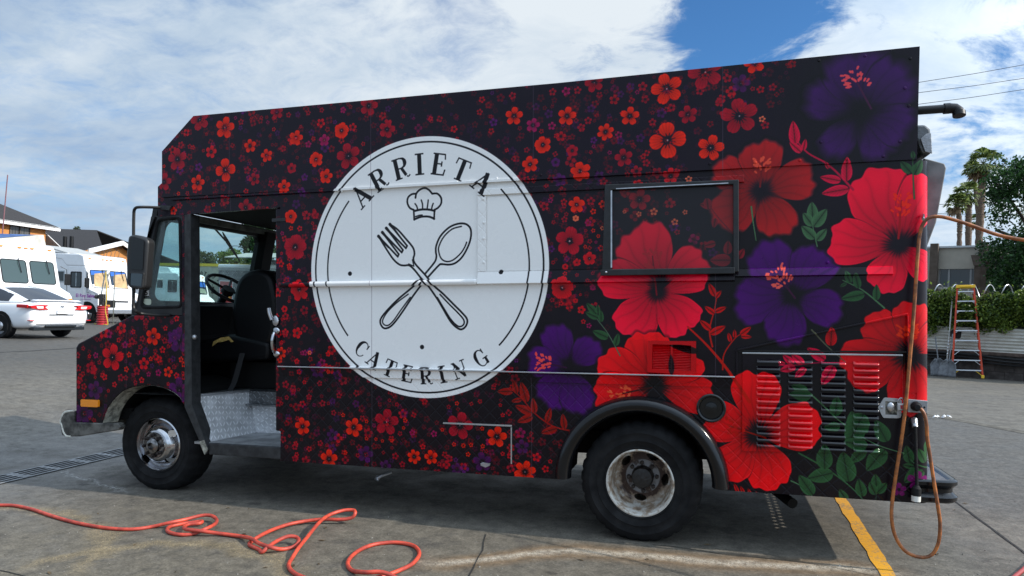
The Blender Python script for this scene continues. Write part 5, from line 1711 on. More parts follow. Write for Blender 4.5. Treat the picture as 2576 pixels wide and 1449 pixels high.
ya, yb = on_ground(2096, 1225), on_ground(2236, 1452)
strip("yellow_line", lerp_pts(ya + (ya - yb) * 0.6, yb + (yb - ya) * 0.8, 60), 0.090, worn_paint('worn yellow paint', (0.66, 0.31, 0.012)), jitter=0.007, kind='structure')
M_JOINT = mat('dark joint', (0.022, 0.021, 0.020), 0.9, vary=0.5, vscale=30)
ja, jb = on_ground(2415, 1271), on_ground(2576, 1391)
strip("slab_joint", lerp_pts(ja + (ja - jb) * 4, jb + (jb - ja) * 2, 60), 0.016, M_JOINT, jitter=0.003, kind='structure')
jc, jd = on_ground(2080, 1405), on_ground(2190, 1452)
strip("slab_crack", [on_ground(u, v) for u, v in ((1640, 1371), (1700, 1377), (1760, 1386), (1840, 1398), (1960, 1408), (2080, 1424), (2190, 1448), (2260, 1470))], 0.006, M_JOINT, jitter=0.002, kind='structure')
strip("slab_crack", [on_ground(u, v) for u, v in ((1222, 1345), (1216, 1365), (1214, 1385), (1203, 1402), (1196, 1418), (1190, 1432), (1180, 1449), (1172, 1470))], 0.0075, M_JOINT, jitter=0.003, kind='structure')
strip("slab_crack", [on_ground(u, v) for u, v in ((-20, 1432), (20, 1440), (60, 1450), (110, 1466))], 0.007, M_JOINT, jitter=0.002, kind='structure')
strip("slab_joint", [on_ground(u, v) for u, v in ((-60, 889), (60, 884), (190, 876), (320, 868))], 0.09, M_JOINT, jitter=0.01, kind='structure')
# gutter strip and the paler pavement beyond, in front of the wall
ga_, gb_ = on_ground(2345, 1046), on_ground(2576, 1088)
gd = (gb_ - ga_).normalized()
strip("gutter", lerp_pts(ga_ - gd * 8, gb_ + gd * 8, 24), 0.22, mat('gutter concrete', (0.13, 0.115, 0.09), 0.85, vary=0.6, vscale=12), jitter=0.01, kind='structure')

# ---------------------------------------------------------------- drain grate
drain = thing("drain_channel", "long slotted metal drain grate set in the concrete near the front bumper", "drain grate", (-6.20, 5.4, ground_z(-6.2)))
DX0, DX1 = -6.335, -6.055
DB = Vector(drain.location)
zd = lambda x: ground_z(x) + 0.005
M_GRATE = mat('worn iron grate', (0.24, 0.245, 0.25), 0.6, 0.2, vary=0.3, vscale=12)
MB(off=DB).add([(DX0 - .02, 3.6, zd(DX0)), (DX1 + .02, 3.6, zd(DX1)), (DX1 + .02, 9.0, zd(DX1)), (DX0 - .02, 9.0, zd(DX0))], [(0, 1, 2, 3)]).build("channel_shade", mat('drain shade', (0.006, 0.006, 0.006), 0.9), drain, fix=False)  # near-black sheet painted as the shade below the slots
for k in range(8):
    y0 = 3.62 + k * 0.66
    holes = []
    for h in range(2):
        for s in range(4):
            xa = DX0 + 0.022 + s * 0.063
            holes.append(list(reversed(round_poly([(xa, y0 + 0.025 + h * 0.32), (xa + 0.045, y0 + 0.025 + h * 0.32), (xa + 0.045, y0 + 0.30 + h * 0.32), (xa, y0 + 0.30 + h * 0.32)], 0.014, 3))))
    zz = zd((DX0 + DX1) / 2)
    sheet(MB(off=DB), [(DX0, y0), (DX1, y0), (DX1, y0 + 0.652), (DX0, y0 + 0.652)], holes, zz + 0.0035, zz + 0.006, 'z').build("grate", M_GRATE, drain)

# ---------------------------------------------------------------- hoses on the ground
M_HOSE = mat('red rubber hose', (0.66, 0.080, 0.042), 0.5, vary=0.3, vscale=11, vary2=(0.36, 0.045, 0.030), bump=0.12, bscale=50)
HZ = LT(0, 1141.3, .4267)
hp_ = [(-60, 310, 0), (0, 313, 0), (80, 315, 0), (180, 335, 0), (300, 375, 0), (400, 405, 0), (500, 428, 0), (600, 445, 0), (700, 455, 0), (800, 455, 0), (900, 440, 0), (1000, 424, 2.4), (1090, 405, 2.4),
       (1180, 383, 3), (1240, 382, 3), (1275, 402, 2), (1266, 432, 2.4), (1210, 462, 2.4), (1130, 485, 0), (1060, 488, 0), (1000, 475, 0), (985, 456, 0), (1010, 438, 0), (1080, 424, 0), (1150, 414, 0.5), (1190, 412, 1), (1175, 424, 1),
       (1110, 430, 1), (1085, 446, 1), (1100, 464, 2.4), (1180, 474, 2.4), (1300, 484, 0.5), (1420, 500, 0.5), (1480, 520, 2.4), (1530, 550, 2.4), (1600, 574, 2.4), (1665, 575, 0), (1730, 560, 0), (1760, 536, 2), (1748, 515, 3),
       (1700, 512, 4), (1640, 532, 3), (1585, 566, 2.4), (1545, 592, 0), (1525, 575, 0), (1480, 556, 0), (1470, 542, 0), (1490, 524, 0), (1530, 500, 1), (1600, 465, 1), (1700, 430, 1), (1800, 411, 1), (1900, 402, 2), (2000, 404, 2),
       (2070, 396, 3), (2092, 376, 6), (2080, 360, 7), (2020, 362, 7), (1940, 387, 6), (1880, 430, 5), (1820, 500, 3), (1760, 575, 2.4), (1720, 630, 0), (1702, 665, 0), (1715, 700, 0), (1770, 735, 0), (1900, 775, 0), (2080, 770, 0),
       (2260, 735, 0), (2400, 680, 0), (2452, 640, 0), (2472, 600, 0), (2450, 562, 0), (2390, 541, 0), (2300, 535, 0), (2200, 548, 0), (2120, 580, 0), (2065, 625, 0), (2050, 668, 0), (2080, 703, 0), (2150, 724, 2.4), (2260, 728, 3), (2400, 770, 0), (2600, 800, 0)]
HR = 0.0128
pts = []
for x, y, h in hp_:
    p = on_ground(*HZ(x, y + h * 6.0))
    pts.append(p + Vector((0, 0, HR + h * 0.0105)))
tag(MB().tube(catmull(pts, 5), HR, 8).build("air_hose", M_HOSE, None, smooth=60), "long red rubber hose tangled in loops on the concrete in front of the truck", "hose")
pts = [on_ground(u, v) + Vector((0, 0, HR)) for u, v in ((2500, 1500), (2545, 1462), (2572, 1440), (2610, 1408), (2680, 1390))]
tag(MB().tube(catmull(pts, 4), HR, 8).build("air_hose", mat('dull red hose', (0.30, 0.035, 0.03), 0.5), None, smooth=60), "short bit of dull dark red hose at the bottom corner beyond the yellow line", "hose")

# ---------------------------------------------------------------- orange extension cord slung from the truck's rear corner
yc_ = YS - 0.075
cp = [(3300, 700, 4.2), (3000, 668, 4.4), (2750, 628, 4.55), (2640, 612, 4.62), (2576, 604, 4.66), (2510, 591, 4.68), (2450, 569, 4.69), (2400, 553, 4.69), (2365, 545, 4.69), (2340, 547, 4.69), (2324, 560, 4.69), (2314, 590, 4.69), (2308, 650, 4.68), (2302, 740, 4.68),
      (2296, 820, 4.68), (2289, 900, 4.68), (2282, 980, 4.68), (2275, 1050, 4.68), (2267, 1110, 4.68), (2256, 1180, 4.68), (2246, 1250, 4.68), (2243, 1300, 4.67), (2251, 1345, 4.67), (2275, 1384, 4.66), (2310, 1401, 4.66), (2342, 1397, 4.66), (2360, 1368, 4.66),
      (2365, 1320, 4.66), (2358, 1265, 4.66), (2349, 1210, 4.67), (2340, 1150, 4.68), (2333, 1105, 4.68), (2331, 1070, 4.68), (2326, 1045, 4.68), (2318, 1031, 4.685), (2308, 1024, 4.70)]
M_CORD = mat('orange cord jacket', (0.44, 0.14, 0.030), 0.45, vary=0.5, vscale=16, vary2=(0.15, 0.050, 0.018))
cpt = [to_world(on_side(u, v, y)) for u, v, y in cp]
end = cpt[0]
cord = tag(MB().tube(catmull(cpt, 6), 0.0105, 8).build("extension_cord", M_CORD, None, smooth=60), "orange extension cord hooked over the truck's rear corner and looping down to the power socket", "cord")
mb = MB()
pa, pb_ = to_world(on_side(2304, 1022, YS - 0.031)), to_world(on_side(2308, 1024, YS - 0.075))
mb.cyl(pa, pa + (pb_ - pa) * 0.7, 0.030, 14, 0.026).cyl(pa + (pb_ - pa) * 0.7, pb_ + (pb_ - pa) * 0.2, 0.024, 14, 0.015)
mb.build("plug", M_BLACKRUB, cord, smooth=True)
hk = [to_world(on_side(u, v, y)) for u, v, y in ((2322, 541, YS), (2322, 541, YS - 0.05), (2322, 549, YS - 0.10), (2323, 552, YS - 0.115))]
MB(off=truck.location).tube(hk, 0.009, 8).build("cord_hook", M_CHROME, None).name = "cord_hook"
hkob = bpy.data.objects["cord_hook"]
hkob.matrix_parent_inverse = Matrix.Identity(4)
for v_ in hkob.data.vertices:
    v_.co = ROT.transposed() @ v_.co
hkob.parent = truck

# padlock on the latch
pl = thing("padlock", "small steel padlock hanging from the latch plate beside the power socket", "padlock", to_world(on_side(*RZ(440, 150), YS - 0.045)))
pl.rotation_euler = (0, -BETA, 0)
MB().box(-0.022, 0.022, -0.010, 0.010, -0.040, 0.002).build("lock_body", M_STEEL, pl, bevel=0.004)
MB().tube(catmull([(-0.015, 0, 0.0), (-0.015, 0, 0.022), (0, 0, 0.036), (0.015, 0, 0.022), (0.015, 0, 0.0)], 4), 0.0045, 6).build("shackle", M_CHROME, pl, smooth=True)
MB().box(-0.006, 0.006, -0.0115, -0.0102, -0.030, -0.008).build("lock_label", mat('red tag', (0.35, 0.02, 0.03), 0.5), pl)


# ---------------------------------------------------------------- foliage helpers
def leaf_mat(name, dark, light, rough=0.5):
    m = bpy.data.materials.new(name)
    m.use_nodes = True
    T = NT(m.node_tree)
    b = m.node_tree.nodes['Principled BSDF']
    r = T.n('ShaderNodeNewGeometry').outputs['Random Per Island']
    ob = T.n('ShaderNodeTexCoord').outputs['Object']
    nz = T.noise(ob, 2.2, 3, 0.5)
    T.link(T.mix(T.rng(T.math('ADD', T.math('MULTIPLY', r, 0.6), T.math('MULTIPLY', nz, 0.6)), 0.3, 0.9), dark, light), b.inputs['Base Color'])
    b.inputs['Roughness'].default_value = rough
    b.inputs['Specular IOR Level'].default_value = 0.35
    tl_ = T.n('ShaderNodeBsdfTranslucent')          # thin leaves let light through
    T.link(b.inputs['Base Color'].links[0].from_socket, tl_.inputs[0])
    mx_ = T.n('ShaderNodeMixShader')
    mx_.inputs[0].default_value = 0.42
    T.link(b.outputs[0], mx_.inputs[1])
    T.link(tl_.outputs[0], mx_.inputs[2])
    T.link(mx_.outputs[0], m.node_tree.nodes['Material Output'].inputs[0])
    return m


def leaf_mesh(name, P, size, m, off, aspect=0.55, flat=0.0):
    """one small folded leaf (two triangles each side of a rib is too fine here: one quad) per point"""
    n = len(P)
    d = rng.normal(size=(n, 3))
    d[:, 2] *= (1 - flat)
    d /= np.linalg.norm(d, axis=1)[:, None] + 1e-9
    e = np.cross(d, rng.normal(size=(n, 3)))
    e /= np.linalg.norm(e, axis=1)[:, None] + 1e-9
    s = size * rng.uniform(0.6, 1.3, n)[:, None]
    V = np.empty((n, 4, 3))
    V[:, 0] = P - d * s * 0.5
    V[:, 1] = P + e * s * 0.5 * aspect
    V[:, 2] = P + d * s * 0.5
    V[:, 3] = P - e * s * 0.5 * aspect
    V = (V - np.asarray(off)).reshape(-1, 3)
    me = bpy.data.meshes.new(name)
    me.vertices.add(4 * n)
    me.vertices.foreach_set('co', V.astype(np.float32).ravel())
    me.loops.add(4 * n)
    me.loops.foreach_set('vertex_index', np.arange(4 * n, dtype=np.int32))
    me.polygons.add(n)
    me.polygons.foreach_set('loop_start', np.arange(0, 4 * n, 4, dtype=np.int32))
    me.polygons.foreach_set('loop_total', np.full(n, 4, np.int32))
    me.materials.append(m)
    me.update()
    me.validate()
    return me


def clumps(c, rad, k, per, spread, shell=0.55, low=-1.0):
    """points in leaf clumps spread through an ellipsoid, denser towards its skin"""
    P = []
    c, rad = np.asarray(c), np.asarray(rad)
    while len(P) < k:
        d = rng.normal(size=3)
        d /= np.linalg.norm(d)
        if d[2] < low:
            continue
        q = c + rad * d * (shell + (1 - shell) * rng.uniform() ** 0.5) * rng.uniform(0.86, 1.12)
        P.append(q)
    P = np.repeat(np.array(P), per, 0)
    g = rng.normal(size=P.shape)
    g /= np.linalg.norm(g, axis=1)[:, None]
    return P + g * (spread * rng.uniform(0.2, 1, len(P)) ** 0.5)[:, None]


def mesh_obj(name, me, parent=None, **kw):
    o = bpy.data.objects.new(name, me)
    col.objects.link(o)
    o.parent = parent
    for k, v in kw.items():
        o[k] = v
    return o


def gz(p):
    return ground_z(p.x)


M_LEAFD = leaf_mat('dark ficus leaves', (0.008, 0.026, 0.008), (0.045, 0.115, 0.028))
M_LEAFH = leaf_mat('hedge leaves', (0.022, 0.055, 0.010), (0.20, 0.28, 0.045))
M_LEAFL = leaf_mat('pale street tree leaves', (0.06, 0.11, 0.03), (0.17, 0.25, 0.06))
M_LEAFG = leaf_mat('grey green leaves', (0.035, 0.055, 0.030), (0.10, 0.13, 0.065))
M_PALM = leaf_mat('palm leaves', (0.035, 0.065, 0.020), (0.20, 0.25, 0.07))
M_BARK = mat('bark', (0.10, 0.075, 0.052), 0.9, vary=0.6, vscale=6, bump=0.6, bscale=14)
M_PBARK = mat('palm bark', (0.20, 0.135, 0.095), 0.9, vary=0.65, vscale=9, bump=1.0, bscale=10, stretch=(1, 1, 2.5))


def tree(label, base, c, rad, k, per, spread, size, m, name="street_tree", shell=0.5, low=-0.7, group=None, trunk_r=0.16):
    t = thing(name, label, "tree", base, 0, group)
    mesh_obj("crown", leaf_mesh("crown", clumps(c, rad, k, per, spread, shell, low), size, m, base), t)
    c, base = Vector(c), Vector(base)
    mb = MB(off=base)
    top = c - Vector((0, 0, rad[2] * 0.15))
    mb.tube(catmull([base - Vector((0, 0, 0.05)), base.lerp(top, 0.35) + Vector((0.06, 0.04, 0)), base.lerp(top, 0.7), top], 5), trunk_r, 9, rr=None)
    for i in range(6):
        a = 2 * PI * i / 6 + 0.4
        s = base.lerp(top, 0.55 + 0.07 * i)
        e = c + Vector((rad[0] * 0.65 * math.cos(a), rad[1] * 0.65 * math.sin(a), rad[2] * random.uniform(-0.1, 0.5)))
        mb.tube(catmull([s, s.lerp(e, 0.5) + Vector((0, 0, 0.15)), e], 4), trunk_r * 0.4, 6, rr=[trunk_r * (0.5 - 0.045 * j) for j in range(9)])
    mb.build("trunk", M_BARK, t, smooth=60)
    return t


# ---------------------------------------------------------------- the wall, hedge and building behind the tail
w0, w1_ = at(2342, 945, 19.1), at(2549.6, 958, 17.9)
E1 = Vector((w1_.x - w0.x, w1_.y - w0.y, 0)).normalized()
E2 = Vector((-E1.y, E1.x, 0))
RZW = math.atan2(E1.y, E1.x)
WG = 0.135


def RL(x, y, z):
    """right-hand frame: along the wall, away from the viewer, above the ground"""
    p = Vector((w0.x, w0.y, WG)) + E1 * x + E2 * y
    p.z = WG + z
    return p


MR = Matrix.Translation(Vector((w0.x, w0.y, WG))) @ Matrix.Rotation(RZW, 4, 'Z')


def rthing(name, label, cat, x, y, z=0.0, group=None):
    return thing(name, label, cat, RL(x, y, z), RZW, group)


WL0, WL1 = -4.5, 3.6
pav = strip("pavement", [RL(-8, -1.9, 0), RL(4, -1.9, 0), RL(14, -1.9, 0)], 3.9, mat('pale streaked pavement', (0.31, 0.285, 0.235), 0.85, vary=0.55, vscale=1.6, vary2=(0.15, 0.14, 0.12), bump=0.2, bscale=30), lift=0.006, kind='structure')
lw = rthing("block_wall", "low dark block wall with pipes along it and white corrugated sheet above", "wall", WL0, 0)
M_BLOCK = mat('dark stained block', (0.075, 0.062, 0.055), 0.9, vary=0.5, vscale=5, bump=0.4, bscale=25)
nblk = 21
for row in range(3):
    for k in range(nblk):
        x0 = k * 0.41 + (0.2 if row % 2 else 0)
        blk = MB().box(x0 + 0.006, x0 + 0.404, 0.0 + random.uniform(0, .006), 0.19, row * 0.205, row * 0.205 + 0.197)
        blk.build("block", M_BLOCK, lw)
MB().box(0, nblk * 0.41, 0.02, 0.18, 0, 0.62).build("mortar", mat('dark mortar', (0.035, 0.03, 0.027), 0.95), lw)
MB().box(-0.02, nblk * 0.41 + 0.2, -0.02, 0.20, 0.622, 0.705).build("coping", mat('stained coping', (0.11, 0.075, 0.06), 0.85, vary=0.5, vscale=6, bump=0.3), lw)
cs = MB()
nz_ = 40
prof = [(0.06 + 0.018 * math.sin(2 * PI * z / 0.085), 0.71 + z) for z in [0.62 * i / nz_ for i in range(nz_ + 1)]]
n_ = 12
vs = [(x, y, z) for x in [8.6 * i / n_ for i in range(n_ + 1)] for y, z in prof]
cs.add(vs, [(i * (nz_ + 1) + k, (i + 1) * (nz_ + 1) + k, (i + 1) * (nz_ + 1) + k + 1, i * (nz_ + 1) + k + 1) for i in range(n_) for k in range(nz_)])
cs.build("corrugated_sheet", mat('white corrugated sheet', (0.60, 0.59, 0.54), 0.55, vary=0.35, vscale=3, vary2=(0.48, 0.46, 0.40)), lw, smooth=True, fix=False)
for z, yy, r in ((0.60, -0.08, 0.035), (0.52, -0.10, 0.028), (0.44, -0.07, 0.020)):
    MB().tube(catmull([(0, yy, z + .03), (3.5, yy, z + .03), (5.2, yy - .01, z + 0.02), (6.4, yy - .02, z - 0.05), (8.6, yy - .02, z - 0.06)], 6), r, 8).build("pipe", M_BLACK, lw, smooth=True)
MB().box(7.15, 7.55, -0.14, 0.22, 0, 0.72).build("pier", mat('brown pier', (0.07, 0.05, 0.042), 0.9, vary=0.4, vscale=8), lw)
MB().box(7.26, 7.42, -0.06, 0.02, 0.722, 1.8).build("post", mat('weathered post', (0.10, 0.075, 0.06), 0.9), lw)

hg = rthing("hedge", "leafy green hedge growing over the top of the white corrugated wall", "hedge", WL0, 0.25)
n = 26000
X = rng.uniform(0, 8.6, n)
topz = 2.28 + 0.10 * np.sin(X * 3.1) + 0.08 * np.sin(X * 7.7 + 1)
botz = 1.20 + 0.10 * np.sin(X * 5.3) + 0.10 * np.sin(X * 11.0) - 0.55 * np.exp(-((X - 7.7) / 0.45) ** 2)
t_ = rng.uniform(0, 1, n) ** 0.85
Z = botz + (topz - botz) * t_
bul = 0.10 + 0.25 * np.sin(np.clip(t_, 0, 1) * PI) + 0.10 * np.sin(X * 4.4 + Z * 5)
Y = -rng.uniform(0.25, 1, n) ** 0.6 * (bul + 0.12) + 0.05 + rng.normal(size=n) * 0.06
spr = rng.uniform(size=n) < 0.05
Z[spr] += rng.uniform(0, 0.30, spr.sum()) * (t_[spr] > 0.8)
mesh_obj("foliage", leaf_mesh("foliage", np.stack([X, Y, Z], 1), 0.082, M_LEAFH, (0, 0, 0), 0.6), hg, kind='stuff')
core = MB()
core.box(0, 8.6, -0.12, 0.15, 1.34, 2.12)  # solid near-black box painted as the hedge's shaded inside
core.build("shade_core", mat('shaded twigs', (0.012, 0.016, 0.008), 0.95, bump=1.0, bscale=30), hg)

rw = rthing("razor_wire", "shiny coil of razor wire running above the hedge in front of the beige building", "razor wire", WL0, 0.22)
hel = [(0.35 + 0.385 * a / (2 * PI), 0.14 * math.sin(a), 2.30 + 0.19 * math.cos(a)) for a in [2 * PI * k / 18 for k in range(18 * 20)]]
MB().tube(hel, 0.013, 5).build("coil", M_STEEL, rw, smooth=True)
mb = MB()
for k in range(4, len(hel), 4):
    p = Vector(hel[k])
    mb.box(p.x - 0.03, p.x + 0.03, p.y - 0.004, p.y + 0.004, p.z - 0.006, p.z + 0.006)
mb.build("barbs", M_STEEL, rw, kind='stuff')

# ladder
ld = thing("stepladder", "tall orange fibreglass stepladder with yellow feet leaning against the hedge wall", "ladder", at(2433, 950, 18.2))
lpos = ld.location.copy()
lpos.z = WG + 0.006
ld.location = lpos
ld.rotation_euler = (math.radians(-7.5), math.radians(-2.4), RZW * 0.55)
M_ORANGE = mat('orange fibreglass', (0.62, 0.065, 0.022), 0.5, vary=0.2, vscale=10)
M_YEL = mat('yellow plastic', (0.75, 0.47, 0.02), 0.5)
M_LALU = mat('ladder aluminium', (0.66, 0.67, 0.69), 0.42, 0.6)
LH, wb_, wt_ = 2.42, 0.34, 0.185
hw = lambda z: wb_ + (wt_ - wb_) * z / LH
for s in (-1, 1):
    MB().add([(s * (hw(0) - .018), -.035, 0.06), (s * (hw(0) + .018), -.035, 0.06), (s * (hw(LH) + .018), -.035, LH), (s * (hw(LH) - .018), -.035, LH),
              (s * (hw(0) - .018), .035, 0.06), (s * (hw(0) + .018), .035, 0.06), (s * (hw(LH) + .018), .035, LH), (s * (hw(LH) - .018), .035, LH)],
             [(0, 1, 2, 3), (7, 6, 5, 4), (0, 4, 5, 1), (2, 6, 7, 3), (1, 5, 6, 2), (0, 3, 7, 4)]).build("rail", M_ORANGE, ld)
    MB().add([(s * (hw(0) - .03) + 0.0, .075, 0.07), (s * (hw(0) - .005), .075, 0.07), (s * (hw(LH) - .005), .06, LH - .05), (s * (hw(LH) - .03), .06, LH - .05),
              (s * (hw(0) - .03), .105, 0.07), (s * (hw(0) - .005), .105, 0.07), (s * (hw(LH) - .005), .09, LH - .05), (s * (hw(LH) - .03), .09, LH - .05)],
             [(0, 1, 2, 3), (7, 6, 5, 4), (0, 4, 5, 1), (2, 6, 7, 3), (1, 5, 6, 2), (0, 3, 7, 4)]).build("rear_rail", M_ORANGE, ld)
    MB().box(s * hw(0) - .035, s * hw(0) + .035, -.045, .045, 0.0, 0.085).build("foot", M_YEL, ld, bevel=0.01)
for k in range(9):
    z = 0.20 + k * 0.262
    stp = MB().box(-hw(z) + .018, hw(z) - .018, -.045, .04, z - .014, z + .014).build("step", M_LALU, ld)
    for s in (-1, 1):
        kk = 0.12 if k < 3 else 0.05
        MB().tube([(s * (hw(z) - .02), -.03, z - kk * 0.9 - .01), (s * (hw(z) - kk - .02), -.03, z - .012)], 0.008, 5).build("brace", M_YEL if k == 0 else M_LALU, stp)
MB().box(-wt_ - .03, wt_ + .03, -.07, .11, LH - 0.03, LH + 0.05).box(-wt_ + 0.05, wt_ - .05, -.09, -.071, LH - 0.01, LH + 0.02).build("cap", M_YEL, ld, bevel=0.01)

# scoop shovels and a pole by the wall
M_SCOOP = mat('grey scoop', (0.19, 0.20, 0.215), 0.45, 0.2, vary=0.35, vscale=12)


def scoop(label, u, v, fwd, tilt, pole):
    p = at(u, v, fwd)
    p.z = WG + 0.02
    t = thing("scoop_shovel", label, "shovel", p, RZW)
    t.rotation_euler = (math.radians(-9), math.radians(tilt), RZW)
    K, Lr = 9, 8
    vs = []
    for i in range(Lr + 1):
        z = 0.46 * i / Lr
        w = 0.20 * (1 - 0.15 * (z / 0.46)) if i < Lr - 2 else 0.20 * (0.80 - 0.28 * (i - Lr + 2))
        for k in range(K):
            q = -1 + 2 * k / (K - 1)
            vs.append((q * w, -0.08 * q * q + 0.03 * math.cos(q * 9) * 0.4, z))
    fs = [(i * K + k, i * K + k + 1, (i + 1) * K + k + 1, (i + 1) * K + k) for i in range(Lr) for k in range(K - 1)]
    b = MB().add(vs, fs).build("scoop", M_SCOOP, t, smooth=True, fix=False)
    sm = b.modifiers.new("thick", 'SOLIDIFY')
    sm.thickness = 0.008
    MB().tube([(0, 0.0, 0.40), (0, 0.02, 0.7), (0.0, 0.03, pole)], 0.016, 8).build("handle", M_SCOOP if pole < 1.2 else mat('pale pole', (0.50, 0.50, 0.47), 0.5), t, smooth=True)


scoop("wide grey scoop shovel, the nearer of two, propped beside the ladder with a pale pole", 2383, 926, 18.1, 3, 1.15)
scoop("wide grey scoop shovel half hidden behind another one left of the ladder", 2366, 925, 18.5, -10, 1.05)
pole = thing("long_pole", "long pale pole standing upright against the hedge left of the orange stepladder", "pole", at(2381, 930, 18.6))
pole.location.z = WG + 0.3
pole.rotation_euler = (math.radians(-6), math.radians(1.2), RZW)
MB().tube([(0, 0, 0.05), (0, 0, 1.78)], 0.017, 8).build("shaft", mat('pale pole', (0.50, 0.50, 0.47), 0.5), pole, smooth=True)
mb = MB()
for k in range(5):
    mb.lathe([(0.02, -0.02), (0.032, 0.0), (0.02, 0.02)], 10, 'z', M=Matrix.Translation((0, 0, 0.30 + k * 0.085)))
mb.build("collar", M_LALU, pole, smooth=True)
bt = thing("broom", "worn brown broom with dark bristles upside down behind the grey scoops", "broom", at(2391, 930, 18.55))
bt.location.z = WG + 0.25
bt.rotation_euler = (math.radians(-6), math.radians(4), RZW)
MB().tube([(0, 0, 0), (0, 0, 0.85)], 0.016, 8).build("stick", mat('brown stick', (0.22, 0.12, 0.045), 0.8, vary=0.5, vscale=20), bt, smooth=True)
MB(off=(0, 0, 0)).prism(round_poly([(-0.10, 0.80), (0.12, 0.78), (0.14, 0.98), (0.02, 1.02), (-0.12, 0.98)], 0.04, 3), -0.05, 0.05, 'y').build("bristles", mat('black bristles', (0.012, 0.011, 0.010), 0.95, bump=1.0, bscale=80), bt)

# crumpled paper by the gutter
pp = on_ground(2368, 1054)
mb = MB(off=pp)
for i in range(6):
    a = rng.uniform(0, 6.28)
    q = pp + Vector((rng.normal() * .09, rng.normal() * .05, 0.012))
    r1 = rng.uniform(0.02, 0.045)
    mb.add([q + Vector((math.cos(a + k * 2.0) * r1, math.sin(a + k * 2.0) * r1, rng.uniform(0, 0.04))) for k in range(3)] + [q + Vector((0, 0, 0.05))], [(0, 1, 3), (1, 2, 3), (2, 0, 3)])
o = mb.build("paper_scrap", mat('crumpled paper', (0.72, 0.73, 0.75), 0.7), None, fix=False)
o.location = pp
tag(o, "crumpled white paper scraps lying in the gutter behind the truck's tail", "litter")

# beige building
bx0, by0 = -6.0, 8.2
bd = rthing("beige_building", "low beige stucco building with brown posts and a dark strip window behind the hedge", "building", 0, by0)
M_BEIGE = mat('beige stucco', (0.44, 0.40, 0.335), 0.9, vary=0.08, vscale=3, bump=0.25, bscale=50)
M_BROWN = mat('brown timber', (0.115, 0.085, 0.065), 0.8, vary=0.2, vscale=6)
BH = 4.42
wx = []


def bl(u, v):
    """point on the building's front, from the photograph"""
    d = to_world(ray(u, v))
    o = to_world((0, 0, CAMH))
    p0 = RL(0, by0, 0)
    t = (p0 - o).dot(E2) / d.dot(E2)
    p = o + d * t
    q = p - Vector((w0.x, w0.y, WG))
    return q.dot(E1), p.z - WG


(xa, za), (xb, zb) = bl(2359, 722), bl(2461, 676)
ztop = bl(2420, 623)[1]
sheet(MB(), [(-9, 0), (9, 0), (9, ztop), (-9, ztop)], [[(xa, za), (xa, zb), (xb, zb), (xb, za)]], 0, 0.25).build("wall", M_BEIGE, bd)
MB().box(-9, 9, 0.26, 8, 0, ztop - 0.3).build("back_block", M_BEIGE, bd)
MB().box(-9.05, 9.05, -0.06, 8.05, ztop + 0.002, ztop + 0.07).build("roof_edge", mat('pale metal coping', (0.55, 0.58, 0.60), 0.5), bd)
wn = MB()
sheet(wn, [(xa + .004, za + .004), (xb - .004, za + .004), (xb - .004, zb - .004), (xa + .004, zb - .004)], [], 0.12, 0.13)
win_ = wn.build("window", M_DGLASS, bd)
fr = MB()
xm1, xm2 = bl(2386, 700)[0], bl(2441, 700)[0]
for x in (xa + .03, xm1, xm2, xb - .03):
    fr.box(x - 0.03, x + 0.03, 0.07, 0.118, za + .005, zb - .005)
fr.build("mullion", mat('grey aluminium frame', (0.30, 0.30, 0.30), 0.4, 0.5), win_)
MB().box(xa - .05, xb + .05, -0.05, 0.06, za - 0.08, za - 0.002).build("sill", mat('pale sill', (0.55, 0.53, 0.48), 0.8), bd)
for u in (2352, 2475):
    x = bl(u, 650)[0]
    MB().box(x - 0.13, x + 0.13, -0.25, -0.062, 0, ztop + 0.16).build("post", M_BROWN, bd)
x, zt_ = bl(2463, 643)
MB().prism([(x - 0.22, zt_), (x + 0.22, zt_), (x + 0.12, zt_ - 0.38), (x - 0.12, zt_ - 0.38)], -0.30, -0.07, 'y').box(x - 0.10, x + 0.10, -0.26, -0.08, 0, zt_ - 0.381).build("downpipe", M_BROWN, bd)
x, z = bl(2483, 650)
MB().box(x, x + 4, -1.2, -0.07, z - 0.22, z + 0.02).build("canopy", M_BROWN, bd)

# big dark tree and palms
tb = at(2655, 900, 22.0)
tb.z = WG
tc_ = at(2625, 565, 22.0)
P_ = np.concatenate([clumps(tc_, (1.85, 1.7, 2.35), 130, 95, 0.34, 0.55), clumps(tc_ + Vector((0.0, 0.2, -1.4)), (1.75, 1.4, 1.1), 60, 95, 0.32, 0.5),
                     clumps(at(2600, 690, 21.5), (1.25, 0.9, 0.9), 36, 90, 0.28, 0.4), clumps(at(2545, 460, 22), (0.75, 0.8, 0.9), 22, 90, 0.28, 0.3)])
tt = thing("ficus_tree", "big dense dark green tree rising behind the hedge at the beige building's corner", "tree", tb)
mesh_obj("crown", leaf_mesh("crown", P_, 0.115, M_LEAFD, tb, 0.6), tt)
mb = MB(off=tb)
mb.tube(catmull([tb, tb.lerp(tc_, 0.4) + Vector((.1, 0, 0)), tc_], 6), 0.2, 10)
for i in range(8):
    a = i * 0.8
    s_ = tb.lerp(tc_, 0.6 + 0.04 * i)
    e_ = tc_ + Vector((1.4 * math.cos(a), 1.2 * math.sin(a), random.uniform(-.6, 1.4)))
    mb.tube(catmull([s_, s_.lerp(e_, .5) + Vector((0, 0, .2)), e_], 4), 0.05, 6)
mb.build("trunk", M_BARK, tt, smooth=60)


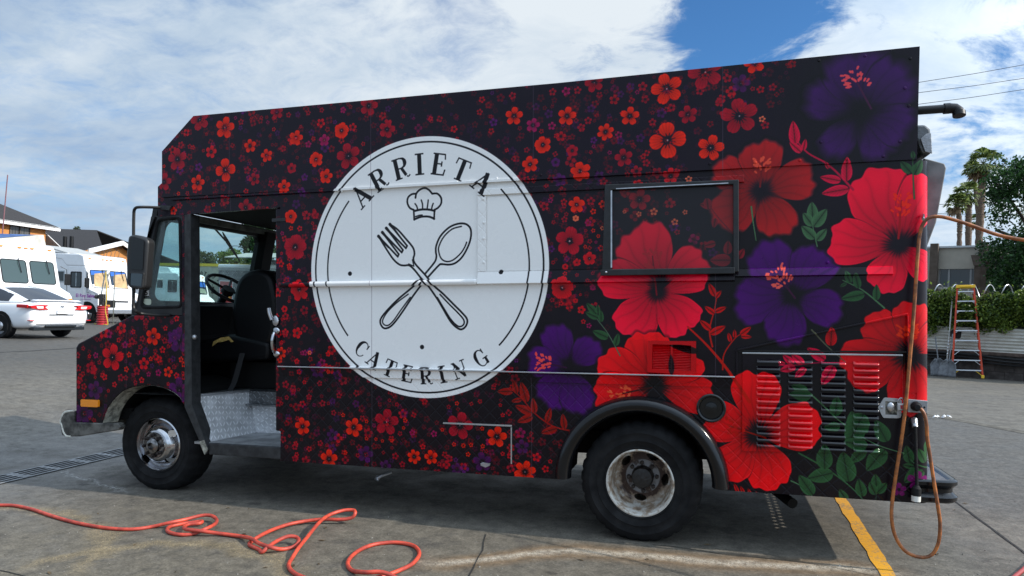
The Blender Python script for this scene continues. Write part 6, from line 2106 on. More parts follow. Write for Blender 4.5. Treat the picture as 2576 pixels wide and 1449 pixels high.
def palm(label, crown_uv, mid_uv, base_uv, fwd, r_px, t_px, droop=0.9, nf=34, wind=-0.35):
    c, mid, b = at(*crown_uv, fwd), at(*mid_uv, fwd), at(*base_uv, fwd)
    dirn = (b - mid).normalized()
    g_ = b + dirn * ((b.z - 0.1) / max(0.3, -dirn.z))
    t = thing("palm_tree", label, "palm tree", g_, 0, "fan palms behind the beige building")
    s = fwd / F
    mb = MB(off=g_)
    ctr = catmull([g_, b, mid, c - Vector((0, 0, 0.2))], 14)
    rr = [t_px * s * 0.5 * (1.0 + 0.10 * math.sin(i * 2.6) + random.uniform(-.10, .10)) * (0.86 if i < 14 else 1.0) for i in range(len(ctr))]
    mb.tube(ctr, 0.2, 12, rr=rr)
    trunk = mb.build("trunk", M_PBARK, t, smooth=50)
    # old leaf bases sticking out
    mb = MB(off=g_)
    for i in range(170):
        k = random.uniform(0.42, 1.0)
        p = ctr[int(k * (len(ctr) - 1))]
        a = random.uniform(0, 2 * PI)
        d = Vector((math.cos(a), math.sin(a), 0))
        w = t_px * s * 0.5
        mb.add([p + d * w * 0.8 + Vector((0, 0, -.12)), p + d * w * 1.35 + Vector((0, 0, .10)), p + d.cross(Vector((0, 0, 1))) * .10 + d * w * 0.9], [(0, 1, 2)])
    mb.build("leaf_bases", mat('dry leaf bases', (0.30, 0.22, 0.15), 0.9, vary=0.4, vscale=8), trunk, fix=False, kind='stuff')
    R = r_px * s
    for i in range(nf):
        el = random.uniform(-0.75, 1.25) if i < nf * 0.82 else random.uniform(-1.35, -0.8)
        a = random.uniform(0, 2 * PI)
        d = Vector((math.cos(a) * math.cos(el), math.sin(a) * math.cos(el), math.sin(el)))
        d = (d + (ROT @ Vector((CS, SN, 0))) * wind * random.uniform(0.4, 1.2)).normalized()
        L = R * random.uniform(0.42, 0.62)
        hub = c + d * L
        side = d.cross(Vector((0, 0, 1)))
        side = side.normalized() if side.length > .1 else Vector((1, 0, 0))
        upv = side.cross(d)
        f = MB(off=g_)
        f.tube([c, c.lerp(hub, .5) + Vector((0, 0, .05)), hub], 0.02, 4)
        for k in range(13):
            th = math.radians(-95 + 190 * k / 12)
            bd_ = (d * math.cos(th) + side * math.sin(th) + upv * random.uniform(-.15, .15)).normalized()
            l2 = R * random.uniform(0.42, 0.56)
            w2 = side * math.cos(th) * 0.085 - d * math.sin(th) * 0.085
            m_ = hub + bd_ * l2 * 0.6
            tip = hub + bd_ * l2 + Vector((0, 0, -droop * l2 * 0.35)) + (ROT @ Vector((CS, SN, 0))) * wind * 0.15
            f.add([hub, m_ + w2, tip, m_ - w2], [(0, 1, 2, 3)])
        dead = i >= nf * 0.82
        f.build("frond", mat('dead frond', (0.24, 0.16, 0.09), 0.9) if dead else M_PALM, t, fix=False)
    return t


palm("tallest palm, with the highest fan crown and a thick shaggy trunk", (2474, 412), (2468, 500), (2462, 621), 60, 48, 17, nf=36)
palm("middle palm of the row, its crown halfway up left of the tallest palm", (2433, 484), (2436.5, 540), (2436, 621), 58, 38, 14, nf=32)
palm("leftmost and lowest palm, beside the truck's tail", (2408, 512), (2414, 560), (2413, 621), 56, 34, 11, nf=30)
palm("thin leaning palm partly behind the tallest one", (2447, 425), (2452, 460), (2461, 560), 66, 26, 8, nf=16)
palm("short palm with a low crown between the trunks", (2458, 556), (2460, 590), (2460, 621), 64, 26, 8, nf=16)

# overhead lines
for i, (a, b) in enumerate((((2313, 207), (2576, 163)), ((2313, 233), (2576, 197)), ((2313, 262), (2576, 225)), ((2365, 514), (2576, 505)), ((2360, 537), (2576, 538)))):
    fwd = 42 if i < 3 else 36
    sl_ = (b[1] - a[1]) / (b[0] - a[0])
    pts = [at(2150, a[1] + sl_ * (2150 - a[0]) + 1, fwd + 1.5), at(2313, a[1] + sl_ * (2313 - a[0]), fwd), at(2444, (a[1] + b[1]) / 2 + 1.5, fwd), at(2576, b[1] , fwd), at(2900, b[1] + sl_ * 324 - 3, fwd - 1)]
    o = MB().tube(catmull(pts, 5), 0.016 if i < 3 else 0.013, 5).build("power_line", M_BLACKRUB, None)
    tag(o, ["uppermost of the three dark power lines crossing the sky behind the vent pipe", "middle one of the three dark power lines behind the vent pipe", "lowest of the three dark power lines just above the vent pipe",
            "dark cable crossing in front of the palm trunks, the upper of two", "pale lower cable crossing the palm trunks above the orange cord"][i], "power line", "overhead lines on the right")

# ---------------------------------------------------------------- vehicles in the lot


def box_wheel(parent, x, y, r, w, out, chrome=True):
    """a road wheel of a parked vehicle: tyre, dished rim and hub"""
    e = bpy.data.objects.new("wheel", None)
    col.objects.link(e)
    e.parent = parent
    e.location = (x, y, r)
    s = -1 if out < 0 else 1
    mesh_obj("tyre", MB().lathe([(r * .62, 0.0), (r * .9, -.02 * s), (r * .98, .02 * s), (r, .05 * s), (r, (w - .05) * s), (r * .95, w * s), (r * .6, w * s)], 40, 'y', M=Matrix.Scale(-1, 4, (0, 1, 0))).mesh("tyre", M_BLACKRUB, 50), e)
    mesh_obj("rim", MB().lathe([(r * .63, -.005 * s), (r * .60, .0), (r * .55, .05 * s), (r * .40, .02 * s), (r * .30, -.02 * s), (r * .28, -.05 * s), (0, -.055 * s)], 28, 'y', M=Matrix.Scale(-1, 4, (0, 1, 0))).mesh("rim", M_CHROME if chrome else M_STEEL, 50), e)
    return e


def step_van(label, loc, rz, W=2.2, H=2.85, L=6.2, hood=0.5, body=None, door_side=True, pane=None, detail=None, name="food_van", rake=0.24, zw0=1.52, zw1=2.32):
    body = body or M_WHITE
    t = thing(name, label, "food van", loc, rz, "food vans parked in the lot")
    h = W / 2
    pr = [(-L, .48), (-L, H), (-rake - .30, H), (-rake - .14, H - .06), (-rake - .06, H - .20), (-rake, zw1 + .10), (0, zw0 - .06), (hood - .10, zw0 - .26), (hood, zw0 - .38), (hood + .02, .55), (hood - .02, .48)]
    MB().prism(pr, -h, h, 'y').build("body", body, t, bevel=0.05, seg=3, smooth=45)

    def wsp(y, z, o):
        k = (z - zw0 + .06) / (zw1 + .10 - zw0 + .06)
        return (-rake * k + o * 0.96, y, z + o * 0.25)
    for s in (-1, 1):
        y0, y1 = (0.07, h - .17) if s > 0 else (-h + .17, -.07)
        pl_ = rounded(y0, y1, zw0 + .03, zw1, 0.09, 4)
        n_ = len(pl_)
        w_ = MB().add([wsp(*p, .008) for p in pl_], [tuple(range(n_))]).build("windscreen", pane or M_DGLASS, t, fix=False)
        MB().tube([wsp(*p, .006) for p in pl_], 0.016, 6, True).build("gasket", M_BLACKRUB, w_, smooth=True)
        if detail == 'shade':
            q = [(y0 + .10, zw0 + .08), (y1 - .03, zw0 + .05), (y1 - .06, zw1 - .08), (y0 + .22, zw1 - .16), (y0 + .16, zw0 + .45)]
            MB().add([wsp(*p, .014) for p in q], [tuple(range(5))]).build("cardboard", mat('cardboard', (0.52, 0.36, 0.19), 0.9, vary=0.3, vscale=5), w_, fix=False)
            MB().add([wsp(*p, .0105) for p in ((y0 + .03, zw1 - .22), (y1 - .05, zw1 - .18), (y1 - .05, zw1 - .03), (y0 + .04, zw1 - .03))], [(0, 1, 2, 3)]).build("tint_strip", mat('blue tint strip', (0.03, 0.12, 0.42), 0.2), w_, fix=False)
        if detail == 'blue':
            MB().add([wsp(*p, .0105) for p in ((y0 + .03, zw1 - .30), (y1 - .03, zw1 - .30), (y1 - .05, zw1 - .03), (y0 + .04, zw1 - .03))], [(0, 1, 2, 3)]).build("tint_strip", mat('blue tint strip', (0.03, 0.12, 0.42), 0.2), w_, fix=False)
            MB().add([wsp(*p, .0125) for p in ((y0 + .2, zw0 + .10), (y1 - .03, zw0 + .06), (y1 - .12, zw1 - .42), (y0 + .12, zw1 - .36))], [(0, 1, 2, 3)]).build("sun_shade", mat('green grey shade', (0.24, 0.30, 0.24), 0.8, vary=0.3), w_, fix=False)
        MB().tube([wsp(y0 + (y1 - y0) * .72, zw1 + .06, .03), wsp(y0 + (y1 - y0) * .70, zw1 - .10, .05), wsp(y0 + (y1 - y0) * .76, zw1 - .42, .03)], 0.012, 5).build("wiper", M_BLACKRUB, t)
        MB().lathe([(.10, .0), (.115, .02), (.10, .03), (0, .035)], 16, 'x', M=Matrix.Translation((hood + .012, s * (h - .28), zw0 - .58))).build("headlight", M_CHROME, t, smooth=True)
        MB().box(hood - .12, hood + .028, s * (h - .10) - .07, s * (h - .10) + .07, zw0 - .52, zw0 - .44).build("side_marker", M_AMBER, t, bevel=.01)
        box_wheel(t, hood - .55, s * (h - .02), .40, .24, s)
        box_wheel(t, -L + 1.5, s * (h - .02), .40, .24, s)
        for xw in (hood - .55, -L + 1.5):
            arc = [(xw + .50 * math.cos(a), .44 + .50 * math.sin(a)) for a in [PI * k / 14 for k in range(15)]]
            MB().prism(arc + [(xw - .5, .481), (xw + .5, .481)][:0], s * (h + .001), s * (h + .006), 'y').build("arch_shade", M_DARK, t)  # dark plate paints the shade of an arch hollow on flat bodywork
        MB().tube([(-.05, s * (h + .0), 2.2), (.05, s * (h + .16), 2.1), (.06, s * (h + .18), 1.3), (-.02, s * h, 1.35)], 0.012, 5).build("mirror_arm", M_BLACK, t)
        MB().box(.02, .10, s * (h + .19) - .10, s * (h + .19) + .10, 1.55, 1.95).build("mirror", M_BLACK, t, bevel=.02)
    for y in (-h + .25, -.22, 0, .22, h - .25):
        MB().box(-rake - .075, -rake - .02, y - .06, y + .06, H - .19, H - .145).build("marker_light", M_AMBER, t, bevel=.01)
    MB().box(hood, hood + .12, -h + .02, h - .02, .42, .62).build("bumper", M_STEEL, t, bevel=.03)
    MB().box(hood + .004, hood + .028, -.48, .48, .72, 1.0).build("grille", M_BLACK, t)
    if door_side:
        y = -h - .004
        dr = MB().box(-1.15, -.28, -h - .012, -h - .002, .62, 2.42).build("door", M_GREYVAN if body is not M_WHITE else body, t, bevel=.004)
        wf = rounded(-1.02, -.42, 1.52, 2.22, .06, 3)
        sheet(MB(), wf, [rounded(-.98, -.46, 1.56, 2.18, .05, 3)], -h - .026, -h - .0125).build("window_frame", M_BLACKRUB, dr)
        MB().prism(rounded(-.98, -.46, 1.56, 2.18, .05, 3), -h - .016, -h - .0125, 'y').build("window", M_DGLASS, dr)
        MB().box(-.735, -.70, -h - .022, -h - .0165, 1.57, 2.17).build("window_bar", M_CHROME, dr)
        MB().prism(round_poly([(-.18, 1.50), (-.18, 2.25), (-.13, 2.25), (.0, 1.60), (.0, 1.52)], .03, 3), -h - .010, -h - .002, 'y').build("quarter_window", M_DGLASS, t)
        sheet(MB(), rounded(-1.75, -1.35, 1.75, 2.25, .02, 2), [rounded(-1.71, -1.39, 1.79, 2.21, .02, 2)], -h - .02, -h - .002).build("hatch_frame", M_CHROME, t)
        MB().prism(rounded(-1.705, -1.395, 1.795, 2.205, .02, 2), -h - .008, -h - .002, 'y').build("hatch_window", M_DGLASS, t)
    return t


M_PANE1 = mat('greenish van glass', (0.035, 0.06, 0.058), 0.05, spec=0.9)
LOT = 0.27
# white van behind the car
v1 = step_van("plain white food van behind the white sedan, blue hatch cover on its roof", (-22.3, 18.15, LOT), math.radians(-2), H=2.92, pane=M_PANE1, hood=0.55, door_side=False)
MB().add([(-3.6, -.9, 2.95), (-.75, -.9, 2.95), (-.65, .9, 3.30), (-3.6, .9, 3.36), (-3.6, -.9, 2.86), (-.9, -.9, 2.86), (-.5, .9, 2.86), (-3.6, .9, 2.86)], [(0, 1, 2, 3), (0, 4, 5, 1), (1, 5, 6, 2), (2, 6, 7, 3), (3, 7, 4, 0)]).build("roof_hatch", mat('pale hatch', (0.55, 0.53, 0.47), 0.7, vary=0.3, vscale=5), v1)
MB().add([(-3.5, -.75, 2.992), (-.95, -.75, 2.990), (-.85, .78, 3.290), (-3.5, .78, 3.350)], [(0, 1, 2, 3)]).build("blue_cover", mat('blue tarpaulin', (0.035, 0.12, 0.36), 0.5, vary=0.5, vscale=5), v1, fix=False)
MB().box(-5.6, -.5, -1.06, 1.06, 2.855, 2.90).build("roof_lip", M_WHITE, v1, bevel=.02)
# white van with cardboard behind its windscreen
v2 = step_van("white food van with cardboard inside its windscreen and purple lettering on its shaded side", (-25.9, 24.9, LOT), math.radians(1), W=2.3, H=2.98, detail='shade', hood=0.45, pane=mat('dark blue glass', (0.02, 0.035, 0.06), 0.06, spec=0.9))
MB().prism([(-2.0, 3.0), (-.62, 3.0), (-.36, 2.93), (-.28, 2.55), (-.25, 2.47), (-1.25, 2.47), (-1.55, 2.75), (-2.0, 2.78)], -1.165, 1.165, 'y').build("roof_cap", M_WHITE, v2, bevel=.04, smooth=45)
MB().prism([(-.24, 2.43), (.01, 1.46), (.47, 1.30), (.485, .60), (.46, .60), (.44, 1.25), (-.02, 1.44), (-.26, 2.43)], -1.16, 1.16, 'y').build("white_front", M_WHITE, v2)
for k, (x, hgt) in enumerate(((-4.2, .32), (-3.1, .34), (-1.9, .36))):
    MB().add([(x - 1.0, -1.0, 3.02 + hgt), (x - 1.0, .9, 3.02 + hgt), (x + .5, .9, 3.05), (x + .5, -1.0, 3.05), (x - 1.0, -1.0, 2.96 + hgt), (x - 1.0, .9, 2.96 + hgt), (x + .5, .9, 2.99), (x + .5, -1.0, 2.99)],
             [(0, 1, 2, 3), (7, 6, 5, 4), (0, 4, 5, 1), (2, 6, 7, 3), (1, 5, 6, 2), (0, 3, 7, 4)]).build("roof_hatch", mat('hatch aluminium', (0.50, 0.50, 0.48), 0.5, 0.3, vary=0.2), v2)
MB().box(-5.5, -1.2, -.9, .8, 2.983, 3.03).build("roof_glass", M_DGLASS, v2)
dl_ = text_mesh("door_lettering", "El Rey Salvado", 0.21, mat('purple lettering', (0.36, 0.06, 0.40), 0.5), Matrix.Translation((-.10, -1.166, 1.18)) @ FACE, v2, extrude=0.001, bold=0.004)
dl_["kind"] = "stuff"
MB().box(-.46, .12, -1.169, -1.166, 1.02, 1.035).build("lettering_rule", mat('purple lettering', (0.36, 0.06, 0.40), 0.5), v2)
MB().box(.485, .50, -.95, -.25, .70, 1.02).build("grille_panel", M_BLACK, v2)
MB().box(.5005, .506, -.78, -.55, .74, .82).build("orange_plate", mat('orange plate', (0.6, 0.20, 0.02), 0.5), v2)
# white van farther back, seen through the cab
v3 = step_van("white food van with a blue strip across its windscreen, seen through the truck's cab", (-28.4, 33.2, LOT), math.radians(2), H=2.62, detail='blue', hood=0.4, pane=mat('dark blue glass', (0.02, 0.035, 0.06), 0.06), zw1=2.2, zw0=1.45)
MB().prism([(-3.0, 2.63), (-1.0, 2.63), (-1.3, 2.95), (-2.8, 3.0)], -.8, .8, 'y').build("roof_vent", M_WHITE, v3, bevel=.05)
v5 = step_van("white food van partly hidden at the truck's windscreen edge", (-31.5, 29.3, LOT), math.radians(1), H=2.7, hood=0.4, zw1=2.2)
# boxy white truck with quilted steel side and a red menu
q0_, q1_ = at(549, 700, 30.0), at(636, 700, 29.4)
v4 = thing("menu_truck", "white catering truck with quilted grey steel side and a red menu board", "food truck", (q0_.x, q0_.y, LOT), math.atan2(q1_.y - q0_.y, q1_.x - q0_.x), None)
H4 = 1.53 + (748 - 661) / F * 30.0 - LOT
MB().box(0, 7.0, 0.02, 2.3, .45, H4 - .16).build("body", M_WHITE, v4, bevel=.04)
MB().box(-.03, 7.0, -.03, 2.33, H4 - .18, H4).build("roof_cap", M_WHITE, v4, bevel=.06, smooth=45)
MB().box(-.012, 7.0, -.02, 0.015, H4 - .26, H4 - .183).build("roof_rail", mat('rail grey', (0.35, 0.36, 0.36), 0.4, 0.5), v4)
mq = mat('quilted steel', (0.33, 0.34, 0.36), 0.42, 0.6, vary=0.3, vscale=6)
T = NT(mq.node_tree)
x, y, z = T.xyz(T.n('ShaderNodeTexCoord').outputs['Object'])
d1 = T.math('PINGPONG', T.math('MULTIPLY', T.math('ADD', x, z), 7.5), 0.5)
d2 = T.math('PINGPONG', T.math('MULTIPLY', T.math('SUBTRACT', x, z), 7.5), 0.5)
T.link(T.bump(T.math('MULTIPLY', T.rng(d1, 0, .25), T.rng(d2, 0, .25)), 1.0, 0.05), mq.node_tree.nodes['Principled BSDF'].inputs['Normal'])
MB().box(0.02, 2.4, -.010, 0.014, 0.9, H4 - .27).build("quilted_panel", mq, v4)
mx0, mx1, mz1, mz0 = .12, .78, H4 - .74, H4 - 1.75
board = MB().box(mx0 - .03, mx1 + .03, -.018, -.0105, mz0 - .03, mz1 + .03).build("menu_board", mat('white board', (0.75, 0.74, 0.72), 0.5), v4)
MB().box(mx0, mx1, -.021, -.0185, mz0, mz1 - .18).build("menu_print", mat('menu red', (0.55, 0.03, 0.03), 0.5), board)
MB().box(mx0, mx1, -.021, -.0185, mz1 - .17, mz1).build("menu_header", mat('menu dull red', (0.42, 0.12, 0.12), 0.5), board)
MB().prism(round_poly([(mx0 + .2, mz0 + .3), (mx1 - .03, mz0 + .25), (mx1 - .06, mz0 + .62), (mx0 + .28, mz0 + .58)], .1, 3), -.024, -.0215, 'y').build("menu_picture", mat('menu orange', (0.85, 0.30, 0.03), 0.5, vary=0.5, vscale=14), board)
for k in range(6):
    MB().box(mx0 + .03, mx0 + random.uniform(.28, .42), -.0235, -.0215, mz1 - .28 - k * .095, mz1 - .262 - k * .095).build("menu_line", mat('white board', (0.75, 0.74, 0.72), 0.5), board)
MB().add([(1.1, -.9, H4 + .25), (4.5, -.9, H4 + .25), (4.5, .4, H4 + .52), (1.1, .4, H4 + .52), (1.1, -.9, H4 + .21), (4.5, -.9, H4 + .21), (4.5, .4, H4 + .48), (1.1, .4, H4 + .48)], [(0, 1, 2, 3), (7, 6, 5, 4), (0, 4, 5, 1), (2, 6, 7, 3), (1, 5, 6, 2), (0, 3, 7, 4)]).build("roof_awning", mat('pale awning', (0.42, 0.42, 0.38), 0.6), v4)
MB().prism([(1.3, H4 + .01), (2.2, H4 + .22), (4.4, H4 + .22), (4.4, H4 + .01)], 0.3, 0.5, 'y').build("roof_window", mat('dark blue glass', (0.02, 0.035, 0.06), 0.06), v4)
for xw in (1.4, 5.4):
    box_wheel(v4, xw, 0.02, .40, .24, -1)

# white sedan
car = thing("sedan_car", "white four door sedan with red tail lamps, its rear towards the viewer", "car", (-19.62, 14.95, LOT), math.radians(178.5))
st = [(-2.44, .78, .42, .80, .84), (-2.38, .865, .30, .93, .985), (-2.18, .905, .26, .985, 1.04), (-1.70, .925, .24, .985, 1.03), (-.5, .93, .21, .94, .96), (1.0, .93, .21, .90, .94), (1.6, .915, .22, .86, .93), (2.2, .85, .24, .74, .80), (2.43, .66, .34, .60, .64)]


def carsec(w, zs, zb_, zd_):
    h_ = [(0, zs), (w * .86, zs), (w * .97, zs + .10), (w, zs + .30), (w * .985, zb_ - .16), (w * .955, zb_ - .04), (w * .86, zb_), (w * .55, zd_ - .008), (0, zd_)]
    return h_ + [(-a, b) for a, b in reversed(h_[1:-1])]


mb = MB()
vs = [(s[0], *p) for s in st for p in carsec(*s[1:])]
K = len(carsec(*st[0][1:]))
fs = [(i * K + k, i * K + (k + 1) % K, (i + 1) * K + (k + 1) % K, (i + 1) * K + k) for i in range(len(st) - 1) for k in range(K)] + [tuple(range(K)), tuple(range(len(st) * K - 1, (len(st) - 1) * K - 1, -1))]
cb = mb.add(vs, fs).build("body", mat('pearl white car paint', (0.84, 0.85, 0.87), 0.22, coat=0.8), car, smooth=60)
sub = cb.modifiers.new("sub", 'SUBSURF')
sub.levels = sub.render_levels = 2
# greenhouse
gs = [(-2.02, .80, .985, .66, 1.04), (-1.55, .82, .975, .62, 1.20), (-1.05, .83, .96, .60, 1.35), (-.60, .835, .95, .60, 1.425), (.0, .835, .93, .60, 1.455), (.55, .83, .92, .58, 1.42), (1.02, .82, .90, .60, 1.22), (1.55, .78, .88, .68, .95)]


def lerp(a, b, t):
    return tuple(x * (1 - t) + y * t for x, y in zip(a, b))


def gh(part_name, i0, i1, top, m, s=0, inset=0.0, out=0.0):
    v_, f_ = [], []
    rows = gs[i0:i1 + 1]
    for x, wb2, zb2, wt2, zt2 in rows:
        if top:
            for q in (-1, -.6, -.2, .2, .6, 1):
                v_.append((x, q * wt2 * (1 - inset), zt2 + .028 * (1 - q * q) + out))
            kk = 6
        else:
            for q in (inset, .35, .7, 1 - inset):
                v_.append((x, s * (wb2 + (wt2 - wb2) * q + .025 * math.sin(PI * q) + out), zb2 + (zt2 - zb2) * q))
            kk = 4
    for i in range(len(rows) - 1):
        for k in range(kk - 1):
            f_.append((i * kk + k, i * kk + k + 1, (i + 1) * kk + k + 1, (i + 1) * kk + k))
    return MB().add(v_, f_).build(part_name, m, car, smooth=80, fix=False)


M_CARW = MATS['pearl white car paint']
M_CARG = mat('car glass', (0.022, 0.024, 0.032), 0.07, spec=0.9)
gh("roof", 2, 5, True, M_CARW)
gh("rear_window", 0, 2, True, M_CARG, inset=.06, out=.004)
gh("roof_pillar", 0, 2, True, M_CARW)
gh("windscreen", 5, 7, True, M_CARG)
for s in (-1, 1):
    gh("side_frame", 0, 7, False, M_CARW, s)
    gh("side_window", 1, 6, False, M_CARG, s, 0.10, 0.006)
    MB().box(-.28, -.20, s * .75, s * .845, .98, 1.40).build("door_pillar", M_BLACK, car)
    L_ = [(-2.425, .885, .86), (-2.40, .905, .915), (-2.10, .925, .93), (-2.30, .92, .82), (-2.40, .895, .80)]
    tl = MB().prism([(-.93, .90), (-.60, .935), (-.38, .925), (-.50, .87), (-.38, .80), (-.62, .79), (-.88, .83)] if s < 0 else [(.93, .90), (.60, .935), (.38, .925), (.50, .87), (.38, .80), (.62, .79), (.88, .83)], -2.47, -2.22, 'x')
    tlo = tl.build("tail_light", M_REDLENS, car, bevel=.015)
    MB().prism([(s * .76, .895), (s * .56, .895), (s * .56, .83), (s * .72, .83)], -2.478, -2.4705, 'x').build("reverse_lens", mat('clear lens', (0.75, 0.70, 0.70), 0.15), tlo)
    MB().prism([(s * .905, .86), (s * .925, .93), (s * .955, .915), (s * .95, .84)], -2.40, -2.02, 'x').build("lamp_return", M_REDLENS, tlo)
    box_wheel(car, -1.42, s * .93, .335, .22, s, False)
    box_wheel(car, 1.40, s * .93, .335, .22, s, False)
    for xw in (-1.42, 1.40):
        MB().prism([(xw + .395 * math.cos(a), .335 + .395 * math.sin(a)) for a in [PI * (k / 18) for k in range(19)]] + [(xw - .395, .2), (xw + .395, .2)], s * .915, s * .936, 'y').build("arch_shade", M_DARK, car)  # dark plate in place of the arch's shaded hollow
    MB().box(-2.452, -2.35, s * .84 - .06, s * .84 + .06, .50, .52).build("reflector", M_REDLENS, car)
MB().box(-2.462, -2.30, -.45, .45, .33, .385).box(-2.40, -2.2, -.75, .75, .24, .328).build("bumper_trim", M_DGLASS, car, bevel=.01)
MB().box(-2.47, -2.455, -.74, .74, .405, .425).build("chrome_strip", M_CHROME, car)
MB().box(-2.468, -2.44, -.36, .36, .66, .675).build("trunk_line", M_DARK, car)
plt = MB().box(-2.475, -2.46, -.155, .155, .69, .80).build("number_plate", mat('plate white', (0.66, 0.67, 0.70), 0.5), car)
MB().box(-2.4765, -2.4755, -.12, .12, .735, .765).build("plate_print", mat('plate blue grey', (0.22, 0.25, 0.36), 0.5, vary=0.9, vscale=70, vary2=(0.6, 0.6, 0.62)), plt)
MB().box(-2.474, -2.459, -.17, .17, .68, .688).build("plate_frame", M_DARK, plt)
bz = MB()
for y in (-.035, .035):
    bz.box(-2.462, -2.43, y - .008, y + .008, .86, .925)
bz.box(-2.4615, -2.43, -.027, .027, .885, .90)
bz.build("badge", M_CHROME, car)
MB().prism([(-.70, 1.035), (.70, 1.035), (.60, 1.065), (-.60, 1.065)], -2.34, -2.15, 'x').build("boot_lip", M_CARW, car, bevel=.012)
for a in range(5):
    for s in (-1, 1):
        pass

# red coil drum with a white stand
cs_ = at(257, 813, 29.0)
cs_.z = LOT
rc = thing("hose_stand", "red ribbed drum with a white tripod frame standing in front of the white lettered van", "hose stand", cs_)
prof = []
for k in range(33):
    prof.append((.205 + .014 * (1 if k % 4 < 2 else -1), .80 * k / 32))
MB().lathe(prof + [(0, .80)], 24, 'z').build("drum", mat('red ribbed plastic', (0.42, 0.025, 0.035), 0.45, vary=0.25), rc, smooth=30)
M_WPIPE = mat('white pipe', (0.70, 0.68, 0.62), 0.5, vary=0.4, vscale=15)
for p, q in (((-.18, 0, .8), (.10, 0, 2.28)), ((.16, .0, .8), (.16, 0, 2.28)), ((-.05, .1, 1.5), (.3, 0, 2.2)), ((-.02, .0, 2.27), (.22, 0, 2.27)), ((-.2, 0, 1.1), (.2, 0, 1.1))):
    MB().tube([p, q], 0.026, 6).build("frame_bar", M_WPIPE, rc)
MB().box(-.10, .12, -.1, .1, .82, 1.28).cyl((-.2, -.02, 1.16), (-.34, -.02, 1.16), .09).build("pump", mat('grimy pump', (0.12, 0.11, 0.10), 0.4, 0.5, vary=0.6, vscale=18), rc)
MB().tube(catmull([(.16, -.05, 2.2), (.24, -.05, 1.2), (.20, -.05, .6), (.35, -.05, .05), (.2, -.1, .02), (-.3, -.1, .02)], 5), 0.018, 6).build("yellow_hose", mat('yellow hose', (0.55, 0.38, 0.03), 0.5), rc)
pv = at(284, 818, 29.5)
pv.z = LOT
po = thing("thin_post", "thin dark post standing in front of the lettered van's bumper beside the red drum", "post", pv)
MB().cyl((0, 0, 0), (0.02, 0, 2.25), 0.018, 6).build("shaft", mat('dark green post', (0.10, 0.11, 0.09), 0.6), po)
# maroon pole at the far left
pa, pb2 = at(19.3, 440, 26), at(4, 612, 26)
dd_ = (pb2 - pa)
foot = pa + dd_ * ((pa.z - LOT) / -dd_.z)
mp = thing("maroon_pole", "tall thin maroon pole rising past the orange house at the far left", "pole", foot)
MB(off=foot).cyl(foot, pa, 0.026, 8, 0.018).build("shaft", mat('maroon pole', (0.20, 0.085, 0.095), 0.6), mp)

# ---------------------------------------------------------------- houses
M_STUCCO = mat('orange stucco', (0.56, 0.235, 0.065), 0.9, vary=0.10, vscale=2, bump=0.3, bscale=18)
M_ROOF = mat('dark asphalt shingles', (0.030, 0.027, 0.028), 0.9, vary=0.35, vscale=14, bump=0.5, bscale=8, stretch=(1, 1, 4))
M_FASCIA = mat('white fascia', (0.80, 0.80, 0.79), 0.5)


def slab(mb, pts, th):
    """a thick plate from a planar outline, thickened straight down"""
    n = len(pts)
    pts = [Vector(p) for p in pts]
    return mb.add(pts + [p - Vector((0, 0, th)) for p in pts], [tuple(range(n)), tuple(range(2 * n - 1, n - 1, -1))] + [(i, i + n, (i + 1) % n + n, (i + 1) % n) for i in range(n)])


e0, e1 = at(0, 551.5, 52.0), at(152.5, 572, 57.4)
e1.z = e0.z
ea = (e1 - e0).normalized()
en = Vector((ea.y, -ea.x, 0))
if en.dot(Vector((-SN, CS, 0))) < 0:
    en = -en
b1 = e1 - Vector((0, 0, e1.z - LOT))
h1 = thing("orange_house", "two storey orange stucco house with dark hip roof and white eaves at the far left", "house", b1)
up = Vector((0, 0, 1))
e00 = e1 - ea * 12
ridge1 = e1 - ea * 3.6 + en * 3.8 + up * 2.0
ridge0 = e00 + en * 3.8 + up * 2.0
mb = MB(off=b1)
slab(mb, [e00, e1, ridge1, ridge0], .06)
slab(mb, [e1, e1 + en * 7.6, ridge1], .06)
slab(mb, [e1 + en * 7.6, e00 + en * 7.6, ridge0, ridge1], .06)
mb.build("roof", M_ROOF, h1)
mb = MB(off=b1)
for a, b in ((e00, e1), (e1, e1 + en * 7.6)):
    mb.add([a + up * .02, b + up * .02, b - up * .28, a - up * .28, a + up * .02 + en * .05, b + up * .02 + en * .05 - ea * .05, b - up * .28 + en * .05 - ea * .05, a - up * .28 + en * .05], [(0, 1, 2, 3), (7, 6, 5, 4), (0, 4, 5, 1), (2, 6, 7, 3)])
mb.build("fascia", M_FASCIA, h1)
wa, wb = e00 + en * .55 - up * .1, e1 + en * .55 - ea * .9 - up * .1
hwall = e1.z - LOT - .1


def wallhit(u, v, p0=wa, n=en):
    o, d = to_world((0, 0, CAMH)), to_world(ray(u, v))
    return o + d * ((p0 - o).dot(n) / d.dot(n))


